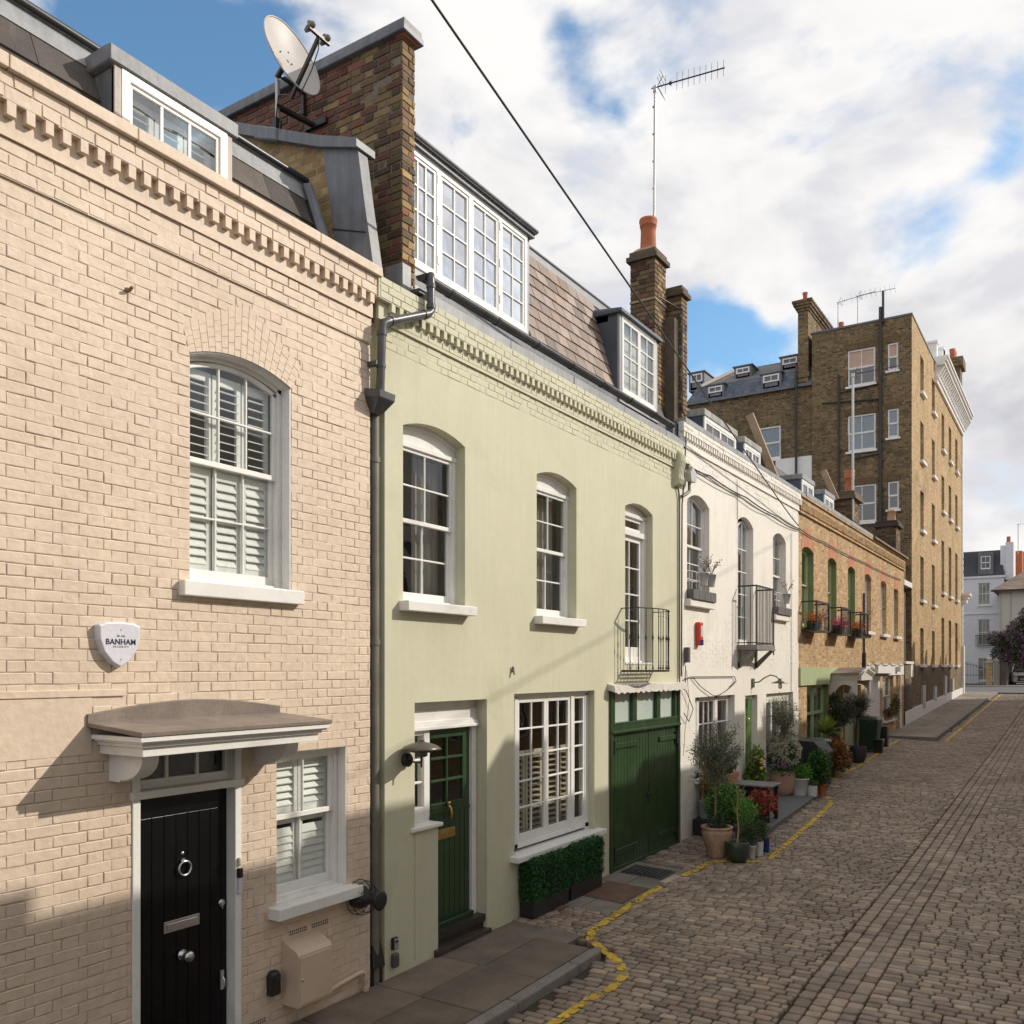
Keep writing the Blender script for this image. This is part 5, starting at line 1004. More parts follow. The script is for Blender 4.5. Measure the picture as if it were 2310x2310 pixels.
# ================================================================ two brick houses
def gauged(mb, fr, u0, u1, v, top, rise, w=.004, n=10):
    for i in range(n):
        a = u0+(u1-u0)*i/n; e = u0+(u1-u0)*(i+1)/n; m = (u0+u1)/2; f = lambda x: top - (abs(x-m)/((u1-u0)/2))**1.6*(top-v)*.62
        A = a-(.06*(1-i/n*2)); 
        mb.quad(fr.p(a,arcv(a,u0,u1,v,rise),w), fr.p(e,arcv(e,u0,u1,v,rise),w), fr.p(e,f(e),w), fr.p(a,f(a),w))
for hi, (L0, R0, wins, lab, frm, nm) in enumerate(((20.95, 28.15, [(21.25,22.35),(23.83,24.79),(26.18,27.13)], 'orange brick house with green arched windows and a gabled porch hood, fourth from the left', M_sagedark, 'brick_mews_house'),
                               (28.15, 35.63, [(28.5,29.5),(31.07,32.12),(33.53,34.44)], 'orange brick house with a white ground floor band, at the end of the low terrace', M_white, 'brick_end_house'))):
    H = thing(nm, lab, 'house', (0, (L0+R0)/2, gz((L0+R0)/2)), None)
    z0 = 3.92 if hi == 0 else 4.07; holes = [(a, e, z0, 5.735, .11 if not (hi == 1 and a > 33) else .02) for a, e in wins]
    if hi == 0: gh = [(21.70, 23.87, .9, 2.52, 0), (24.3, 25.0, .3, 2.45, 0), (25.6, 27.95, .4, 2.45, 0)]
    else: gh = [(31.40, 33.45, 1.19, 2.69, 0), (34.0, 34.38, .6, 2.69, 0)]
    b = MB(); wall(b, FX, L0, R0, 0, 6.3, holes+gh, rev=.16); topz = 6.3
    n = 12
    for i in range(n):   # parapet; the end house's sinks gently as the street climbs
        a = L0+(R0-L0)*i/n; e = L0+(R0-L0)*(i+1)/n; fa = (lambda y: 0 if hi == 0 else .0*(y-28))
        for zz, w_, h in ((6.30,.0,.26), (6.56,.05,.05), (6.83,.05,.10), (6.93,.09,.05), (6.61, .0, .22)): b.box(-.25, w_+.001, a, e, zz, zz+h)
    if hi == 1:
        pass
    y = L0+.03
    while y < R0-.04: b.box(0, .06, y, y+.058, 6.645, 6.83); y += .1165
    b.build('brick_wall', M_mewsbrick, H)
    b = MB()
    for a, e, z, vs, ri in holes: gauged(b, FX, a-.04, e+.04, vs, vs+.60, ri)
    b.build('red_brick_arches', M_redbrick, H)
    if hi == 0:
        b = MB(); yy = L0+.4
        while yy < 29.3: e = min(yy+1.25, 29.35); b.box(-.4, .09, yy+.003, e-.003, 6.985, 7.10); yy = e
        b.build('parapet_capping', M_leadlight, H, bevel=.008)
    else: b = MB(); b.box(-.3, .16, 29.36, 35.7, 6.985, 7.045, None); b.build('parapet_coping', mat('sooty_coping', (.22,.16,.11), .85, var=.2), H)
    for k, (a, e, z, vs, ri) in enumerate(holes):
        w = sash_window(H, FX, a, e, z, vs, ri, dep=.13, m=(M_sage if hi == 0 else M_white), cols=2 if hi == 0 else 1, rows=(1,1), meet=4.95, sill=(.12,.10,.08) if hi == 1 else (.06,.06,.02), inside='net', sillm=M_white if hi == 1 else M_sagedark)
        if hi == 0:
            b = MB(); FX.box(b, e-.012, e-.002, z, vs, -.155, .001); n = 10
            for i in range(n):
                p = a+(e-a)*i/n; q = a+(e-a)*(i+1)/n; za, zb = arcv(p,a,e,vs,ri)-.004, arcv(q,a,e,vs,ri)-.004; b.quad(FX.p(p,za,0),FX.p(q,zb,0),FX.p(q,zb,-.155),FX.p(p,za,-.155))
            b.build('painted_reveal', M_sagedark, w)
    if hi == 0:
        b = MB(); FX.box(b, L0+.02, 23.88, 2.53, 2.955, -.02, .05); FX.box(b, 23.88, 25.8, 2.6, 2.955, -.02, .05); b.build('green_lintel', M_sage, H)
        b = MB(); FX.box(b, 23.86, 23.872, .9, 2.52, -.16, .002); FX.box(b, 21.70, 23.87, .82, .9, -.16, .08); b.build('painted_reveal', M_sagedark, H)
        b = MB(); wd = -.12
        for a, e in ((21.70,21.82), (22.72,22.84), (23.76,23.87)): FX.box(b, a, e, .9, 2.52, wd-.06, wd)
        FX.box(b, 21.7, 23.87, 2.44, 2.52, wd-.06, wd); FX.box(b, 21.7, 23.87, .9, .98, wd-.06, wd); FX.box(b, 21.8, 23.8, 1.78, 1.85, wd-.06, wd+.01); cw = b.build('sash_pair', M_sage, H, bevel=.003)
        b = MB(); pane(b, FX, 21.8, 23.8, .95, 2.46, wd-.03); b.build('pane', M_glass, cw); b = MB(); drape(b, FX, 21.75, 23.8, .9, 2.5, wd-.12, wave=.02, pitch=.2); b.build('curtain', mat('green_net', (.36,.40,.33), .9), cw)
        b = MB(); FX.box(b, 24.3, 25.0, .3, 2.45, -.14, -.10); b.build('green_door', M_sagedark, H)
        b = MB(); FX.box(b, 25.6, 27.95, .4, 2.45, -.14, -.10)
        for i in range(4): a = 25.68+.57*i; FX.box(b, a, a+.5, .55, 1.7, -.10, -.085)
        FX.box(b, 25.6, 27.95, 1.78, 1.86, -.1, -.07); b.build('panelled_doors', mat('pale_sage_paint', (.42,.47,.33), .5, var=.06), H, bevel=.006)
        for i in range(4): pass
        b = MB()
        for i in range(4): a = 25.70+.57*i; FX.box(b, a, a+.46, 1.92, 2.38, -.10, -.09)
        b.build('pane', mat('dim_attic_glass', (0,0,0)), H)
        # gabled hood: ridge runs out from the wall
        Y0, Y1, X1 = 24.0, 25.75, .74; ym = (Y0+Y1)/2
        b = MB(); b.hexa([(0,Y0-.08,2.77),(X1,Y0-.08,2.77),(X1,ym,2.91),(0,ym,2.91)], [(0,Y0-.08,2.81),(X1,Y0-.08,2.81),(X1,ym,2.955),(0,ym,2.955)]); b.hexa([(0,ym,2.91),(X1,ym,2.91),(X1,Y1+.08,2.77),(0,Y1+.08,2.77)], [(0,ym,2.955),(X1,ym,2.955),(X1,Y1+.08,2.81),(0,Y1+.08,2.81)])
        ph = b.build('porch_hood', mat('canopy_lead', (0,0,0)), H)
        b = MB()
        for y in (Y0, Y1-.10):
            n = 12; c = X1*.52; r = .24
            pts = [(c+r*math.cos(t), 2.26+r*1.05*math.sin(t)) for t in [PI*k/n for k in range(n+1)]]
            for (xa, za), (xb, zb) in zip(pts, pts[1:]): b.hexa([(xb,y,zb),(xa,y,za),(xa,y+.1,za),(xb,y+.1,zb)], [(xb,y,2.66),(xa,y,2.66),(xa,y+.1,2.66),(xb,y+.1,2.66)])
            b.box(0, c-r, y, y+.1, 2.24, 2.66); b.box(c+r, X1-.06, y, y+.1, 2.24, 2.66)
            for k in range(3): b.box(0, X1-.03+.012*k, y-.02-.01*k, y+.12+.01*k, 2.64+.045*k, 2.68+.045*k)
        b.prism([(X1-.06,Y0,2.62),(X1-.06,Y1,2.62),(X1-.06,Y1,2.77),(X1-.06,ym,2.90),(X1-.06,Y0,2.77)], (.05,0,0))
        for s in (0, 1):
            ye = Y0-.06 if s == 0 else Y1+.06
            for k in range(3): b.beam((X1-.01+.02*k, ye, 2.73+.03*k), (X1-.01+.02*k, ym, 2.87+.03*k), .05, .035)
        b.build('porch_frame', M_farbeige if False else mat('pale_porch_paint', (.58,.55,.50), .6, var=.06), ph)
    else:
        b = MB(); FX.box(b, L0+.06, 35.45, 2.70, 3.085, -.02, .035); FX.box(b, 28.5, 30.75, .45, 2.70, -.02, .03); b.build('white_band', M_white, H)
        b = MB(); b.box(.0, .30, 29.6, 31.1, 2.735, 2.775); b.box(0,.26,29.6,31.05,2.70,2.735); b.build('shelf_hood', mat('dark_wood_hood', (.13,.10,.08), .7), H)
        w = sash_window(H, FX, 31.42, 33.44, 1.20, 2.69, 0, dep=.10, cols=2, rows=(1,1), meet=1.98, sill=(.12,.08,.03), inside='net')
        b = MB(); FX.box(b, 34.0, 34.38, .6, 2.69, -.16, -.12); b.build('white_door', M_white, H); b = MB(); b.tube([(.05,34.55,2.7),(.05,34.55,.72),(.10,34.55,.66)], .04, 10); b.build('white_downpipe', M_white, H)
        b = MB(); b.tube([(.04,28.2,5.2),(.04,28.2,3.1)], .03, 8); b.box(0,.09,28.14,28.26,2.95,3.4); b.build('downpipe', M_iron, H)
        b = MB(); b.box(-.42,-.2,29.3,35.7,6.9,6.98); b.quad((-.42,28.2,6.9),(-.42,35.6,6.9),(-3.5,35.6,7.3),(-3.5,28.2,7.3)); b.build('flat_roof', M_lead, H)
    b = MB(); b.quad((-.25, L0, 0), (-4.5, L0, 0), (-4.5, L0, 6.9), (-.25, L0, 6.9)); b.quad((0, R0, 0), (-4.5, R0, 0), (-4.5, R0, 6.95), (0, R0, 6.95)); b.build('side_wall', M_mewsbrick, H)
    if hi == 0: dormer(H, H, 22.36, 23.60, 7.77, n=2, lead=M_leadlight); dormer(H, H, 24.66, 25.82, 7.77, n=2, lead=M_leadlight); b = MB(); b.beam((-.70,26.3,8.62), (-.34,26.3,7.75), .09, .16, up=(1,0,0)); b.build('party_wall_board', M_woodwarm, H); HB1 = H
    else: HB2 = H
# stubby chimneys rising behind the parapet
b = MB(); rg4 = random.Random(31); stack(b, -.76, -.24, 28.0, 29.0, 6.98, 8.05, rg=rg4, k=.25); b.box(-.86,-.14,27.9,29.1,8.05,8.14,(.14,.10,.06)); b.box(-.82,-.18,27.94,29.06,8.14,8.28,(.11,.08,.05)); cs = b.build('chimney_stack', M_stock, HB1)
b = MB(); b.box(-.75,-.25,28.01,28.99,6.98,8.06); b.build('mortar_core', M_mortardark, HB1)
b = MB(); b.lathe([(.15,0),(.13,.2),(.14,.4),(.16,.42),(.14,.45),(.155,.55),(.14,.58),(.16,.66),(.11,.67)], (-.40,28.3,8.30), 18); b.build('chimney_pot', M_terracotta, HB1)
b = MB(); stack(b, -.75, -.10, 34.6, 35.5, 6.98, 8.1, rg=rg4, k=.55); b.box(-.85,0,34.5,35.6,8.1,8.22,(.05,.035,.03)); b.box(-.8,-.05,34.55,35.55,8.22,8.32,(.04,.03,.025)); b.build('chimney_stack', M_stock, HB2); b = MB(); b.box(-.74,-.11,34.61,35.49,6.98,8.1); b.build('mortar_core', M_mortardark, HB2)
b = MB(); b.lathe([(.16,0),(.13,.35),(.16,.37),(.15,.42),(.12,.42)], (-.33,35.05,8.33), 16); b.build('chimney_pot', mat('pale_terracotta', (.50,.27,.16), .8), HB2)
# window guard balconies with flowers
def fbalcony(y0, y1, k, fc, lb):
    t = thing('window_guard', lb[0], 'window guard', (0, (y0+y1)/2, 3.85), 'black window guards on the orange brick house'); b = MB(); X = .34; m = (y0+y1)/2
    for z in (3.82, 4.50): b.beam((0,y0,z),(X,y0,z),.03,.035); b.beam((X,y0,z),(X,y1,z),.03,.04); b.beam((X,y1,z),(0,y1,z),.03,.035)
    n = 11
    for i in range(n+1): y = y0+(y1-y0)*i/n; r = .035 if i in (0,n) else .010; b.beam((X,y,3.80),(X,y,4.50),r,r)
    b.box(0,X,y0,y1,3.80,3.815); b.build('railing', M_iron, t)
    for j, (yy, col, ll) in enumerate(((y0+.25, (.10,.05,.03), lb[1]), (m+.18, fc, lb[2]))):
        p = thing('flower_pot', ll, 'flower pot', (.17, yy, 3.82), 'flower pots in the window guards'); b = MB(); b.lathe([(.09,0),(.125,.22),(.13,.24),(.11,.24),(0,.21)], (.17,yy,3.82), 16); b.build('pot', M_blackpot if j == 0 else M_greypot, p)
        b = MB(); rg = random.Random(k*7+j)
        for i in range(500): a = rg.gauss(0,1), rg.gauss(0,1), rg.gauss(0,1); leaf(b, (.19+a[0]*.09, yy+a[1]*.11, 4.12+a[2]*.085), .022, rg, fc if rg.random() < .8 else (.05,.09,.02))
        b.build('flowers', M_petal, p)
fbalcony(21.22, 22.42, 1, (.50,.13,.02), ('black window guard under the left green arched window', 'dark potted plant in the left window guard', 'rust orange flowers in the left window guard'))
fbalcony(23.80, 24.88, 2, (.62,.05,.20), ('black window guard under the middle green arched window', 'dark potted plant in the middle window guard', 'bright pink flowers in the middle window guard'))
fbalcony(26.15, 27.2, 3, (.52,.14,.02), ('black window guard under the right green arched window', 'dark potted plant in the right window guard', 'rust orange flowers in the right window guard'))
b = MB(); b.lathe([(0,0),(.10,0),(.11,.05),(.06,.1),(0,.11)], (.035,29.3,2.93), 14, axis=(1,0,0)); tag(b.build('bulkhead_light', M_lens, org=(0,29.3,2.9)), 'round yellowish bulkhead light on the white band', 'wall light')
b = MB(); b.box(.035,.15,33.7,34.0,2.82,3.0); tag(b.build('wall_floodlight', M_alum, org=(0,33.9,2.9), bevel=.01), 'grey floodlight on the white band above the narrow door', 'floodlight')
cable('festoon_cable', [(.06,28.3,3.12),(.06,29.5,3.12),(.06,30.9,3.12),(.06,32.4,3.12),(.06,34,3.12),(.06,35.5,3.12)], .01, 'festoon cable drooping along the white band', sag=.09)
# ================================================================ tall corner building
T = thing('apartment_building', 'five storey stock brick building with white cornice, towering over the end of the mews', 'building', (0, 46, 1))
YB = 37.5; YE = 54.9; FL = Fr('Y', YB)
AB = [(-2.40,-1.335,14.29,15.77,0), (-2.39,-1.32,11.66,13.13,0), (-2.39,-1.30,8.78,10.30,0), (-.89,-.49,14.67,15.77,0), (-.89,-.47,12.02,13.17,0), (-.88,-.46,9.19,10.31,0)]
b = MB(); wall(b, FL, -3.8, 0, 0, 16.72, AB, rev=.07); wall(b, FL, -9.3, -3.8, 0, 14.72, [(-6.04,-5.11,11.80,13.20,0)], rev=.06, w=-.12); b.quad((-3.8,YB,14),(-3.8,YB+.12,14),(-3.8,YB+.12,16.72),(-3.8,YB,16.72)); b.quad((-3.8,YB,14.7),(-3.8,YB+18,14.7),(-3.8,YB+18,16.72),(-3.8,YB,16.72)); b.quad((-3.8,YB,0),(-3.8,YB+.12,0),(-3.8,YB+.12,14.7),(-3.8,YB,14.7))
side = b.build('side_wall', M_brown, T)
SW = []
for c, (a, e) in enumerate(((39.7,40.65),(43.1,44.02))):
    for lo, hi in ((14.33,15.83),(11.50,13.13),(8.64,10.27),(5.76,7.56),(3.10,4.60)): SW.append((a,e,lo,hi,0))
for c, (a, e) in enumerate(((46.35,47.35),(49.1,50.15),(51.87,52.9))):
    for lo, hi in ((13.34,15.08),(10.42,12.12),(6.55,9.03),(3.12,5.34)): SW.append((a,e,lo,hi,0))
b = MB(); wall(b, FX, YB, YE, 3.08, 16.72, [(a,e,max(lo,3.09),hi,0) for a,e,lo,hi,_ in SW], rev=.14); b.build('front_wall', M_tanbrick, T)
b = MB(); wall(b, FX, YB, YE, .4, 3.08, [], rev=.14); b.build('shaded_base_wall', M_tanshade, T)  # wall foot below the shadow edge, cast shade put into its brick colour
b = MB(); b.box(-3.85,.03,YB-.04,44.0,16.72,16.79); b.box(-.03,.03,44,YE,16.72,16.79); b.quad((-3.8,YB,16.7),(0,YB,16.7),(0,YE,16.7),(-3.8,YE,16.7)); b.build('roof_coping', M_lead, T)
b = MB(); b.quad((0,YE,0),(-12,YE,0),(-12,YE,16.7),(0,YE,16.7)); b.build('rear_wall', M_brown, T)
# sash windows of the corner building: simple frames with a pane
def simple_window(par, fr, u0, u1, v0, v1, w, cols=1, m=None, sill=(.10,.10,.08), glassm=None, inner=None, name='window', st=.06):
    m = m or M_white; b = MB(); mid = (v0+v1)/2
    grid(b, fr, u0, u1, mid-.02, v1, w, cols, 1, st=st, br=.03); grid(b, fr, u0, u1, v0, mid+.02, w-.03, cols, 1, st=st, bot=.10, br=.03); win = b.build(name, m, par)
    b = MB(); pane(b, fr, u0+.03, u1-.03, v0+.05, v1-.03, w-.045); b.build('pane', glassm or M_tglass, win)
    if sill: b = MB(); fr.box(b, u0-sill[2], u1+sill[2], v0-sill[1], v0, w-.02, sill[0]); b.build('sill', M_white, win)
    if inner: b = MB(); b.quad(fr.p(u0+.05,mid if inner is M_blind else v0,w-.038), fr.p(u1-.05,mid if inner is M_blind else v0,w-.038), fr.p(u1-.05,v1-.05,w-.038), fr.p(u0+.05,v1-.05,w-.038)); b.build('blind', inner, win)
    return win
M_tglass = mat('dark_reflecting_glass', (.05,.055,.065), .06, var=.1, spec=1.0, coat=1.0)
M_skyglass = mat('pale_reflecting_glass', (.12,.17,.22), .05, var=.15, spec=1., coat=1.)
for i, h in enumerate(AB): simple_window(T, FL, h[0]+.01, h[1]-.01, h[2], h[3]-.01, -.05, cols=2 if i < 3 else 1, glassm=M_skyglass if i in (1,4) else M_tglass, inner=M_blind if i in (0,3) else None, sill=(.09,.08,.07))
for a, e, lo, hi, _ in SW: simple_window(T, FX, a+.01, e-.01, lo, hi-.01, -.13, cols=1, sill=(.13,.12,.06))
simple_window(T, Fr('Y', YB+.12), -6.03, -5.12, 11.81, 13.19, -.04, cols=1, glassm=M_skyglass, sill=(.05,.1,.02))
# header arches over the side windows
b = MB()
for u0, u1, lo, hi, _ in AB: n = max(6, int((u1-u0+.2)/.075)); 
for u0, u1, lo, hi, _ in AB:
    n = max(6, int((u1-u0+.2)/.075))
    for i in range(n):
        a = u0-.1+(u1-u0+.2)*i/n; e = a+(u1-u0+.2)/n-.012; sh = ((i+.5)/n-.5)*.12; b.quad(FL.p(a+.006,hi+.01,.004), FL.p(e,hi+.01,.004), FL.p(e+sh,hi+.26,.004), FL.p(a+sh,hi+.26,.004))
b.build('header_arches', mat('dark_header_bricks', (.13,.085,.04), .9, var=.35, vs=9), T)
b = MB(); b.box(-.0,.07,35.9,YE+.05,0,1.3)
n = 12; b = MB()
for i in range(n):
    a = 35.66+(YE+.1-35.66)*i/n; e = 35.66+(YE+.1-35.66)*(i+1)/n; za, zb = gz(a)-.1, gz(e)-.1; ta, tb = 1.33+.028*(a-35.6), 1.33+.028*(e-35.6); b.hexa([(-.1,a,za),(.075,a,za),(.075,e,zb),(-.1,e,zb)], [(-.1,a,ta),(.06,a,ta),(.06,e,tb),(-.1,e,tb)])
b.build('white_plinth', M_white, T)
b = MB()
for a, z in ((39.9,1.28),(43.4,1.5),(47.0,1.62),(50,1.8)): FX.box(b, a, a+.75, z, z+(.95 if a in (39.9,47.0) else .62), -.0, .085)
b.build('vent_grilles', M_alum, T)
b = MB(); b.box(-.35, .04, 35.66, 37.5, .6, 3.1); b.box(-.5,-.2,35.66,37.5,3.1,7.0); b.build('infill_wall', M_brown, T); b = MB(); b.box(-.4,.09,35.64,37.52,3.1,3.2); b.box(-.3,.06,36.9,37.5,2.6,3.1); b.box(-.5,.02,35.64,37.5,6.05,6.25); b.build('white_copings', M_white, T)
b = MB(); b.box(-.21,-.15,35.75,37.1,3.2,4.95); b.box(.04,.06,35.75,36.6,.75,2.55); b.build('dark_shutters', mat('charcoal_board', (.05,.045,.045), .6), T)
# quoins and stucco front corner, big cornice
b = MB(); z = 1.5
while z < 16: b.box(-.3,.055,YE-.02,YE+.30,z,z+.27); b.box(-.3,.035,YE-.02,YE+.20,z+.27,z+.36); z += .36
b.box(-.3,.12,YE-.05,YE+.4,1.4,4.2); b.box(-.3,.42,YE-.1,YE+.9,6.95,7.1); b.box(-.3,.32,YE-.05,YE+.8,6.8,6.95); b.box(-.3,.24,YE,YE+.6,6.55,6.8); b.build('stucco_corner', M_white, T)
b = MB(); 
for dx, z0, z1 in ((.10,15.85,16.05),(.16,16.05,16.15),(.42,16.62,16.78),(.50,16.78,16.92),(.56,16.92,17.02)): b.box(-.2, dx, 44.05, YE+dx, z0, z1)
y = 44.2
while y < YE+.4: b.hexa([(0,y,16.16),(.10,y,16.16),(.10,y+.22,16.16),(0,y+.22,16.16)], [(0,y,16.62),(.40,y,16.62),(.40,y+.22,16.62),(0,y+.22,16.62)]); b.box(0,.2,y+.24,y+.42,16.3,16.5); y += .46
b.box(-.2,.09,44.05,YE+.1,16.15,16.62); b.build('bracketed_cornice', M_white, T)
b = MB(); b.box(-1.6,-.05,47.5,48.1,16.8,18.5); b.prism([(-.05,46.9,17.9),(-.05,48.9,17.9),(-.05,47.9,18.7)], (-.8,0,0)); b.box(-.9,-.02,47.1,48.7,17,17.95); b.box(-.4,.02,44.5,44.9,16.9,17.8); b.box(-.45,.07,44.45,44.95,17.8,17.9); b.build('white_dormer_gable', M_white, T)
b = MB(); b.box(-.9,.1,53.2,54.2,16.8,19.6); b.box(-1.0,.25,53.0,54.4,19.2,19.7); b.build('chimney_stack', M_brown, T, bevel=.02)
b = MB()
for y in (53.4,53.75,54.05): b.lathe([(.16,0),(.13,.3),(.16,.55),(.12,.56)], (-.3,y,19.7), 12)
b.build('chimney_pots', M_terracotta, T)
# lower rear wing with slate mansard
b = MB(); b.quad((-9.3,YB-.02,14.72),(-3.8,YB-.02,14.72),(-3.8,YB+.35,15.47),(-8.9,YB+.35,15.47)); b.build('mansard_slates', mat('blue_slates', (.085,.10,.14), .55, var=.2, vs=3, brick=dict(cols=[(.06,.075,.11),(.12,.14,.18)], mortar=(.04,.045,.06), w=.25, h=.16, m=.006, squash=1)), T)
b = MB(); b.quad((-8.9,YB+.35,15.47),(-3.8,YB+.35,15.47),(-3.8,YB+2.3,16.6),(-7.9,YB+2.3,16.6)); b.build('upper_slates', mat('grey_slates', (.16,.15,.14), .7, var=.15, vs=2, brick=dict(cols=[(.13,.125,.12),(.19,.18,.17)], mortar=(.09,.09,.09), w=.25, h=.2, m=.005, squash=1)), T)
b = MB(); b.box(-9.3,-3.8,YB-.05,YB+.1,14.64,14.74); b.build('gutter', M_lead, T); b = MB(); b.beam((-8.75,YB+.3,15.5),(-7.75,YB+2.3,16.65),.25,.12); b.build('verge_coping', M_farbeige, T)
FM = Fr('Y', YB)
def wdorm(u0, u1, v0, v1, dep=0):
    b = MB(); b.box(u0-.09, u1+.09, YB+dep+.03, YB+dep+1.6, v0-.05, v1+.05); b.box(u0-.15, u1+.15, YB+dep-.03, YB+dep+1.7, v1+.05, v1+.10); d = b.build('attic_dormer', M_lead, T); simple_window(T, Fr('Y', YB+dep), u0, u1, v0, v1, .0, cols=2, sill=None, glassm=M_skyglass, name='attic_window')
wdorm(-8.25,-7.62,14.78,15.3); wdorm(-5.83,-5.15,14.78,15.37); wdorm(-7.25,-6.65,15.68,16.15,.75); wdorm(-5.22,-4.6,15.70,16.2,.75); wdorm(-9.3,-8.75,15.5,16.2,.6)
b = MB(); FM.box(b, -5.3, -3.81, 7, 11.74, -.12, -.02); b.build('white_render_panel', M_white, T)
b = MB()
for x, z0, z1, r in ((-1.13,7,17.23,.065),(-1.03,16.6,17.84,.05),(-2.72,8,14.85,.04),(-4.42,8,15.3,.05)): b.tube([(x,YB-.08,z0),(x,YB-.08,z1)], r, 10)
b.tube([(-3.36,YB-.08,13.78),(-1.13,YB-.08,13.60)], .035, 8); b.tube([(-2.72,YB-.08,14.1),(-1.13,YB-.08,14.22)], .03, 8); b.tube([(-2.2,YB-.08,11.35),(-1.13,YB-.08,11.45)], .03, 8); b.tube([(-4.42,YB-.1,14.6),(-4.42,YB+.1,15.6)], .07, 8); b.tube([(-4.2,YB-.0,15.0),(-4.2,YB+.3,15.65)], .06, 8)
b.build('soil_pipes', M_iron, T)
b = MB(); b.box(-4.37,-3.95,YB,YB+4.2,14.8,17.92); b.box(-4.42,-3.9,YB-.05,YB+4.25,15,15.2)
for k, (d, z) in enumerate(((.04,17.75),(.10,17.86),(.16,17.97),(.20,18.08))): b.box(-4.37-d,-3.95+d,YB-d,YB+4.2+d,z,z+.11)
b.box(-4.30,-4.02,YB+.1,YB+4.0,18.19,18.3); b.build('chimney_stack', M_brown, T, bevel=.01)
b = MB()
for y in (.35,1.1,2.2,3.3): b.lathe([(.10,0),(.09,.22),(.12,.34),(.09,.35)], (-4.16,YB+y,18.3), 12)
for i in range(7): b.lathe([(.12,0),(.11,.25),(.13,.5),(.10,.52)], (-3.25,40.3+i*1.3,17.5), 10)
b.build('chimney_pots', M_terracotta, T)
b = MB(); b.box(-3.47,-3.08,40,49.5,16.7,17.5); b.build('white_stack', M_white, T)
def yagi(name, base, top, d, label, n=11, L=1.15, el=.27, r=.02, refl=True, group=None):
    t = thing(name, label, 'tv aerial', base, group); base = V(base); top = V(top); d = V(d).normalized(); u = V((0,0,1)); e = (u - d*d.dot(u)).normalized()
    b = MB(); b.tube([base, top], r, 10)
    z = base.z+.5
    while z < top.z-.2 and r > .015: b.tube([V((base.x,base.y,z)), V((base.x,base.y,z+.02))], r+.006, 8); z += .45
    b.tube([top-V((0,0,.08)), top+V((0,0,.02))], r*1.6, 8); b.build('mast', M_alum, t)
    b = MB(); b.tube([top-d*.06, top+d*L], .011, 6)
    for i in range(n): p = top + d*(.18+(L-.2)*i/(n-1)); h = el/2*(1.1-.15*i/n) if i != 1 else el*.18; b.tube([p-e*h, p+e*h], .0045, 5)
    if refl:
        for s in (-1, 1):
            q = top+d*.05+e*s*.02; w = top+d*.13+e*s*.16; b.beam(q, w, .012, .006)
            for k in range(3): p = q.lerp(w, (k+1)/3); sd = d.cross(e); b.tube([p-e*.15*s*-0-sd*.14, p+sd*.14], .004, 5)
        b.ball(top+d*.26, .03, 8)
    b.build('boom', M_iron, t)
yagi('tv_aerial', (-.42,13.6,9.9), (-.40,13.6,12.52), (1.13,.12,-.02), 'tall pole aerial with many short rods above the terracotta chimney pot')
yagi('tv_aerial', (-.24,28.0,7.4), (-.24,28.0,11.78), (1.1,.3,.12), 'slender pole aerial in front of the dark side wall of the tall building', n=12, L=1.3, r=.035, el=.3)
yagi('tv_aerial', (-2.6,YB+3,16.7), (-2.6,YB+3,19.1), (1.5,.8,.3), 'thin aerial high on the tall building, the upper of the two by the white stack', n=8, L=1.6, r=.02, el=.4)
yagi('tv_aerial', (-3.2,YB+2,17.2), (-3.2,YB+2,18.6), (1.5,.4,.3), 'thin aerial high on the tall building, the lower of the two by the white stack', n=8, L=1.5, r=.02, el=.35)
# ================================================================ things on the cream/green roofs
st = thing('boxed_parapet', 'grey lead clad sloping box roof return rising in front of the red brick gable', 'roof box', (-.8, 6.3, 6.6))
b = MB(); ye = 6.55
b.prism([(-2.6,6.23,6.5),(-.42,6.23,6.5),(-.50,6.23,7.30),(-.66,6.23,7.95),(-2.6,6.23,8.80)], (0,.10,0)); b.build('brick_cheek', mat('yellow_stock_brick', (.3,.2,.1), .9, var=.2, vs=2, bump=.004, brick=dict(cols=[(.22,.13,.05),(.38,.25,.09),(.45,.31,.13),(.26,.14,.06)], mortar=(.30,.25,.17), m=.01)), st)
b = MB(); b.prism([(.04,6.2,6.5),(-.42,6.2,6.5),(-.50,6.2,7.2),(-.64,6.2,7.95),(-.18,6.2,7.80),(-.10,6.2,7.3)], (0,.13,0)); b.build('lead_face', M_lead, st, bevel=.02)
b = MB(); b.prism([(-2.6,6.15,8.78),(-.64,6.15,7.93),(-.15,6.15,7.77),(-.15,6.15,7.86),(-.64,6.15,8.04),(-2.6,6.15,8.90)], (0,.26,0)); b.hexa([(-1.52,6.13,8.28),(-1.2,6.13,8.16),(-1.2,6.2,8.16),(-1.52,6.2,8.28)], [(-1.52,6.13,8.42),(-1.2,6.13,8.29),(-1.2,6.2,8.29),(-1.52,6.2,8.42)]); b.build('lead_capping', M_lead, st, bevel=.012)
b = MB()
b.tube([(-.50,6.195,7.12),(-.08,6.195,6.98)], .006, 6)
b.build('lead_welt', M_iron, st)
D = thing('satellite_dish', 'large pale grey satellite dish on a bracketed pole against the red brick gable', 'satellite dish', (-1.40, 6.32, 8.4))
px_, py_ = -1.39, 6.33
b = MB(); b.tube([(px_,py_,8.36),(px_,py_,8.99)], .024, 12); b.build('pole', M_alum, D)
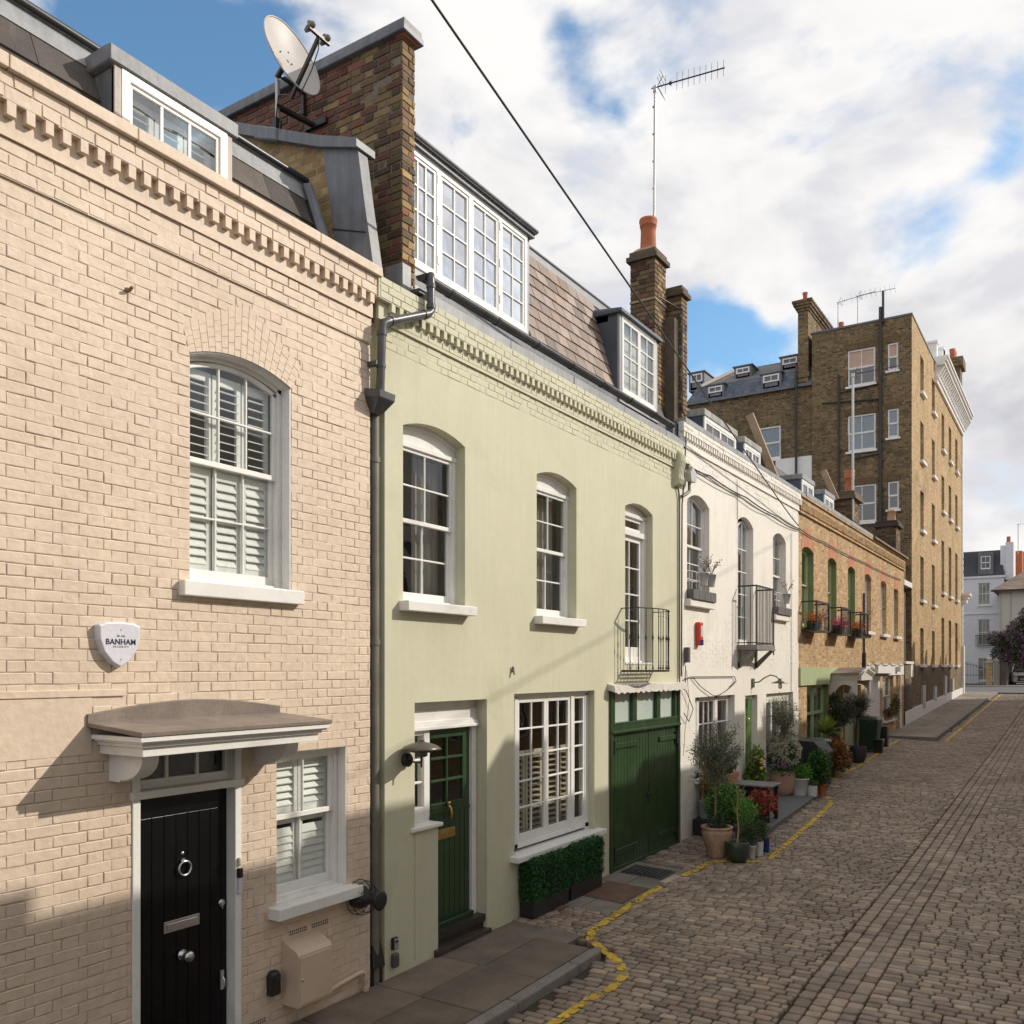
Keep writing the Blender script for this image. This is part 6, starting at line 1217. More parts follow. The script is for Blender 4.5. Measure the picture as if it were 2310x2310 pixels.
b = MB(); b.beam((px_,py_-.02,8.66),(-1.30,6.77,8.66),.05,.035); b.beam((-1.42,6.755,8.66),(-1.12,6.755,8.66),.04,.06); b.beam((-1.45,6.755,9.03),(-1.45,6.755,8.82),.05,.03); b.beam((px_,py_,9.0),(-1.45,6.77,9.05),.03,.03); b.box(px_-.035,px_+.03,py_-.05,py_+.03,8.42,8.53); b.lathe([(.03,0),(.03,.03)], (px_,py_,8.335), 10); b.build('wall_bracket', M_black, D)
nrm = V((.95,.03,.30)).normalized(); cc = V((-1.08,6.2,8.96)); a1 = V((0,0,1)).cross(nrm).normalized(); a2 = nrm.cross(a1)
b = MB(); nr, na = 8, 40; vs = []
for i in range(nr+1):
    for k in range(na):
        r_ = i/nr; t = 2*PI*k/na; vs.append(cc + (a1*math.cos(t)*.355 + a2*math.sin(t)*.385)*r_ + nrm*(.085*r_*r_-.04))
fs = [(i*na+k, i*na+(k+1) % na, (i+1)*na+(k+1) % na, (i+1)*na+k) for i in range(nr) for k in range(na)]
b.add(vs, fs, sm=True); b.tube([cc + a1*math.cos(t*PI/20)*.357 + a2*math.sin(t*PI/20)*.387 + nrm*.045 for t in range(40)], .008, 6, closed=True)
dsh = b.build('reflector', M_dish, D)
b = MB()
for q in ((-.08,.05),(.06,-.0),(.05,.13),(-.06,-.16)): p = cc+a1*q[0]+a2*q[1]-nrm*.03; b.lathe([(0,0),(.008,0),(.008,.006),(0,.007)], p, 8, axis=nrm)
b.build('bolts', M_iron, dsh)
b = MB(); foot = cc - a2*.385 + nrm*.02; tip = cc + nrm*.40 - a2*.04; b.beam(foot-nrm*.12, tip, .028, .035); b.beam(tip-a1*.14, tip+a1*.14, .03, .03)
b.tube([cc-nrm*.05, V((px_,py_,8.97))], .03, 8); b.build('feed_arm', M_iron, D)
b = MB()
for s in (-.11,.10): q = tip+a1*s+a2*.03; b.lathe([(.018,-.07),(.03,-.03),(.032,.03),(.022,.05),(.0,.06)], q, 12, axis=nrm); b.tube([q, q+a2*.05], .022, 8)
b.build('receiver', M_greypipe, D)
b = MB(); b.tube([tip, tip-a2*.12-nrm*.05, tip-a2*.25-nrm*.18, foot+V((0,0,-.05)), V((px_+.05,py_-.03,8.75)), V((px_+.01,py_-.03,8.55)), V((px_+.1,py_-.05,8.5)), V((px_+.12,py_-.1,8.2))], .006, 6); b.build('dish_cable', M_black, D)
# ================================================================ far end of the street
Hf = thing('white_villa', 'white stuccoed villa with dark slate mansard beyond the end of the mews', 'house', (-1.5, 85, 1.7)); FV = Fr('Y', 85)
HV = [(-1.74,-.86,8.32,10.2,0),(-1.74,-.86,4.9,7.1,0),(-1.74,-.6,1.9,3.8,0)]
b = MB(); wall(b, FV, -9, .18, 1.0, 10.78, HV, rev=.12); b.quad((.18,85,1),(.18,95,1),(.18,95,10.7),(.18,85,10.7)); b.box(-9,.2,84.93,85,7.55,7.62); b.box(-9,.3,84.9,85,10.6,10.78); b.build('stucco_wall', M_farwhite, Hf)
b = MB(); b.hexa([(-9,84.95,10.78),(.2,84.95,10.78),(.2,94,10.78),(-9,94,10.78)], [(-9,85.8,13.0),(-.1,85.8,13.0),(-.1,93,13),(-9,93,13)]); rfv = b.build('mansard_roof', M_farroof, Hf)
b = MB(); b.box(-.12,.30,85.3,93,10.5,13.3); b.box(.27,.85,85.2,88,10.4,13.55); b.build('white_chimney', M_farwhite, rfv); b = MB(); b.lathe([(.16,0),(.14,.5),(.18,.55),(.12,.56)], (.45,86,13.55), 12); b.box(.8,1.3,89,91,11,13.2,None); b.build('chimney_pots', M_terracotta, rfv)
b = MB(); b.box(-1.76,-.62,84.95,87,10.9,12.8); b.build('dormer_surround', M_lead, rfv)
simple_window(Hf, Fr('Y',84.93), -1.55,-.83,11.35,12.45,.02,cols=2, sill=None, name='dormer_window')
for h in HV: simple_window(Hf, FV, h[0], h[1], h[2], h[3], -.08, cols=3, glassm=mat('pale_net_window', (.30,.32,.30), .2, var=.35, vs=2, coat=.6), sill=(.1,.12,.08), st=.05)
b = MB()
for i in range(12): b.beam((-1.9+.115*i,84.75,4.85),(-1.9+.115*i,84.75,5.75),.03,.03)
b.beam((-1.95,84.75,5.75),(-.5,84.75,5.75),.04,.04); b.beam((-1.95,84.75,4.85),(-.5,84.75,4.85),.04,.04); b.beam((-1.95,84.75,5.75),(-1.95,85,5.75),.04,.04); b.build('window_balcony', M_iron, Hf)
Hg = thing('beige_villa', 'low beige stuccoed villa with brown tiled hipped roof at the far right edge', 'house', (2.5, 80, 1.7))
b = MB(); b.box(.15,9,80,90,1,9.15); b.build('stucco_wall', M_farbeige, Hg); b = MB(); b.box(.22,.30,79.96,80,1.5,8.9); b.box(.95,1.0,79.96,80,1.5,8.9); b.box(.22,1.0,79.96,80,8.85,8.92); b.build('wall_panel', mat('beige_shadow_line', (.42,.39,.33), .7), Hg)
b = MB(); b.hexa([(-.35,79.5,9.12),(9.5,79.5,9.12),(9.5,90.5,9.12),(-.35,90.5,9.12)], [(2.6,84.5,11.6),(7,84.5,11.6),(7,85.5,11.6),(2.6,85.5,11.6)]); b.build('hipped_roof', M_farbrown, Hg); b = MB(); b.box(-.4,9.5,79.45,79.6,9.0,9.14); b.build('eaves_gutter', M_iron, Hg)
Hh = thing('brick_terrace_behind', 'brown roofed terrace rising behind the beige villa', 'house', (4, 96, 2)); b = MB(); b.box(1.0,12,95,104,1,11.4); b.build('brick_wall', M_brown, Hh); b = MB(); b.hexa([(.9,94.8,11.4),(12,94.8,11.4),(12,104,11.4),(.9,104,11.4)], [(.9,98.5,14.2),(12,98.5,14.2),(12,100,14.2),(.9,100,14.2)]); b.build('tiled_roof', M_farbrown, Hh)
yagi('tv_aerial', (1.15,86,12.6), (1.15,86,15.1), (1.6,.3,.0), 'distant pole aerial on the roofs at the far right edge', n=6, L=1.2, r=.03, el=.5, refl=False)
P = thing('gate_pier', 'yellow brick gate pier beside the black iron gates', 'gate pier', (.05,72,1.66)); b = MB(); b.box(-.15,.24,72,72.4,1.4,3.36); b.build('shaft', M_tanbrick, P); b = MB(); b.box(-.2,.29,71.95,72.45,3.36,3.46); b.ball((.04,72.2,3.62), .17, 12); b.build('pier_cap', M_farbeige, P)
P = thing('stone_gate_pier', 'grey stone gate pier with pointed cap right of the brick pier', 'gate pier', (.48,72,1.66)); b = MB(); b.box(.32,.66,72,72.35,1.4,3.45); b.build('shaft', mat('grey_stone_pier', (.26,.22,.20), .9), P); b = MB(); b.hexa([(.30,71.98,3.45),(.68,71.98,3.45),(.68,72.37,3.45),(.30,72.37,3.45)], [(.47,72.15,3.75),(.5,72.15,3.75),(.5,72.2,3.75),(.47,72.2,3.75)]); b.build('pier_cap', mat('grey_stone_pier', (0,0,0)), P)
b = MB(); b.box(.70,1.15,72.1,78,1.4,3.35); tag(b.build('boundary_wall', mat('dark_boundary_wall', (.09,.075,.06), .9, var=.3), org=(.9,72,1.6)), 'dark overgrown boundary wall between the stone pier and the parked car', 'wall')
G = thing('iron_gates', 'black spiked iron gates with a swept top in front of the white villa', 'gate', (-.8,72,1.66)); b = MB(); n = 14
for i in range(n+1): x = -1.55+1.38*i/n; h = 3.38 - .45*(i/n)**1.5*1.1 - .0; b.beam((x,72.2,1.62),(x,72.2,h),.018,.018); b.lathe([(.022,0),(0,.09)], (x,72.2,h), 5)
for a, e in ((0,.5),(.5,1)):
    for z in (1.75,2.45): b.beam((-1.55+1.38*a,72.2,z),(-1.55+1.38*e,72.2,z),.025,.03)
    b.beam((-1.55+1.38*a,72.2,3.28-.45*a**1.5),(-1.55+1.38*e,72.2,3.28-.45*e**1.5),.025,.03)
b.build('railings', M_iron, G); b = MB(); b.box(-1.66,-1.58,72.1,72.25,1.5,3.75); b.build('gate_post', M_iron, G)
# lilac tree
LT = thing('lilac_tree', 'purple flowering lilac tree overhanging the parked car at the far right', 'tree', (2.4,74.5,1.7)); b = MB()
for p, q, r0 in (((2.4,74.6,1.6),(2.1,74.4,3.6),.11),((2.5,74.6,1.6),(2.9,74.6,3.8),.10),((2.1,74.4,3.3),(1.0,74.2,4.6),.07),((2.9,74.6,3.6),(3.8,74.6,5.2),.07),((2.2,74.4,3.5),(2.5,74.4,5.6),.07)): b.tube([p, V(p).lerp(V(q),.5)+V((.05,0,.05)), q], [r0, r0*.8, r0*.5], 7)
b.build('trunk', M_bark, LT)
b = MB(); fl = MB(); rg = random.Random(77); bl = [(.75,74,4.0,.75,.8,.75),(1.3,73.9,4.9,.95,.9,.85),(2.2,73.8,4.3,1.1,1,.95),(.3,74.2,5.1,.65,.7,.5),(2.1,74,5.8,1.0,.9,.8),(3.1,74,4.8,1.2,1,1.1),(2.9,74,6.6,1.1,1,.9),(3.9,74.2,5.6,1.2,1,1.2),(1.9,73.8,3.5,.9,.8,.5),(3.4,74,7.4,.9,.9,.7)]
def blob(mb, c, rr, n, s, cols, rg, asp=.55, shell=.55):
    for _ in range(n):
        u = V((rg.gauss(0,1), rg.gauss(0,1), rg.gauss(0,1))).normalized(); k = rg.random()**(1-shell) if shell < 1 else 1
        k = k*rg.uniform(.85,1.12); leaf(mb, (c[0]+u.x*rr[0]*k, c[1]+u.y*rr[1]*k, c[2]+u.z*rr[2]*k), s, rg, rg.choice(cols), asp, d=(u.x+rg.gauss(0,.6), u.y+rg.gauss(0,.6), u.z+.2+rg.gauss(0,.6)))
GRN = [(.045,.07,.02),(.06,.09,.025),(.035,.05,.018),(.08,.095,.04)]
for x,y,z,rx,ry,rz_ in bl:
    blob(b, (x,y,z), (rx,ry,rz_), int(2300*rx*rz_), .085, GRN, rg)
    for k in range(int(30*rx)):
        u = V((rg.gauss(0,1), -abs(rg.gauss(0,1)), rg.gauss(.2,1))).normalized(); c = V((x+u.x*rx, y+u.y*ry, z+u.z*rz_)); blob(fl, c, (.09,.09,.15), 34, .045, [(.30,.16,.30),(.40,.26,.38),(.20,.09,.20),(.12,.06,.11)], rg)
b.build('crown', M_leaf, LT); fl.build('blossom', M_petal, LT)
# parked car, front three quarters hidden by the frame edge
C = thing('parked_car', 'metallic grey car with dark grille and white number plate parked under the lilac', 'car', (2.1,75,1.7)); cz = 1.70
def loft(mb, rings): 
    n = len(rings[0]); vs = [p for r in rings for p in r]; mb.add(vs, [(i*n+k, i*n+(k+1) % n, (i+1)*n+(k+1) % n, (i+1)*n+k) for i in range(len(rings)-1) for k in range(n)], sm=True); mb.add(rings[0], [tuple(range(n))[::-1]]); mb.add(rings[-1], [tuple(range(n))])
def ring(y, hw, z0, z1, cr=.12, top=1.0): 
    x = 2.13; return [V((x+sx*hw*f, y, cz+z)) for sx, f, z in ((-1,.92,z0),(1,.92,z0),(1,1,z0+.12),(1,1,z1-.16),(1,.93*top,z1-.03),(1,.8*top,z1),(-1,.8*top,z1),(-1,.93*top,z1-.03),(-1,1,z1-.16),(-1,1,z0+.12))]
b = MB(); loft(b, [ring(74.60,.70,.22,.62), ring(74.68,.84,.2,.74), ring(74.95,.90,.2,.86), ring(75.6,.92,.2,.97), ring(76.1,.93,.2,1.0), ring(78.3,.93,.2,1.02), ring(79.0,.88,.25,.98), ring(79.15,.8,.3,.9)]); b.build('body', M_carpaint, C)
b = MB(); loft(b, [ring(75.75,.80,.9,1.0,top=.98), ring(76.45,.78,.9,1.40,top=.86), ring(76.9,.77,.9,1.46,top=.84), ring(78.0,.77,.9,1.46,top=.84), ring(78.7,.78,.9,1.05,top=.95)]); b.build('windows', M_carglass, C)
b = MB(); loft(b, [ring(76.4,.70,1.37,1.425,top=.9), ring(76.9,.69,1.4,1.475,top=.9), ring(78.0,.69,1.4,1.475,top=.9)]); b.build('roof', M_carpaint, C)
b = MB(); b.add([(1.66,74.575,cz+.30),(2.60,74.575,cz+.30),(2.52,74.565,cz+.50),(2.62,74.60,cz+.72),(1.64,74.60,cz+.72),(1.74,74.565,cz+.50)], [(0,1,2,3,4,5)]); b.box(1.55,2.71,74.58,74.70,cz+.18,cz+.26); b.build('grille', M_black, C)
b = MB(); b.box(1.60,2.66,74.555,74.575,cz+.26,cz+.285); b.ball((2.13,74.56,cz+.60), .055, 10, sc=(1.3,.4,1)); b.build('chrome_trim', M_chrome, C)
b = MB(); b.box(1.87,2.39,74.535,74.555,cz+.39,cz+.50); npl = b.build('number_plate', M_whitepot, C); b = MB()
for i in range(7): b.box(1.91+.065*i,1.95+.065*i,74.53,74.535,cz+.41,cz+.48)
b.build('plate_characters', M_navy, npl)
for s in (-1,1): b = MB(); b.prism([(2.13+s*.52,74.62,cz+.62),(2.13+s*.80,74.72,cz+.66),(2.13+s*.82,74.76,cz+.74),(2.13+s*.56,74.64,cz+.72)], (0,-.03,0)); b.build('headlight', mat('headlight_glass', (.5,.52,.55), .08, var=0, coat=1), C)
for s in (-1,1): b = MB(); b.ball((2.13+s*.99,76.0,cz+1.0), .11, 10, sc=(1,.6,.7)); b.build('mirror', M_carpaint, C)
for s in (-1,1):
    for y in (75.4,78.2): b = MB(); b.lathe([(0,0),(.2,0),(.31,.03),(.32,.1),(.31,.2)], (2.13+s*.93-s*.0,y,cz+.32), 20, axis=(-s,0,0)); b.build('wheel', M_black, C)
# ================================================================ street surface
b = MB(); ys = [-30,-10,0,4,8.3,11,14,18,22,26,30,34,38,45,52,57,62,70,80,110,160,400]; xs = [-150,-12,-.2,1.5,3.0,3.6,4.2,7.3,20,60,400]
for (y0, y1) in zip(ys, ys[1:]):
    for (x0, x1) in zip(xs, xs[1:]): z = lambda x, y: (rz(max(x,0),y) if y < 58 else gz(y)-.02) - .045; b.quad((x0,y0,z(x0,y0)),(x1,y0,z(x1,y0)),(x1,y1,z(x1,y1)),(x0,y1,z(x0,y1)))
tag(b.build('ground', M_joint), kind='structure')
b = MB(); 
for y0, y1 in ((57.6,64),(64,71.8)): b.quad((-60,y0,gz(y0)),(80,y0,gz(y0)),(80,y1,gz(y1)),(-60,y1,gz(y1)))
tag(b.build('cross_road', M_asphalt), kind='structure')
b = MB(); b.box(-60,80,71.2,72.0,1.5,1.74); b.box(.7,30,71.9,84,1.5,1.72); tag(b.build('far_pavement', mat('pale_paving', (.36,.34,.31), .8, var=.1), bevel=.02), kind='structure')
def pave_x(y): return 1.33 if y < 8.35 else 0.0
rs = random.Random(101)
SC_ = [(.31,.248,.20),(.26,.21,.172),(.35,.28,.225),(.235,.19,.157),(.315,.26,.215),(.345,.268,.21),(.275,.232,.198)]
def sett(mb, x0, x1, y0, y1, det, big=0):
    c = rs.choice(SC_); k = rs.uniform(.62, 1.04); c = (c[0]*k, c[1]*k*.97, c[2]*k*.92)
    if rs.random() < .02: c = (.27*k, .18*k, .15*k)
    g = .008 if not big else .007; gy = .012 if not big else .006; j = lambda: rs.uniform(-.004, .004)
    cx, cy = (x0+x1)/2, (y0+y1)/2; z = rz(cx, cy) + rs.uniform(-.004, .004); tx, ty = rs.uniform(-.03,.03), rs.uniform(-.03,.03)
    P = [(x0+g*.6+j(), y0+gy*.6+j()*.6), (x1-g*.6+j(), y0+gy*.6+j()*.6), (x1-g*.6+j(), y1-gy*.6+j()*.6), (x0+g*.6+j(), y1-gy*.6+j()*.6)]
    if det:
        n = 8; oct_ = []
        for i in range(4):
            p, q = P[i], P[(i+1) % 4]; f = rs.uniform(.07,.16); oct_ += [(p[0]+(q[0]-p[0])*f, p[1]+(q[1]-p[1])*f), (p[0]+(q[0]-p[0])*(1-f), p[1]+(q[1]-p[1])*(1-f))]
        ins = lambda s: [(cx+(x-cx)*s, cy+(y-cy)*s) for x, y in oct_]
        zt = lambda x, y: z + (x-cx)*tx + (y-cy)*ty
        vs = [(x,y,z-.05) for x,y in oct_] + [(x,y,zt(x,y)-.012) for x,y in ins(1.0)] + [(x,y,zt(x,y)-.003) for x,y in ins(.945)] + [(x,y,zt(x,y)+.001) for x,y in ins(.80)]
        fs = [(r*n+i, r*n+(i+1) % n, (r+1)*n+(i+1) % n, (r+1)*n+i) for r in range(3) for i in range(n)] + [tuple(range(3*n, 4*n))]
        mb.add(vs, fs, sm=True, c=c)
    else:
        ins = [(cx+(x-cx)*.86, cy+(y-cy)*.86) for x, y in P]
        vs = [(x,y,z-.04) for x,y in P] + [(x,y,z-.004) for x,y in P] + [(x,y,z+.001) for x,y in ins]
        mb.add(vs, [(i,(i+1)%4,4+(i+1)%4,4+i) for i in range(4)] + [(4+i,4+(i+1)%4,8+(i+1)%4,8+i) for i in range(4)] + [(8,9,10,11)], sm=True, c=c)
b = MB(); y = 4.4; row = 0
while y < 57.5:
    h = rs.uniform(.092,.108) if y < 34 else .15; skew = .10*math.sin(y*.35)
    x = .02 - rs.uniform(0,.1)
    while x < 7.25:
        w = rs.uniform(.125,.20) if y < 34 else rs.uniform(.17,.22); x1 = x+w; cx = (x+x1)/2
        if x < 3.33 < x1: x1 = 3.33
        if 3.33 <= x < 3.90: x = 3.90; continue
        yy = y + .022*math.sin(cx*1.1+y*.2) + .005*math.sin(cx*6+y*1.7)
        ok = cx > pave_x(y) + .02 and not (14.95 < y < 19.15 and cx < 1.0 - .03*(y-15)) and not (y > 31.7 and cx < 1.62)
        if y < 8.45 and cx < 1.37: ok = False
        if 9.4 < y < 11.96 and cx < .81: ok = False
        if ok and x1-x > .04: sett(b, x, x1, yy, yy+h, y < 21)
        x = x1
    y += h; row += 1
tag(b.build('road', M_sett), kind='structure')
b = MB()
for k in range(4):
    x0 = 3.335+.1395*k; y = 4.4 - rs.uniform(0,.1)
    while y < 57: L = rs.uniform(.12,.22) if y < 34 else .3; sett(b, x0, x0+.138, y, y+L, y < 21, 1); y += L
tag(b.build('gutter_channel', M_sett), kind='structure')
# front pavement: flagstones and kerb
b = MB(); rp = random.Random(9)
YS = [4.4,5.3,6.25,7.2,8.25]; 
for i, (y0, y1) in enumerate(zip(YS, YS[1:])):
    xs = [.0,.56,1.20] if i % 2 else [.0,.52,1.20]
    for x0, x1 in zip(xs, xs[1:]):
        k = rp.uniform(.85,1.12); c = (.155*k,.122*k,.094*k); dy = rp.uniform(-.1,.1) if x0 > .1 else 0; e = .006; z = lambda x, y: gz(y) - .012*x + .0
        P = [(x0+e,y0+e+dy*.3),(x1-e,y0+e+dy*.3),(x1-e,y1-e+dy*.3),(x0+e,y1-e+dy*.3)]; b.hexa([(x,y,z(x,y)-.08) for x,y in P], [(x,y,z(x,y)) for x,y in P], c=c)
for x0, x1, y0, y1 in ((.0,.42,8.27,8.85),(.43,.9,8.2,8.65)): b.hexa([(x0,y0,-.08),(x1,y0,-.08),(x1,y1,-.05),(x0,y1,-.05)], [(x0,y0,.02),(x1,y0,.005),(x1,y1,-.0),(x0,y1,.025)], c=(.16,.135,.11))
for x0, x1, y0, y1 in ((.0,.40,9.45,9.93),(.41,.80,9.45,9.93),(.0,.15,9.94,10.76),(.75,.80,9.94,10.76),(.0,.40,10.77,11.26),(.41,.80,10.77,11.26),(.0,.07,11.27,11.81),(.705,.80,11.27,11.81),(.0,.80,11.82,12.0)):
    k = rp.uniform(.85,1.15); z = lambda x, y: rz(x,y)+.003; b.hexa([(x0+.003,y0+.003,-.1),(x1-.003,y0+.003,-.1),(x1-.003,y1-.003,-.1),(x0+.003,y1-.003,-.1)], [(x0+.003,y0+.003,z(x0,y0)),(x1-.003,y0+.003,z(x1,y0)),(x1-.003,y1-.003,z(x1,y1)),(x0+.003,y1-.003,z(x0,y1))], c=(.19*k,.165*k,.14*k))
tag(b.build('pavement', M_stone, bevel=.006), kind='structure')
b = MB()
for y0, y1 in ((4.4,5.5),(5.51,6.62),(6.63,7.75),(7.76,8.22)): b.hexa([(1.205,y0,-.2),(1.34,y0,-.2),(1.34,y1,-.2),(1.205,y1,-.2)], [(1.205,y0,gz(y0)-.012),(1.33,y0,gz(y0)-.016),(1.33,y1,gz(y1)-.016),(1.205,y1,gz(y1)-.012)])
b.hexa([(1.205,8.22,-.2),(1.34,8.22,-.2),(1.26,8.38,-.2),(1.205,8.38,-.2)], [(1.205,8.22,.01),(1.33,8.22,.01),(1.26,8.37,.0),(1.205,8.37,.0)])
tag(b.build('kerb', M_kerb, bevel=.016), kind='structure'); bpy.data.objects['kerb'].modifiers['edge'].segments = 2
b = MB(); n = 20
for i in range(n):
    y0 = 31.75+25.6*i/n; y1 = 31.75+25.6*(i+1)/n; a, c = gz(y0)+.06, gz(y1)+.06; k = rp.uniform(.8,1.15)
    for x0, x1 in ((.0,.72),(.73,1.44)): b.hexa([(x0,y0+.01,a-.15),(x1,y0+.01,a-.15),(x1,y1,c-.15),(x0,y1,c-.15)], [(x0,y0+.01,a),(x1,y0+.01,a),(x1,y1,c),(x0,y1,c)], c=(.24*k,.20*k,.16*k))
tag(b.build('far_kerbside_pavement', M_stone), kind='structure')
b = MB()
for i in range(n):
    y0 = 31.75+25.6*i/n; y1 = 31.75+25.6*(i+1)/n; a, c = gz(y0)+.065, gz(y1)+.065; b.hexa([(1.45,y0,a-.25),(1.60,y0,a-.25),(1.60,y1-.01,c-.25),(1.45,y1-.01,c-.25)], [(1.45,y0,a),(1.59,y0,a),(1.59,y1-.01,c),(1.45,y1-.01,c)])
b.box(0,1.6,31.6,31.745,.4,gz(31.7)+.065); tag(b.build('far_kerb', M_kerb), kind='structure')
b = MB(); z0 = .16; b.add([(0,14.9,z0-.2),(1.04,14.95,z0-.2),(.86,19.15,z0-.2),(0,19.2,z0-.2),(0,14.9,.215),(1.03,14.95,.20),(.85,19.13,.285),(0,19.2,.30)], [(0,3,2,1),(4,5,6,7),(0,1,5,4),(1,2,6,5),(2,3,7,6),(3,0,4,7)]); tag(b.build('concrete_terrace', M_concrete, bevel=.02), kind='structure')
# worn yellow line
ym = bpy.data.materials.new('worn_yellow_paint'); g = N(ym); out = g.a('ShaderNodeOutputMaterial'); p = g.a('ShaderNodeBsdfPrincipled'); p.inputs['Roughness'].default_value = .6
tc = g.a('ShaderNodeTexCoord'); n1 = g.a('ShaderNodeTexNoise', Scale=9., Detail=6.0, Roughness=.7); g.k(tc.outputs['Object'], n1.inputs[0]); n2 = g.a('ShaderNodeTexNoise', Scale=5., Detail=2.0); g.k(tc.outputs['Object'], n2.inputs[0])
rp_ = g.a('ShaderNodeValToRGB'); g.k(n2.outputs[0], rp_.inputs[0]); rp_.color_ramp.elements[0].position = .35; rp_.color_ramp.elements[1].position = .65; rp_.color_ramp.elements[0].color = (.46,.27,.02,1); rp_.color_ramp.elements[1].color = (.64,.45,.03,1); g.k(rp_.outputs[0], p.inputs[0])
mr = g.a('ShaderNodeMapRange'); g.k(n1.outputs[0], mr.inputs[0]); mr.inputs[1].default_value = .41; mr.inputs[2].default_value = .50; tr = g.a('ShaderNodeBsdfTransparent'); mx = g.a('ShaderNodeMixShader'); g.k(mr.outputs[0], mx.inputs[0]); g.k(tr.outputs[0], mx.inputs[1]); g.k(p.outputs[0], mx.inputs[2]); g.k(mx.outputs[0], out.inputs[0])
def line(name, pts, w):
    P = []
    for a, c in zip(pts, pts[1:]):
        a, c = V(a), V(c); n = max(2, int((c-a).length/.10))
        for k in range(n): P.append(a.lerp(c, k/n))
    P.append(V(pts[-1])); b = MB(); vs = []; rl = random.Random(3)
    for i, p in enumerate(P):
        d = (P[min(i+1,len(P)-1)] - P[max(i-1,0)]).normalized(); q = V((-d.y, d.x)) 
        for s in (-.5, 0, .5): e = p + q*w*s*rl.uniform(.93,1.07); vs.append((e.x, e.y, rz(e.x, e.y)+.007))
    b.add(vs, [(3*i+k, 3*i+k+1, 3*i+k+4, 3*i+k+3) for i in range(len(P)-1) for k in (0, 1)], sm=True); return tag(b.build(name, ym), kind='structure')
line('yellow_line', [(1.75,4.6),(1.72,6.2),(1.74,7.2),(1.80,7.5),(1.77,7.85),(1.60,8.12),(1.3,8.35),(1.02,8.58),(.93,8.8),(.90,9.2),(.86,10.0),(.83,10.95)], .095)
line('yellow_line', [(.86,11.62),(.90,12.6),(.98,12.82),(1.22,12.95),(1.5,13.2)], .10); line('yellow_line', [(1.55,13.4),(1.50,14.4),(1.36,17.2),(1.26,18.6),(1.02,19.35)], .095)
line('yellow_line', [(.45,20.6),(.62,22.2),(.66,24.6),(.62,26.6),(.52,28.5),(.40,33.0)][:5]+[(.55,31.4)], .09); line('yellow_line', [(1.86,31.6),(1.84,40),(1.82,56)], .10)
def plate(name, x0, x1, y0, y1, m, lab, cat, bars=False, dz=.004):
    t = MB(); z = lambda x, y: rz(x,y)+dz; t.hexa([(x0,y0,z(x0,y0)-.04),(x1,y0,z(x1,y0)-.04),(x1,y1,z(x1,y1)-.04),(x0,y1,z(x0,y1)-.04)], [(x0,y0,z(x0,y0)),(x1,y0,z(x1,y0)),(x1,y1,z(x1,y1)),(x0,y1,z(x0,y1))])
    if bars:
        n = 9
        for i in range(n): a = x0+.02+(x1-x0-.04)*i/n; t.box(a, a+.03, y0+.02, y1-.02, z(x0,y0)-.004, z(a,y1)+.010)
    return tag(t.build(name, m, org=(x0,y0,rz(x0,y0)), bevel=.003), lab, cat)
plate('access_cover', .16, .74, 9.95, 10.75, M_rust, 'rusty brown flat access cover in front of the second box hedge', 'access cover')
plate('drain_grate', .08, .70, 11.28, 11.80, M_grate, 'black ribbed drain grate in front of the garage doors', 'drain grate', True)
plate('small_grate', .16, .30, 9.22, 9.42, M_rust, 'tiny square drain cover at the foot of the first box hedge', 'drain cover', dz=.012)
b = MB(); b.hexa([(.72,11.15,.02),(.82,11.15,.02),(.85,11.62,.02),(.75,11.62,.02)], [(.72,11.15,.052),(.82,11.15,.048),(.85,11.62,.055),(.75,11.62,.058)]); tag(b.build('edge_stone', mat('pale_edge_stone', (.42,.34,.27), .8, var=.1), org=(.78,11.4,.03), bevel=.006), 'pale pinkish kerb stone beside the drain grate, in the gap of the yellow line', 'stone')
# ================================================================ pots and plants
LG = [(.08,.21,.03),(.12,.29,.04),(.17,.36,.06),(.10,.25,.035)]; DG = [(.035,.08,.025),(.05,.11,.03),(.07,.13,.045)]; OL = [(.16,.18,.12),(.21,.235,.16),(.11,.13,.085),(.26,.27,.18),(.075,.09,.05)]
def pot(kind, x, y, r, h, m, label, z=None, group=None, soil=True, name='potted_plant', cat='potted plant'):
    z = rz(x,y) if z is None else z; t = thing(name, label, cat, (x,y,z), group); b = MB()
    if kind == 'urn': pr = [(r*.55,0),(r*.62,h*.1),(r*.85,h*.5),(r*1.0,h*.8),(r*.98,h*.86),(r*.93,h*.9),(r*1.02,h*.95),(r*1.02,h),(r*.88,h),(r*.86,h*.9)]
    elif kind == 'cone': pr = [(r*.68,0),(r*.95,h*.9),(r*1.0,h*.91),(r*1.02,h*.99),(r*.98,h),(r*.9,h),(r*.88,h*.9)]
    elif kind == 'round': pr = [(r*.62,0),(r*.8,h*.12),(r*.97,h*.45),(r*1.0,h*.75),(r*.96,h*.97),(r*.93,h),(r*.86,h),(r*.86,h*.9)]
    else: pr = [(r*.9,0),(r,h*.97),(r,h),(r*.9,h),(r*.88,h*.9)]
    b.lathe(pr, (x,y,z), 28); b.build('pot', m, t, bevel=0)
    if soil: b = MB(); b.lathe([(r*.88,0),(0,.015)], (x,y,z+h*.9), 20); b.build('soil', M_soil, t)
    return t, z
def foliage(t, blobs, rg, mt=None, name='foliage'):
    b = MB()
    for c, rr, n, s, cols in blobs: blob(b, c, rr, n, s, cols, rg)
    return b.build(name, mt or M_leaf, t)
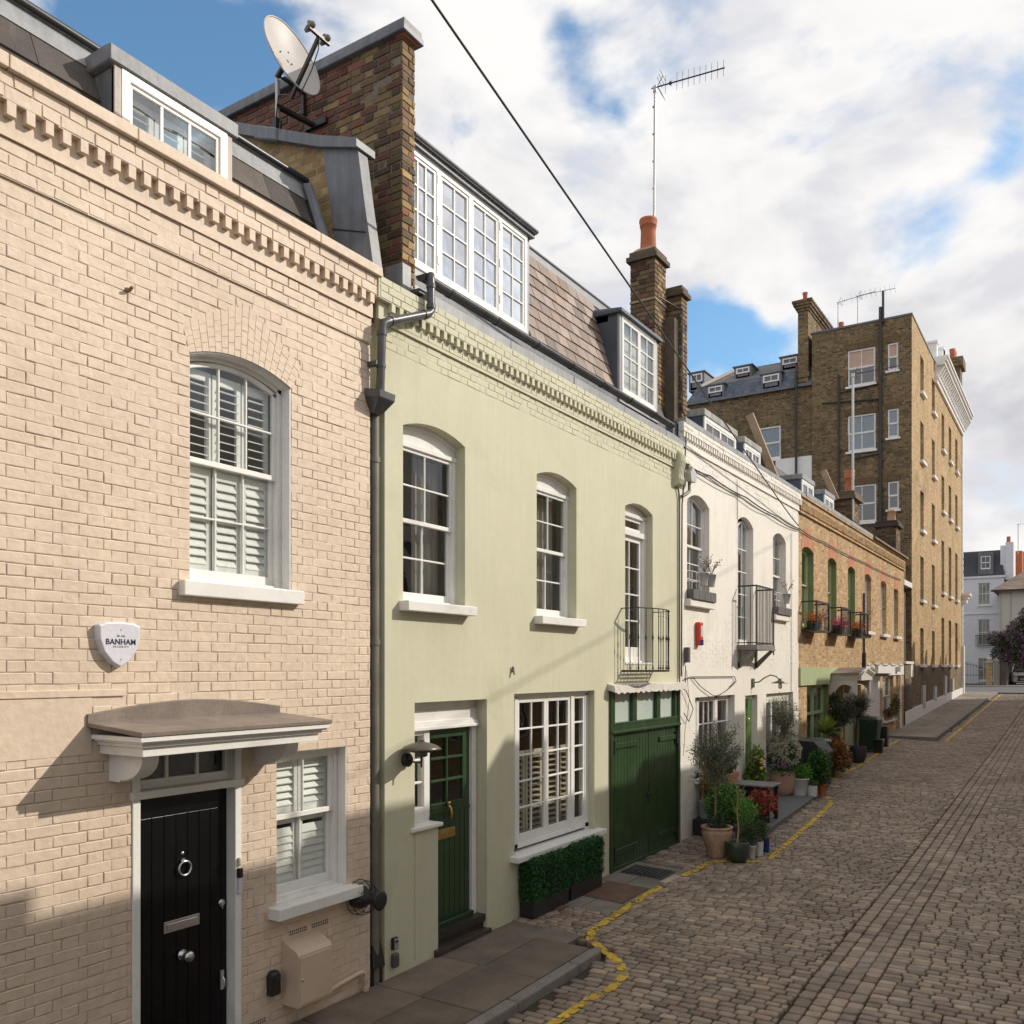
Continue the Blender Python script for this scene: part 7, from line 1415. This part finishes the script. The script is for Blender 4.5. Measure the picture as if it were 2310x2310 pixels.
def olive(t, x, y, z0, z1, zt, rad, rg, n=2600, col=OL, s=.019):
    b = MB(); b.tube([(x,y,z0),(x+.012,y,(z0+z1)/2),(x,y+.01,z1)], [.021,.018,.016], 8); f = MB(); H = zt-z1
    for k in range(34):
        a = rg.uniform(0,2*PI); el = rg.uniform(.25,1.35); L = rg.uniform(.55,1.08); e = V((x+rad*L*math.cos(a)*math.cos(el*.75), y+rad*L*math.sin(a)*math.cos(el*.75), z1+H*(.12+.88*L*math.sin(el))))
        if k % 7 == 0: e.z = z1 - rg.uniform(0,.12); 
        p = V((x,y,z1)); m = p.lerp(e,.5)+V((rg.gauss(0,.03),rg.gauss(0,.03),.05)); b.tube([p,m,e], [.008,.005,.002], 4)
        for i in range(n//34):
            q = rg.random()**.7; c = (p.lerp(m, q*2) if q < .5 else m.lerp(e, q*2-1)) + V((rg.gauss(0,.035),rg.gauss(0,.035),rg.gauss(0,.035)))*rad*2.4
            leaf(f, c, s, rg, rg.choice(col), .28, d=(e-p)*.8+V((rg.gauss(0,.3),rg.gauss(0,.3),rg.gauss(.1,.3))))
    blob(f, (x,y,z1+H*.48), (rad*.82,rad*.82,H*.42), n//2, s, col, rg, .3, .3)
    b.build('trunk', M_bark, t); f.build('crown', M_leaf, t)
rg = random.Random(55)
t, z = pot('urn', .85, 13.05, .235, .47, M_terraold, 'olive standard in a big stained terracotta urn at the corner of the garage doors'); olive(t, .82, 13.05, z+.42, z+1.20, z+2.06, .47, rg, 4600, s=.024); foliage(t, [((.88,13.0,z+.52),(.16,.16,.12),700,.02,[(.03,.06,.03),(.05,.08,.05)])], rg, name='underplanting')
b = MB(); b.box(-.0+.02,.32,14.2,14.62,rz(.1,14.3),rz(.1,14.3)+.28); tag(b.build('black_crate', M_black, org=(.2,14.3,.1), bevel=.01), 'low black box standing against the white wall behind the terracotta urn', 'crate')
t, z = pot('cone', .17, 14.42, .135, .30, M_greypot, 'grey blue pot of bamboo canes on the black box by the white wall', z=rz(.1,14.3)+.28)
b = MB()
for k in range(12): a = rg.uniform(0,6.3); p = V((.17+.07*math.cos(a),14.42+.07*math.sin(a),z+.25)); b.tube([p,p+V((rg.gauss(0,.04),rg.gauss(0,.04),rg.uniform(.7,1.05)))], .005, 5)
b.build('canes', M_cane, t); foliage(t, [((.2,14.4,z+.65),(.12,.14,.35),260,.028,[(.28,.17,.07),(.20,.20,.06)])], rg)
t, z = pot('cone', .55, 14.25, .16, .32, M_darkpot, 'leafy bright green shrub behind the olive standard by the white wall'); foliage(t, [((.55,14.3,z+.58),(.34,.32,.34),1700,.034,LG+DG[1:]),((.85,14.3,z+.5),(.2,.2,.2),500,.03,LG),((.35,14.5,z+.95),(.2,.2,.18),400,.03,[(.16,.22,.04),(.12,.17,.03)])], rg)
t, z = pot('round', 1.19, 12.98, .185, .30, M_darkpot, 'thin bare stem in a round dark green glazed pot on the yellow line'); b = MB(); b.tube([(1.19,12.98,z+.27),(1.21,12.99,z+.5),(1.18,13.0,z+.75),(1.2,13.0,z+1.05)], [.014,.011,.007,.004], 6)
for k in range(5): b.tube([(1.19,13,z+.7+.06*k),(1.19+rg.gauss(0,.12),13+rg.gauss(0,.1),z+.95+.06*k)], .003, 4)
b.build('stem', M_cane, t); foliage(t, [((1.2,13,z+1.0),(.15,.12,.15),50,.02,LG)], rg)
t, z = pot('tub', 1.02, 13.85, .145, .36, mat('ribbed_green_pot', (.07,.08,.06), .5), 'ribbed green tub with a spindly green shrub behind the round dark pot'); foliage(t, [((1.05,13.85,z+.60),(.2,.2,.2),420,.026,LG)], rg)
t, z = pot('cone', 1.30, 13.32, .075, .20, M_whitepot, 'front small white pot of feathery evergreen by the yellow line'); foliage(t, [((1.27,13.35,z+.36),(.15,.13,.2),800,.022,DG+[(.09,.10,.03)])], rg)
t, z = pot('tub', 1.335, 13.58, .07, .22, M_whitepot, 'rear small white pot of feathery evergreen by the yellow line'); foliage(t, [((1.32,13.6,z+.38),(.13,.12,.18),650,.022,DG)], rg)
t, z = pot('tub', 1.36, 13.86, .055, .21, M_blue, 'small cobalt blue pot at the edge of the pot cluster'); foliage(t, [((1.34,13.9,z+.32),(.10,.10,.13),260,.018,[(.13,.14,.08),(.3,.05,.04),(.08,.1,.04)])], rg)
t, z = pot('cone', 1.0, 14.75, .13, .26, M_blackpot, 'red tipped evergreen shrub in a dark pot in front of the timber table', z=.2); foliage(t, [((1.03,14.75,z+.50),(.26,.27,.20),620,.032,[(.42,.035,.03),(.5,.06,.045),(.28,.03,.025),(.10,.08,.03)]),((.95,14.6,z+.40),(.2,.2,.15),260,.03,DG)], rg)
# timber table
tb = thing('timber_table', 'weathered dark timber table with crossed struts on the concrete terrace', 'table', (.5,15.8,.22)); x0,x1,y0,y1,zt = .02,.98,15.48,16.12,.87; b = MB()
for i in range(5): a = y0+(y1-y0)*i/5; b.box(x0,x1,a+.003,a+(y1-y0)/5-.003,zt-.03,zt)
b.build('table_top', M_wood, tb, bevel=.004)
for x in (x0+.06,x1-.12):
    for y in (y0+.04,y1-.10): b = MB(); b.box(x,x+.06,y,y+.06,.215,zt-.03); b.build('leg', M_iron, tb, bevel=.004)
b = MB(); b.box(x0+.05,x1-.05,y0+.05,y0+.07,zt-.1,zt-.03); b.box(x0+.05,x1-.05,y1-.07,y1-.05,zt-.1,zt-.03)
for y in (y0+.06,y1-.06): b.beam((x0+.1,y,.30),(.5,y,zt-.06),.03,.05); b.beam((x1-.1,y,.30),(.5,y,zt-.06),.03,.05)
b.box(x0+.1,x1-.1,y0+.1,y1-.1,.48,.50); b.build('frame', M_iron, tb)
bc = thing('timber_bench', 'low dark timber bench tucked under the table, seen through its struts', 'bench', (.8,15.2,.22)); b = MB(); b.box(.1,.95,15.12,15.32,.55,.58); b.build('seat', M_wood, bc, bevel=.004)
for x in (.15,.85): b = MB(); b.box(x,x+.05,15.14,15.3,.215,.55); b.build('leg', M_iron, bc)
# trough with white hydrangeas, lemon tree
for i, (ya_, yb_) in enumerate(((14.55,15.15),(15.18,15.80))):
    t = thing('flower_trough', ['left','right'][i]+' hand terracotta trough of white hydrangeas under the white house window', 'flower trough', (.2,ya_,.9), 'terracotta troughs under the window'); b = MB(); b.hexa([(.02,ya_+.02,.86),(.27,ya_+.02,.86),(.27,yb_-.02,.86),(.02,yb_-.02,.86)], [(.0,ya_,1.06),(.30,ya_,1.06),(.30,yb_,1.06),(.0,yb_,1.06)]); b.build('trough', mat('pink_terracotta', (.48,.22,.15), .85, var=.12), t, bevel=.006)
    foliage(t, [((.15,ya_+.3,1.15),(.16,.3,.13),500,.035,DG)], rg)
    b = MB()
    for k in range(7 if i else 3): c = (.18+rg.gauss(0,.06), ya_+rg.uniform(.1,.55), 1.27+rg.gauss(0,.05)); blob(b, c, (.07,.07,.055), 160, .017, [(.72,.73,.76),(.62,.65,.68)], rg, .8, .95)
    b.build('flowers', M_petal, t)
    b = MB(); b.box(.03,.26,ya_+.05,yb_-.05,.25,.86); b.build('stand', M_black, t)
t, z = pot('cone', .22, 17.0, .16, .32, M_terracotta, 'lemon tree with two yellow fruits against the green door', z=.26); foliage(t, [((.22,17.0,z+.62),(.19,.2,.26),520,.05,[(.07,.14,.02),(.11,.19,.03),(.16,.22,.04)]),((.25,16.95,z+.98),(.12,.14,.18),200,.05,[(.14,.22,.03),(.2,.28,.05)])], rg); b = MB(); b.ball((.37,16.88,z+.92), .036, 10, sc=(1,1,1.15)); b.ball((.38,16.84,z+.76), .034, 10); b.build('lemons', mat('lemon_skin', (.75,.45,.03), .5, var=.05), t)
b = MB(); 
# big terracotta pot with white shrub and olive
t, z = pot('round', .25, 18.75, .27, .50, mat('salmon_terracotta', (.42,.27,.20), .85, var=.12, stain=((.5,.4,.33),.4)), 'olive standard with white flowers in a large salmon terracotta pot on the terrace', z=.29)
olive(t, .30, 18.7, z+.45, z+1.28, z+2.15, .42, rg, 3600, s=.023)
foliage(t, [((.22,18.85,z+.84),(.38,.38,.38),2600,.026,DG+[(.10,.12,.05)])], rg, name='flowering_shrub'); foliage(t, [((.32,18.55,z+.50),(.25,.22,.1),420,.024,DG)], rg, name='underplanting')
b = MB()
for k in range(105): u = V((rg.gauss(.2,1),rg.gauss(-.4,1),rg.gauss(.4,1))).normalized(); blob(b, (.22+u.x*.36,18.85+u.y*.36,z+.86+u.z*.36), (.042,.042,.034), 40, .018, [(.62,.60,.48),(.5,.5,.38)], rg, .8, .9)
for k in range(12): blob(b, (.35+rg.gauss(0,.1),18.48+rg.gauss(0,.06),z+.60), (.02,.02,.015), 10, .015, [(.30,.12,.45),(.2,.08,.35)], rg, .8)
b.build('blossom', M_petal, t)
t, z = pot('cone', .56, 18.9, .20, .37, M_whitepot, 'large white pot of bright green foliage on the terrace edge', z=.27); foliage(t, [((.56,18.9,z+.48),(.23,.23,.19),1100,.028,LG+[(.13,.30,.05)])], rg)
t, z = pot('tub', .80, 18.98, .105, .22, M_whitepot, 'small pale pot at the corner of the concrete terrace', z=.26); foliage(t, [((.80,18.98,z+.28),(.1,.1,.08),120,.02,LG)], rg)
t, z = pot('cone', .92, 19.32, .10, .26, M_terracotta, 'tall glossy green shrub in an orange terracotta pot at the terrace corner'); foliage(t, [((.86,19.3,z+.62),(.24,.25,.38),1500,.04,[(.035,.11,.018),(.06,.17,.03),(.09,.22,.04),(.02,.07,.015)])], rg)
Q = thing('covered_barbecue', 'barbecue under a black waterproof cover behind the white flowering pot', 'barbecue', (.45,20.2,.28)); b = MB(); z = rz(.4,20.2); b.hexa([(.12,19.9,z+.05),(.80,19.9,z+.05),(.80,20.7,z+.05),(.12,20.7,z+.05)], [(.10,19.9,z+.78),(.82,19.9,z+.78),(.80,20.7,z+.78),(.10,20.7,z+.78)]); b.prism([(.08,19.86,z+.78),(.84,19.86,z+.74),(.84,19.86,z+.80),(.62,19.86,z+1.05),(.22,19.86,z+1.07),(.08,19.86,z+.98)], (0,.88,0)); b.build('cover', mat('black_cover', (.022,.021,.024), .55, var=.3, vs=6, bump=.02, bs=5), Q, bevel=.03, seg=2); b = MB(); b.tube([(.83,19.9,z+.78),(.80,19.75,z+.3)], .012, 6); b.build('strap', M_cane, Q)
b = MB(); z = rz(.3,21.3); b.lathe([(.20,0),(.26,.45),(.27,.9),(.33,.91),(.34,.95),(.30,.98),(.1,1.0),(0,1.0)], (.35,21.2,z), 26); tag(b.build('water_butt', mat('blue_green_lid', (.09,.17,.16), .35, var=.2), org=(.35,21.2,z)), 'round tub with blue green lid behind the covered barbecue', 'water butt')
def spiky(t, c, n, L, cols, rg, name='foliage', w=.022):
    b = MB(); c = V(c)
    for k in range(n):
        a = rg.uniform(0,2*PI); el = rg.uniform(.1,1.4); d = V((math.cos(a)*math.cos(el), math.sin(a)*math.cos(el), math.sin(el))); s = d.cross(V((0,0,1))).normalized()*w*rg.uniform(.7,1.2); l = L*rg.uniform(.75,1.1); m = c+d*l*.55; e = c+d*l+V((0,0,-.16*l*math.cos(el))); col = rg.choice(cols)
        b.add([c-s*.5,c+s*.5,m+s,e,m-s], [(0,1,2,4),(4,2,3)], c=col)
    b.build(name, M_leaf, t)
t, z = pot('cone', .25, 22.4, .2, .42, M_blackpot, 'spiky yellow green cordyline in a dark pot by the green framed window'); spiky(t, (.30,22.4,z+.98), 150, .52, [(.22,.30,.04),(.30,.36,.06),(.12,.19,.03),(.36,.38,.12)], rg, w=.02)
t, z = pot('cone', .30, 23.25, .18, .35, M_blackpot, 'reddish spiky plant with pink flowers in a dark pot beside the cordyline', z=rz(.3,23.2)+.2); spiky(t, (.30,23.25,z+.40), 60, .34, [(.30,.06,.06),(.22,.08,.05),(.12,.16,.04)], rg); foliage(t, [((.38,23.0,z+.35),(.1,.15,.06),70,.02,[(.55,.05,.2)])], rg, M_petal, 'flowers')
t, z = pot('cone', .45, 22.0, .2, .3, M_darkpot, 'rusty orange leaved shrub in front of the green framed window'); foliage(t, [((.48,22.0,z+.58),(.40,.42,.36),2300,.04,[(.30,.13,.03),(.22,.085,.02),(.40,.20,.06),(.12,.07,.02),(.08,.07,.02)]),((.62,22.3,z+.38),(.28,.4,.25),900,.04,[(.28,.14,.04),(.36,.20,.07),(.10,.07,.02)])], rg)
t, z = pot('tub', .62, 22.95, .055, .15, M_whitepot, 'tiny white pot at the foot of the rusty orange shrub'); foliage(t, [((.62,22.95,z+.2),(.07,.07,.06),60,.02,DG)], rg)
t, z = pot('round', .42, 23.7, .215, .42, M_blackpot, 'left olive standard in a rounded charcoal pot outside the gabled porch'); olive(t, .42, 23.7, z+.38, z+1.15, z+1.85, .40, rg, 2800, [(.04,.055,.025),(.06,.08,.04),(.10,.12,.07),(.03,.04,.02)], s=.03)
t, z = pot('round', .50, 25.0, .225, .44, M_blackpot, 'right olive standard in a rounded charcoal pot outside the gabled porch'); olive(t, .50, 25.0, z+.40, z+1.22, z+1.92, .40, rg, 2800, [(.045,.06,.03),(.07,.09,.05),(.13,.15,.10),(.03,.04,.02)], s=.03)
t, z = pot('tub', .15, 23.9, .14, 1.0, M_darkpot, 'dark ivy column growing up beside the porch wall'); foliage(t, [((.12,24.0,z+1.35),(.2,.22,.55),1300,.04,[(.012,.02,.008),(.02,.035,.012),(.03,.045,.015)])], rg)
W = thing('wheelie_bin', 'dark green wheelie bin with closed lid on the pavement edge', 'wheelie bin', (.3,27.6,.45)); z = rz(.3,27.6); b = MB(); b.hexa([(.08,27.35,z+.05),(.52,27.35,z+.05),(.52,27.85,z+.05),(.08,27.85,z+.05)], [(.0,27.25,z+.93),(.60,27.25,z+.93),(.60,27.95,z+.93),(.0,27.95,z+.93)]); b.build('body', M_bin, W, bevel=.03, seg=2)
b = MB(); b.hexa([(-.02,27.22,z+.93),(.63,27.22,z+.93),(.63,27.98,z+.93),(-.02,27.98,z+.93)], [(.04,27.3,z+1.04),(.55,27.3,z+1.02),(.55,27.9,z+1.02),(.04,27.9,z+1.04)]); b.build('lid', M_bin, W, bevel=.03, seg=2)
for x in (.06,.54): b = MB(); b.lathe([(0,0),(.09,0),(.1,.02),(.1,.05),(.05,.06),(0,.06)], (x-.03,27.9,z+.1), 16, axis=(1,0,0)); b.build('wheel', M_black, W)
W = thing('food_caddy', 'small black recycling caddy in front of the green wheelie bin', 'recycling box', (.55,27.5,.45)); z = rz(.55,27.5); b = MB(); b.hexa([(.48,27.35,z),(.68,27.35,z),(.68,27.6,z),(.48,27.6,z)], [(.45,27.3,z+.34),(.72,27.3,z+.34),(.72,27.65,z+.34),(.45,27.65,z+.34)]); b.build('body', M_black, W, bevel=.02); b = MB(); b.box(.44,.73,27.29,27.66,z+.34,z+.40); b.build('lid', M_black, W, bevel=.02)
b = MB(); z = rz(.4,29.2); b.box(.3,.56,28.9,29.2,z,z+.62); tag(b.build('tall_crate', M_black, org=(.4,29,z), bevel=.01), 'tall slim black box right of the wheelie bin', 'crate')
for i, (y, cols, lb) in enumerate(((31.6,[(.16,.05,.05),(.20,.10,.03)],'pot of dark red flowers at the left of the white window sill'), (32.3,[(.22,.10,.03),(.12,.10,.02)],'pot of orange flowers in the middle of the white window sill'), (33.1,[(.20,.16,.06),(.12,.13,.04)],'tall tawny plant in a zinc pot at the right of the white window sill'))):
    t, z = pot('cone', .09, y, .10, .16, M_alum if i == 2 else M_terraold, lb, z=1.2, group='pots on the white window sill'); foliage(t, [((.12,y,z+(.45 if i == 2 else .25)),(.13,.2,(.36 if i == 2 else .14)),420 if i == 2 else 200,.045,cols+DG[:1])], rg)
# ================================================================ houses across the mews (they shade the street)
def opp(y0, y1, h, label, m, stacks=()):
    H = thing('opposite_house', label, 'house', (9, (y0+y1)/2, 0)); FO = Fr('X', 7.35); fr = type('o', (), {})()
    b = MB(); b.box(7.35, 14, y0, y1, -.5, h-.35); b.box(7.35, 7.7, y0, y1, h-.35, h); b.build('facade', m, H)
    b = MB(); n = int((y1-y0)/2.4); 
    for i in range(n):
        c = y0+(y1-y0)*(i+.5)/n
        for z in (1.2, 4.2): b.box(7.31, 7.34, c-.45, c+.45, z, z+1.6); 
    b.build('window_panes', M_tglass, H)
    b = MB()
    for i in range(n):
        c = y0+(y1-y0)*(i+.5)/n
        for z in (1.2, 4.2):
            for yy in (c-.48, c-.02, c+.44): b.box(7.29, 7.33, yy, yy+.045, z-.03, z+1.63)
            for zz in (z-.05, z+.8, z+1.6): b.box(7.28, 7.32, c-.5, c+.5, zz, zz+.05)
    b.build('window_frames', M_white, H)
    b = MB()
    for a, e, z in stacks: b.box(7.36, 7.9, a, e, h-.4, z)
    if stacks: b.build('chimney_stack', m, H)
opp(-9, 9.6, 7.52, 'cream rendered house opposite the cream house, behind the camera', M_whitewall, [(-4,-3,9)])
opp(9.6, 16.9, 7.33, 'white rendered house opposite the pale green house', M_whitewall, [(12.3,14.4,7.6),(14.4,15.0,7.75),(15.0,16.2,8.1)])
opp(16.9, 24.2, 7.24, 'brick house opposite the garage doors', M_mewsbrick, [(18.85,20.1,7.55),(21.6,23.6,8.05)])
opp(24.2, 32, 7.65, 'second brick house opposite the white house', M_mewsbrick, [(29,30.2,8.6)])
opp(32, 44, 8.25, 'tall brick house opposite the orange brick houses', M_mewsbrick, [(36,37,9)])
opp(44, 56.3, 9.0, 'tallest brick house opposite the corner building', M_mewsbrick, [(44.4,44.9,9.95),(47.9,48.25,9.7),(49.6,49.9,9.5),(52.5,52.8,9.45),(54.6,54.85,9.6)])
b = MB(); b.tube([(7.6,27.1,12.1),(7.6,20,10.15),(7.6,12.2,8.0)], .010, 6); b.tube([(7.6,27.1,8.0),(7.6,27.1,12.15)], .03, 8); b.tube([(7.6,12.2,7.2),(7.6,12.2,8.05)], .03, 8); tag(b.build('roof_cable', M_iron, org=(7.6,27,8)), 'cable slung between poles on the roofs across the street', 'cable')
# ================================================================ camera, sun, sky
cam = bpy.data.cameras.new('Camera'); co = bpy.data.objects.new('Camera', cam); COL.objects.link(co); SC.camera = co
TH = math.atan(1279.8/2000); co.location = (5.5, 0, 2.93); co.rotation_euler = (PI/2, 0, TH)
cam.sensor_width = 36; cam.sensor_fit = 'HORIZONTAL'; cam.lens = 36*2000/2310; cam.shift_y = (1508-1155)/2310; cam.clip_start = .05; cam.clip_end = 2000
sd = V((.55, .49, .446)).normalized(); SUN_EL = math.asin(sd.z); SUN_AZ = math.atan2(sd.x, sd.y)
sl = bpy.data.lights.new('Sun', 'SUN'); sl.energy = 3.6; sl.angle = math.radians(.53); sl.color = (1, .91, .79)
so = bpy.data.objects.new('Sun', sl); COL.objects.link(so); so.location = (20, 20, 30); so.rotation_euler = sd.to_track_quat('Z', 'Y').to_euler()
w = bpy.data.worlds.new('World'); SC.world = w; w.use_nodes = True; t = w.node_tree; t.nodes.clear()
class G(N):
    def __init__(s): s.t = t; s.n = t.nodes; s.l = t.links
g = G(); out = g.a('ShaderNodeOutputWorld')
sky = g.a('ShaderNodeTexSky', sky_type='NISHITA'); sky.sun_disc = False; sky.sun_elevation = SUN_EL; sky.sun_rotation = SUN_AZ; sky.altitude = 50; sky.air_density = 1.0; sky.dust_density = .6; sky.ozone_density = 2.5
tc = g.a('ShaderNodeTexCoord'); D_ = tc.outputs['Generated']
def m(op, a, b=None, c=None, cl=False):
    n = g.a('ShaderNodeMath', operation=op, use_clamp=cl)
    for i, x in enumerate((a, b, c)):
        if x is None: continue
        if isinstance(x, (int, float)): n.inputs[i].default_value = x
        else: g.k(x, n.inputs[i])
    return n.outputs[0]
def vm(op, a, b):
    n = g.a('ShaderNodeVectorMath', operation=op)
    for i, x in enumerate((a, b)):
        if isinstance(x, tuple): n.inputs[i].default_value = x
        else: g.k(x, n.inputs[i])
    return n
def sm(x, lo, hi, a=0., b=1.):
    n = g.a('ShaderNodeMapRange', interpolation_type='SMOOTHSTEP'); g.k(x, n.inputs[0])
    for i, v in zip((1,2,3,4), (lo,hi,a,b)): n.inputs[i].default_value = v
    return n.outputs[0]
st = vm('MULTIPLY', D_, (1,1,1.7)).outputs[0]
def noise(scale, det, rough, off, dist=.0, vec=None):
    v = vm('ADD', vec or st, off).outputs[0]; n = g.a('ShaderNodeTexNoise', Scale=scale, Detail=det, Roughness=rough, Distortion=dist); g.k(v, n.inputs[0]); return n.outputs[0]
big = noise(3.2, 3., .5, (3.1,1.7,.4)); det = noise(7., 8., .53, (7.3,.2,5.1), .35); fine = noise(26., 4., .6, (.3,4.2,1.1), .2)
warp = g.a('ShaderNodeTexNoise', Scale=7., Detail=5.0); g.k(D_, warp.inputs[0]); wv = vm('MULTIPLY', vm('SUBTRACT', warp.outputs['Color'], (.5,.5,.5)).outputs[0], (.16,.16,.16)).outputs[0]; DW = vm('ADD', D_, wv).outputs[0]
dens = m('ADD', m('MULTIPLY', big, .55), m('ADD', m('MULTIPLY', det, .75), m('MULTIPLY', fine, .14)))
dens = m('ADD', dens, -.60+.19)
for (x, y, z), r, a in (((-.666,.51,.544),.125,.34), ((-.70,.44,.56),.08,.25), ((-.63,.585,.51),.05,.22), ((-.365,.752,.549),.045,.24), ((-.386,.715,.585),.03,.14), ((-.53,.674,.514),.035,.26), ((-.322,.881,.347),.065,.40), ((-.272,.907,.325),.045,.25), ((-.137,.893,.429),.055,.26), ((-.057,.89,.452),.04,.26), ((-.288,.755,.589),.035,.26), ((-.5,.62,.6),.03,.15)):
    d = vm('DISTANCE', DW, (x,y,z)).outputs['Value']; dens = m('SUBTRACT', dens, sm(d, 0, r*1.35, a*.8, 0))
for (x, y, z), r, a in (((-.45,.70,.50),.12,.12), ((-.2,.85,.5),.2,.10), ((-.08,.93,.3),.15,.10)):
    d = vm('DISTANCE', D_, (x,y,z)).outputs['Value']; dens = m('ADD', dens, sm(d, 0, r, a, 0))
sepd = g.a('ShaderNodeSeparateXYZ'); g.k(D_, sepd.inputs[0]); dens = m('ADD', dens, sm(sepd.outputs[2], .0, .32, .16, 0))
alpha = sm(dens, .04, .32)
thick = sm(dens, .22, .62)
# light side / grey base of the cumulus: compare density with density sampled a little towards the sun
so_ = vm('ADD', st, (sd.x*.05, sd.y*.05, sd.z*.11)).outputs[0]
det2 = noise(7., 4., .53, (7.3,.2,5.1), .35, so_); lit = m('SUBTRACT', det, det2); shade = m('ADD', sm(lit, -.16, .13, 0, 1), 0)
sh2 = noise(2.6, 5., .55, (1.3,9.2,3.3), .3); grey = m('MULTIPLY', m('MULTIPLY', sm(sh2, .38, .60), thick), m('SUBTRACT', 1.15, m('MULTIPLY', shade, .6)), cl=True)
def rgb(c): n = g.a('ShaderNodeRGB'); n.outputs[0].default_value = c4(c); return n.outputs[0]
def mix(f, a, b): n = g.a('ShaderNodeMix', data_type='RGBA'); g.k(f, n.inputs[0]); g.k(a, n.inputs[6]); g.k(b, n.inputs[7]); return n.outputs[2]
white = mix(shade, rgb((.76,.76,.80)), rgb((.98,.96,.94)))
cloud = mix(grey, white, rgb((.44,.45,.50)))
sc_ = g.a('ShaderNodeVectorMath', operation='SCALE'); g.k(sky.outputs[0], sc_.inputs[0]); sc_.inputs['Scale'].default_value = .15
blue = g.a('ShaderNodeMix', data_type='RGBA', blend_type='MULTIPLY'); blue.inputs[0].default_value = 1; g.k(sc_.outputs[0], blue.inputs[6]); blue.inputs[7].default_value = (1.0, 1.25, 1.25, 1)
fin = mix(alpha, blue.outputs[2], cloud)
bg = g.a('ShaderNodeBackground'); g.k(fin, bg.inputs[0]); bg.inputs[1].default_value = 1.03; g.k(bg.outputs[0], out.inputs[0])
SC.view_settings.view_transform = 'Standard'; SC.view_settings.look = 'None'; SC.view_settings.exposure = 0.0; SC.view_settings.gamma = 1
SC.render.engine = 'CYCLES'; SC.cycles.max_bounces = 6; SC.cycles.diffuse_bounces = 3; SC.cycles.glossy_bounces = 3; SC.cycles.transparent_max_bounces = 10
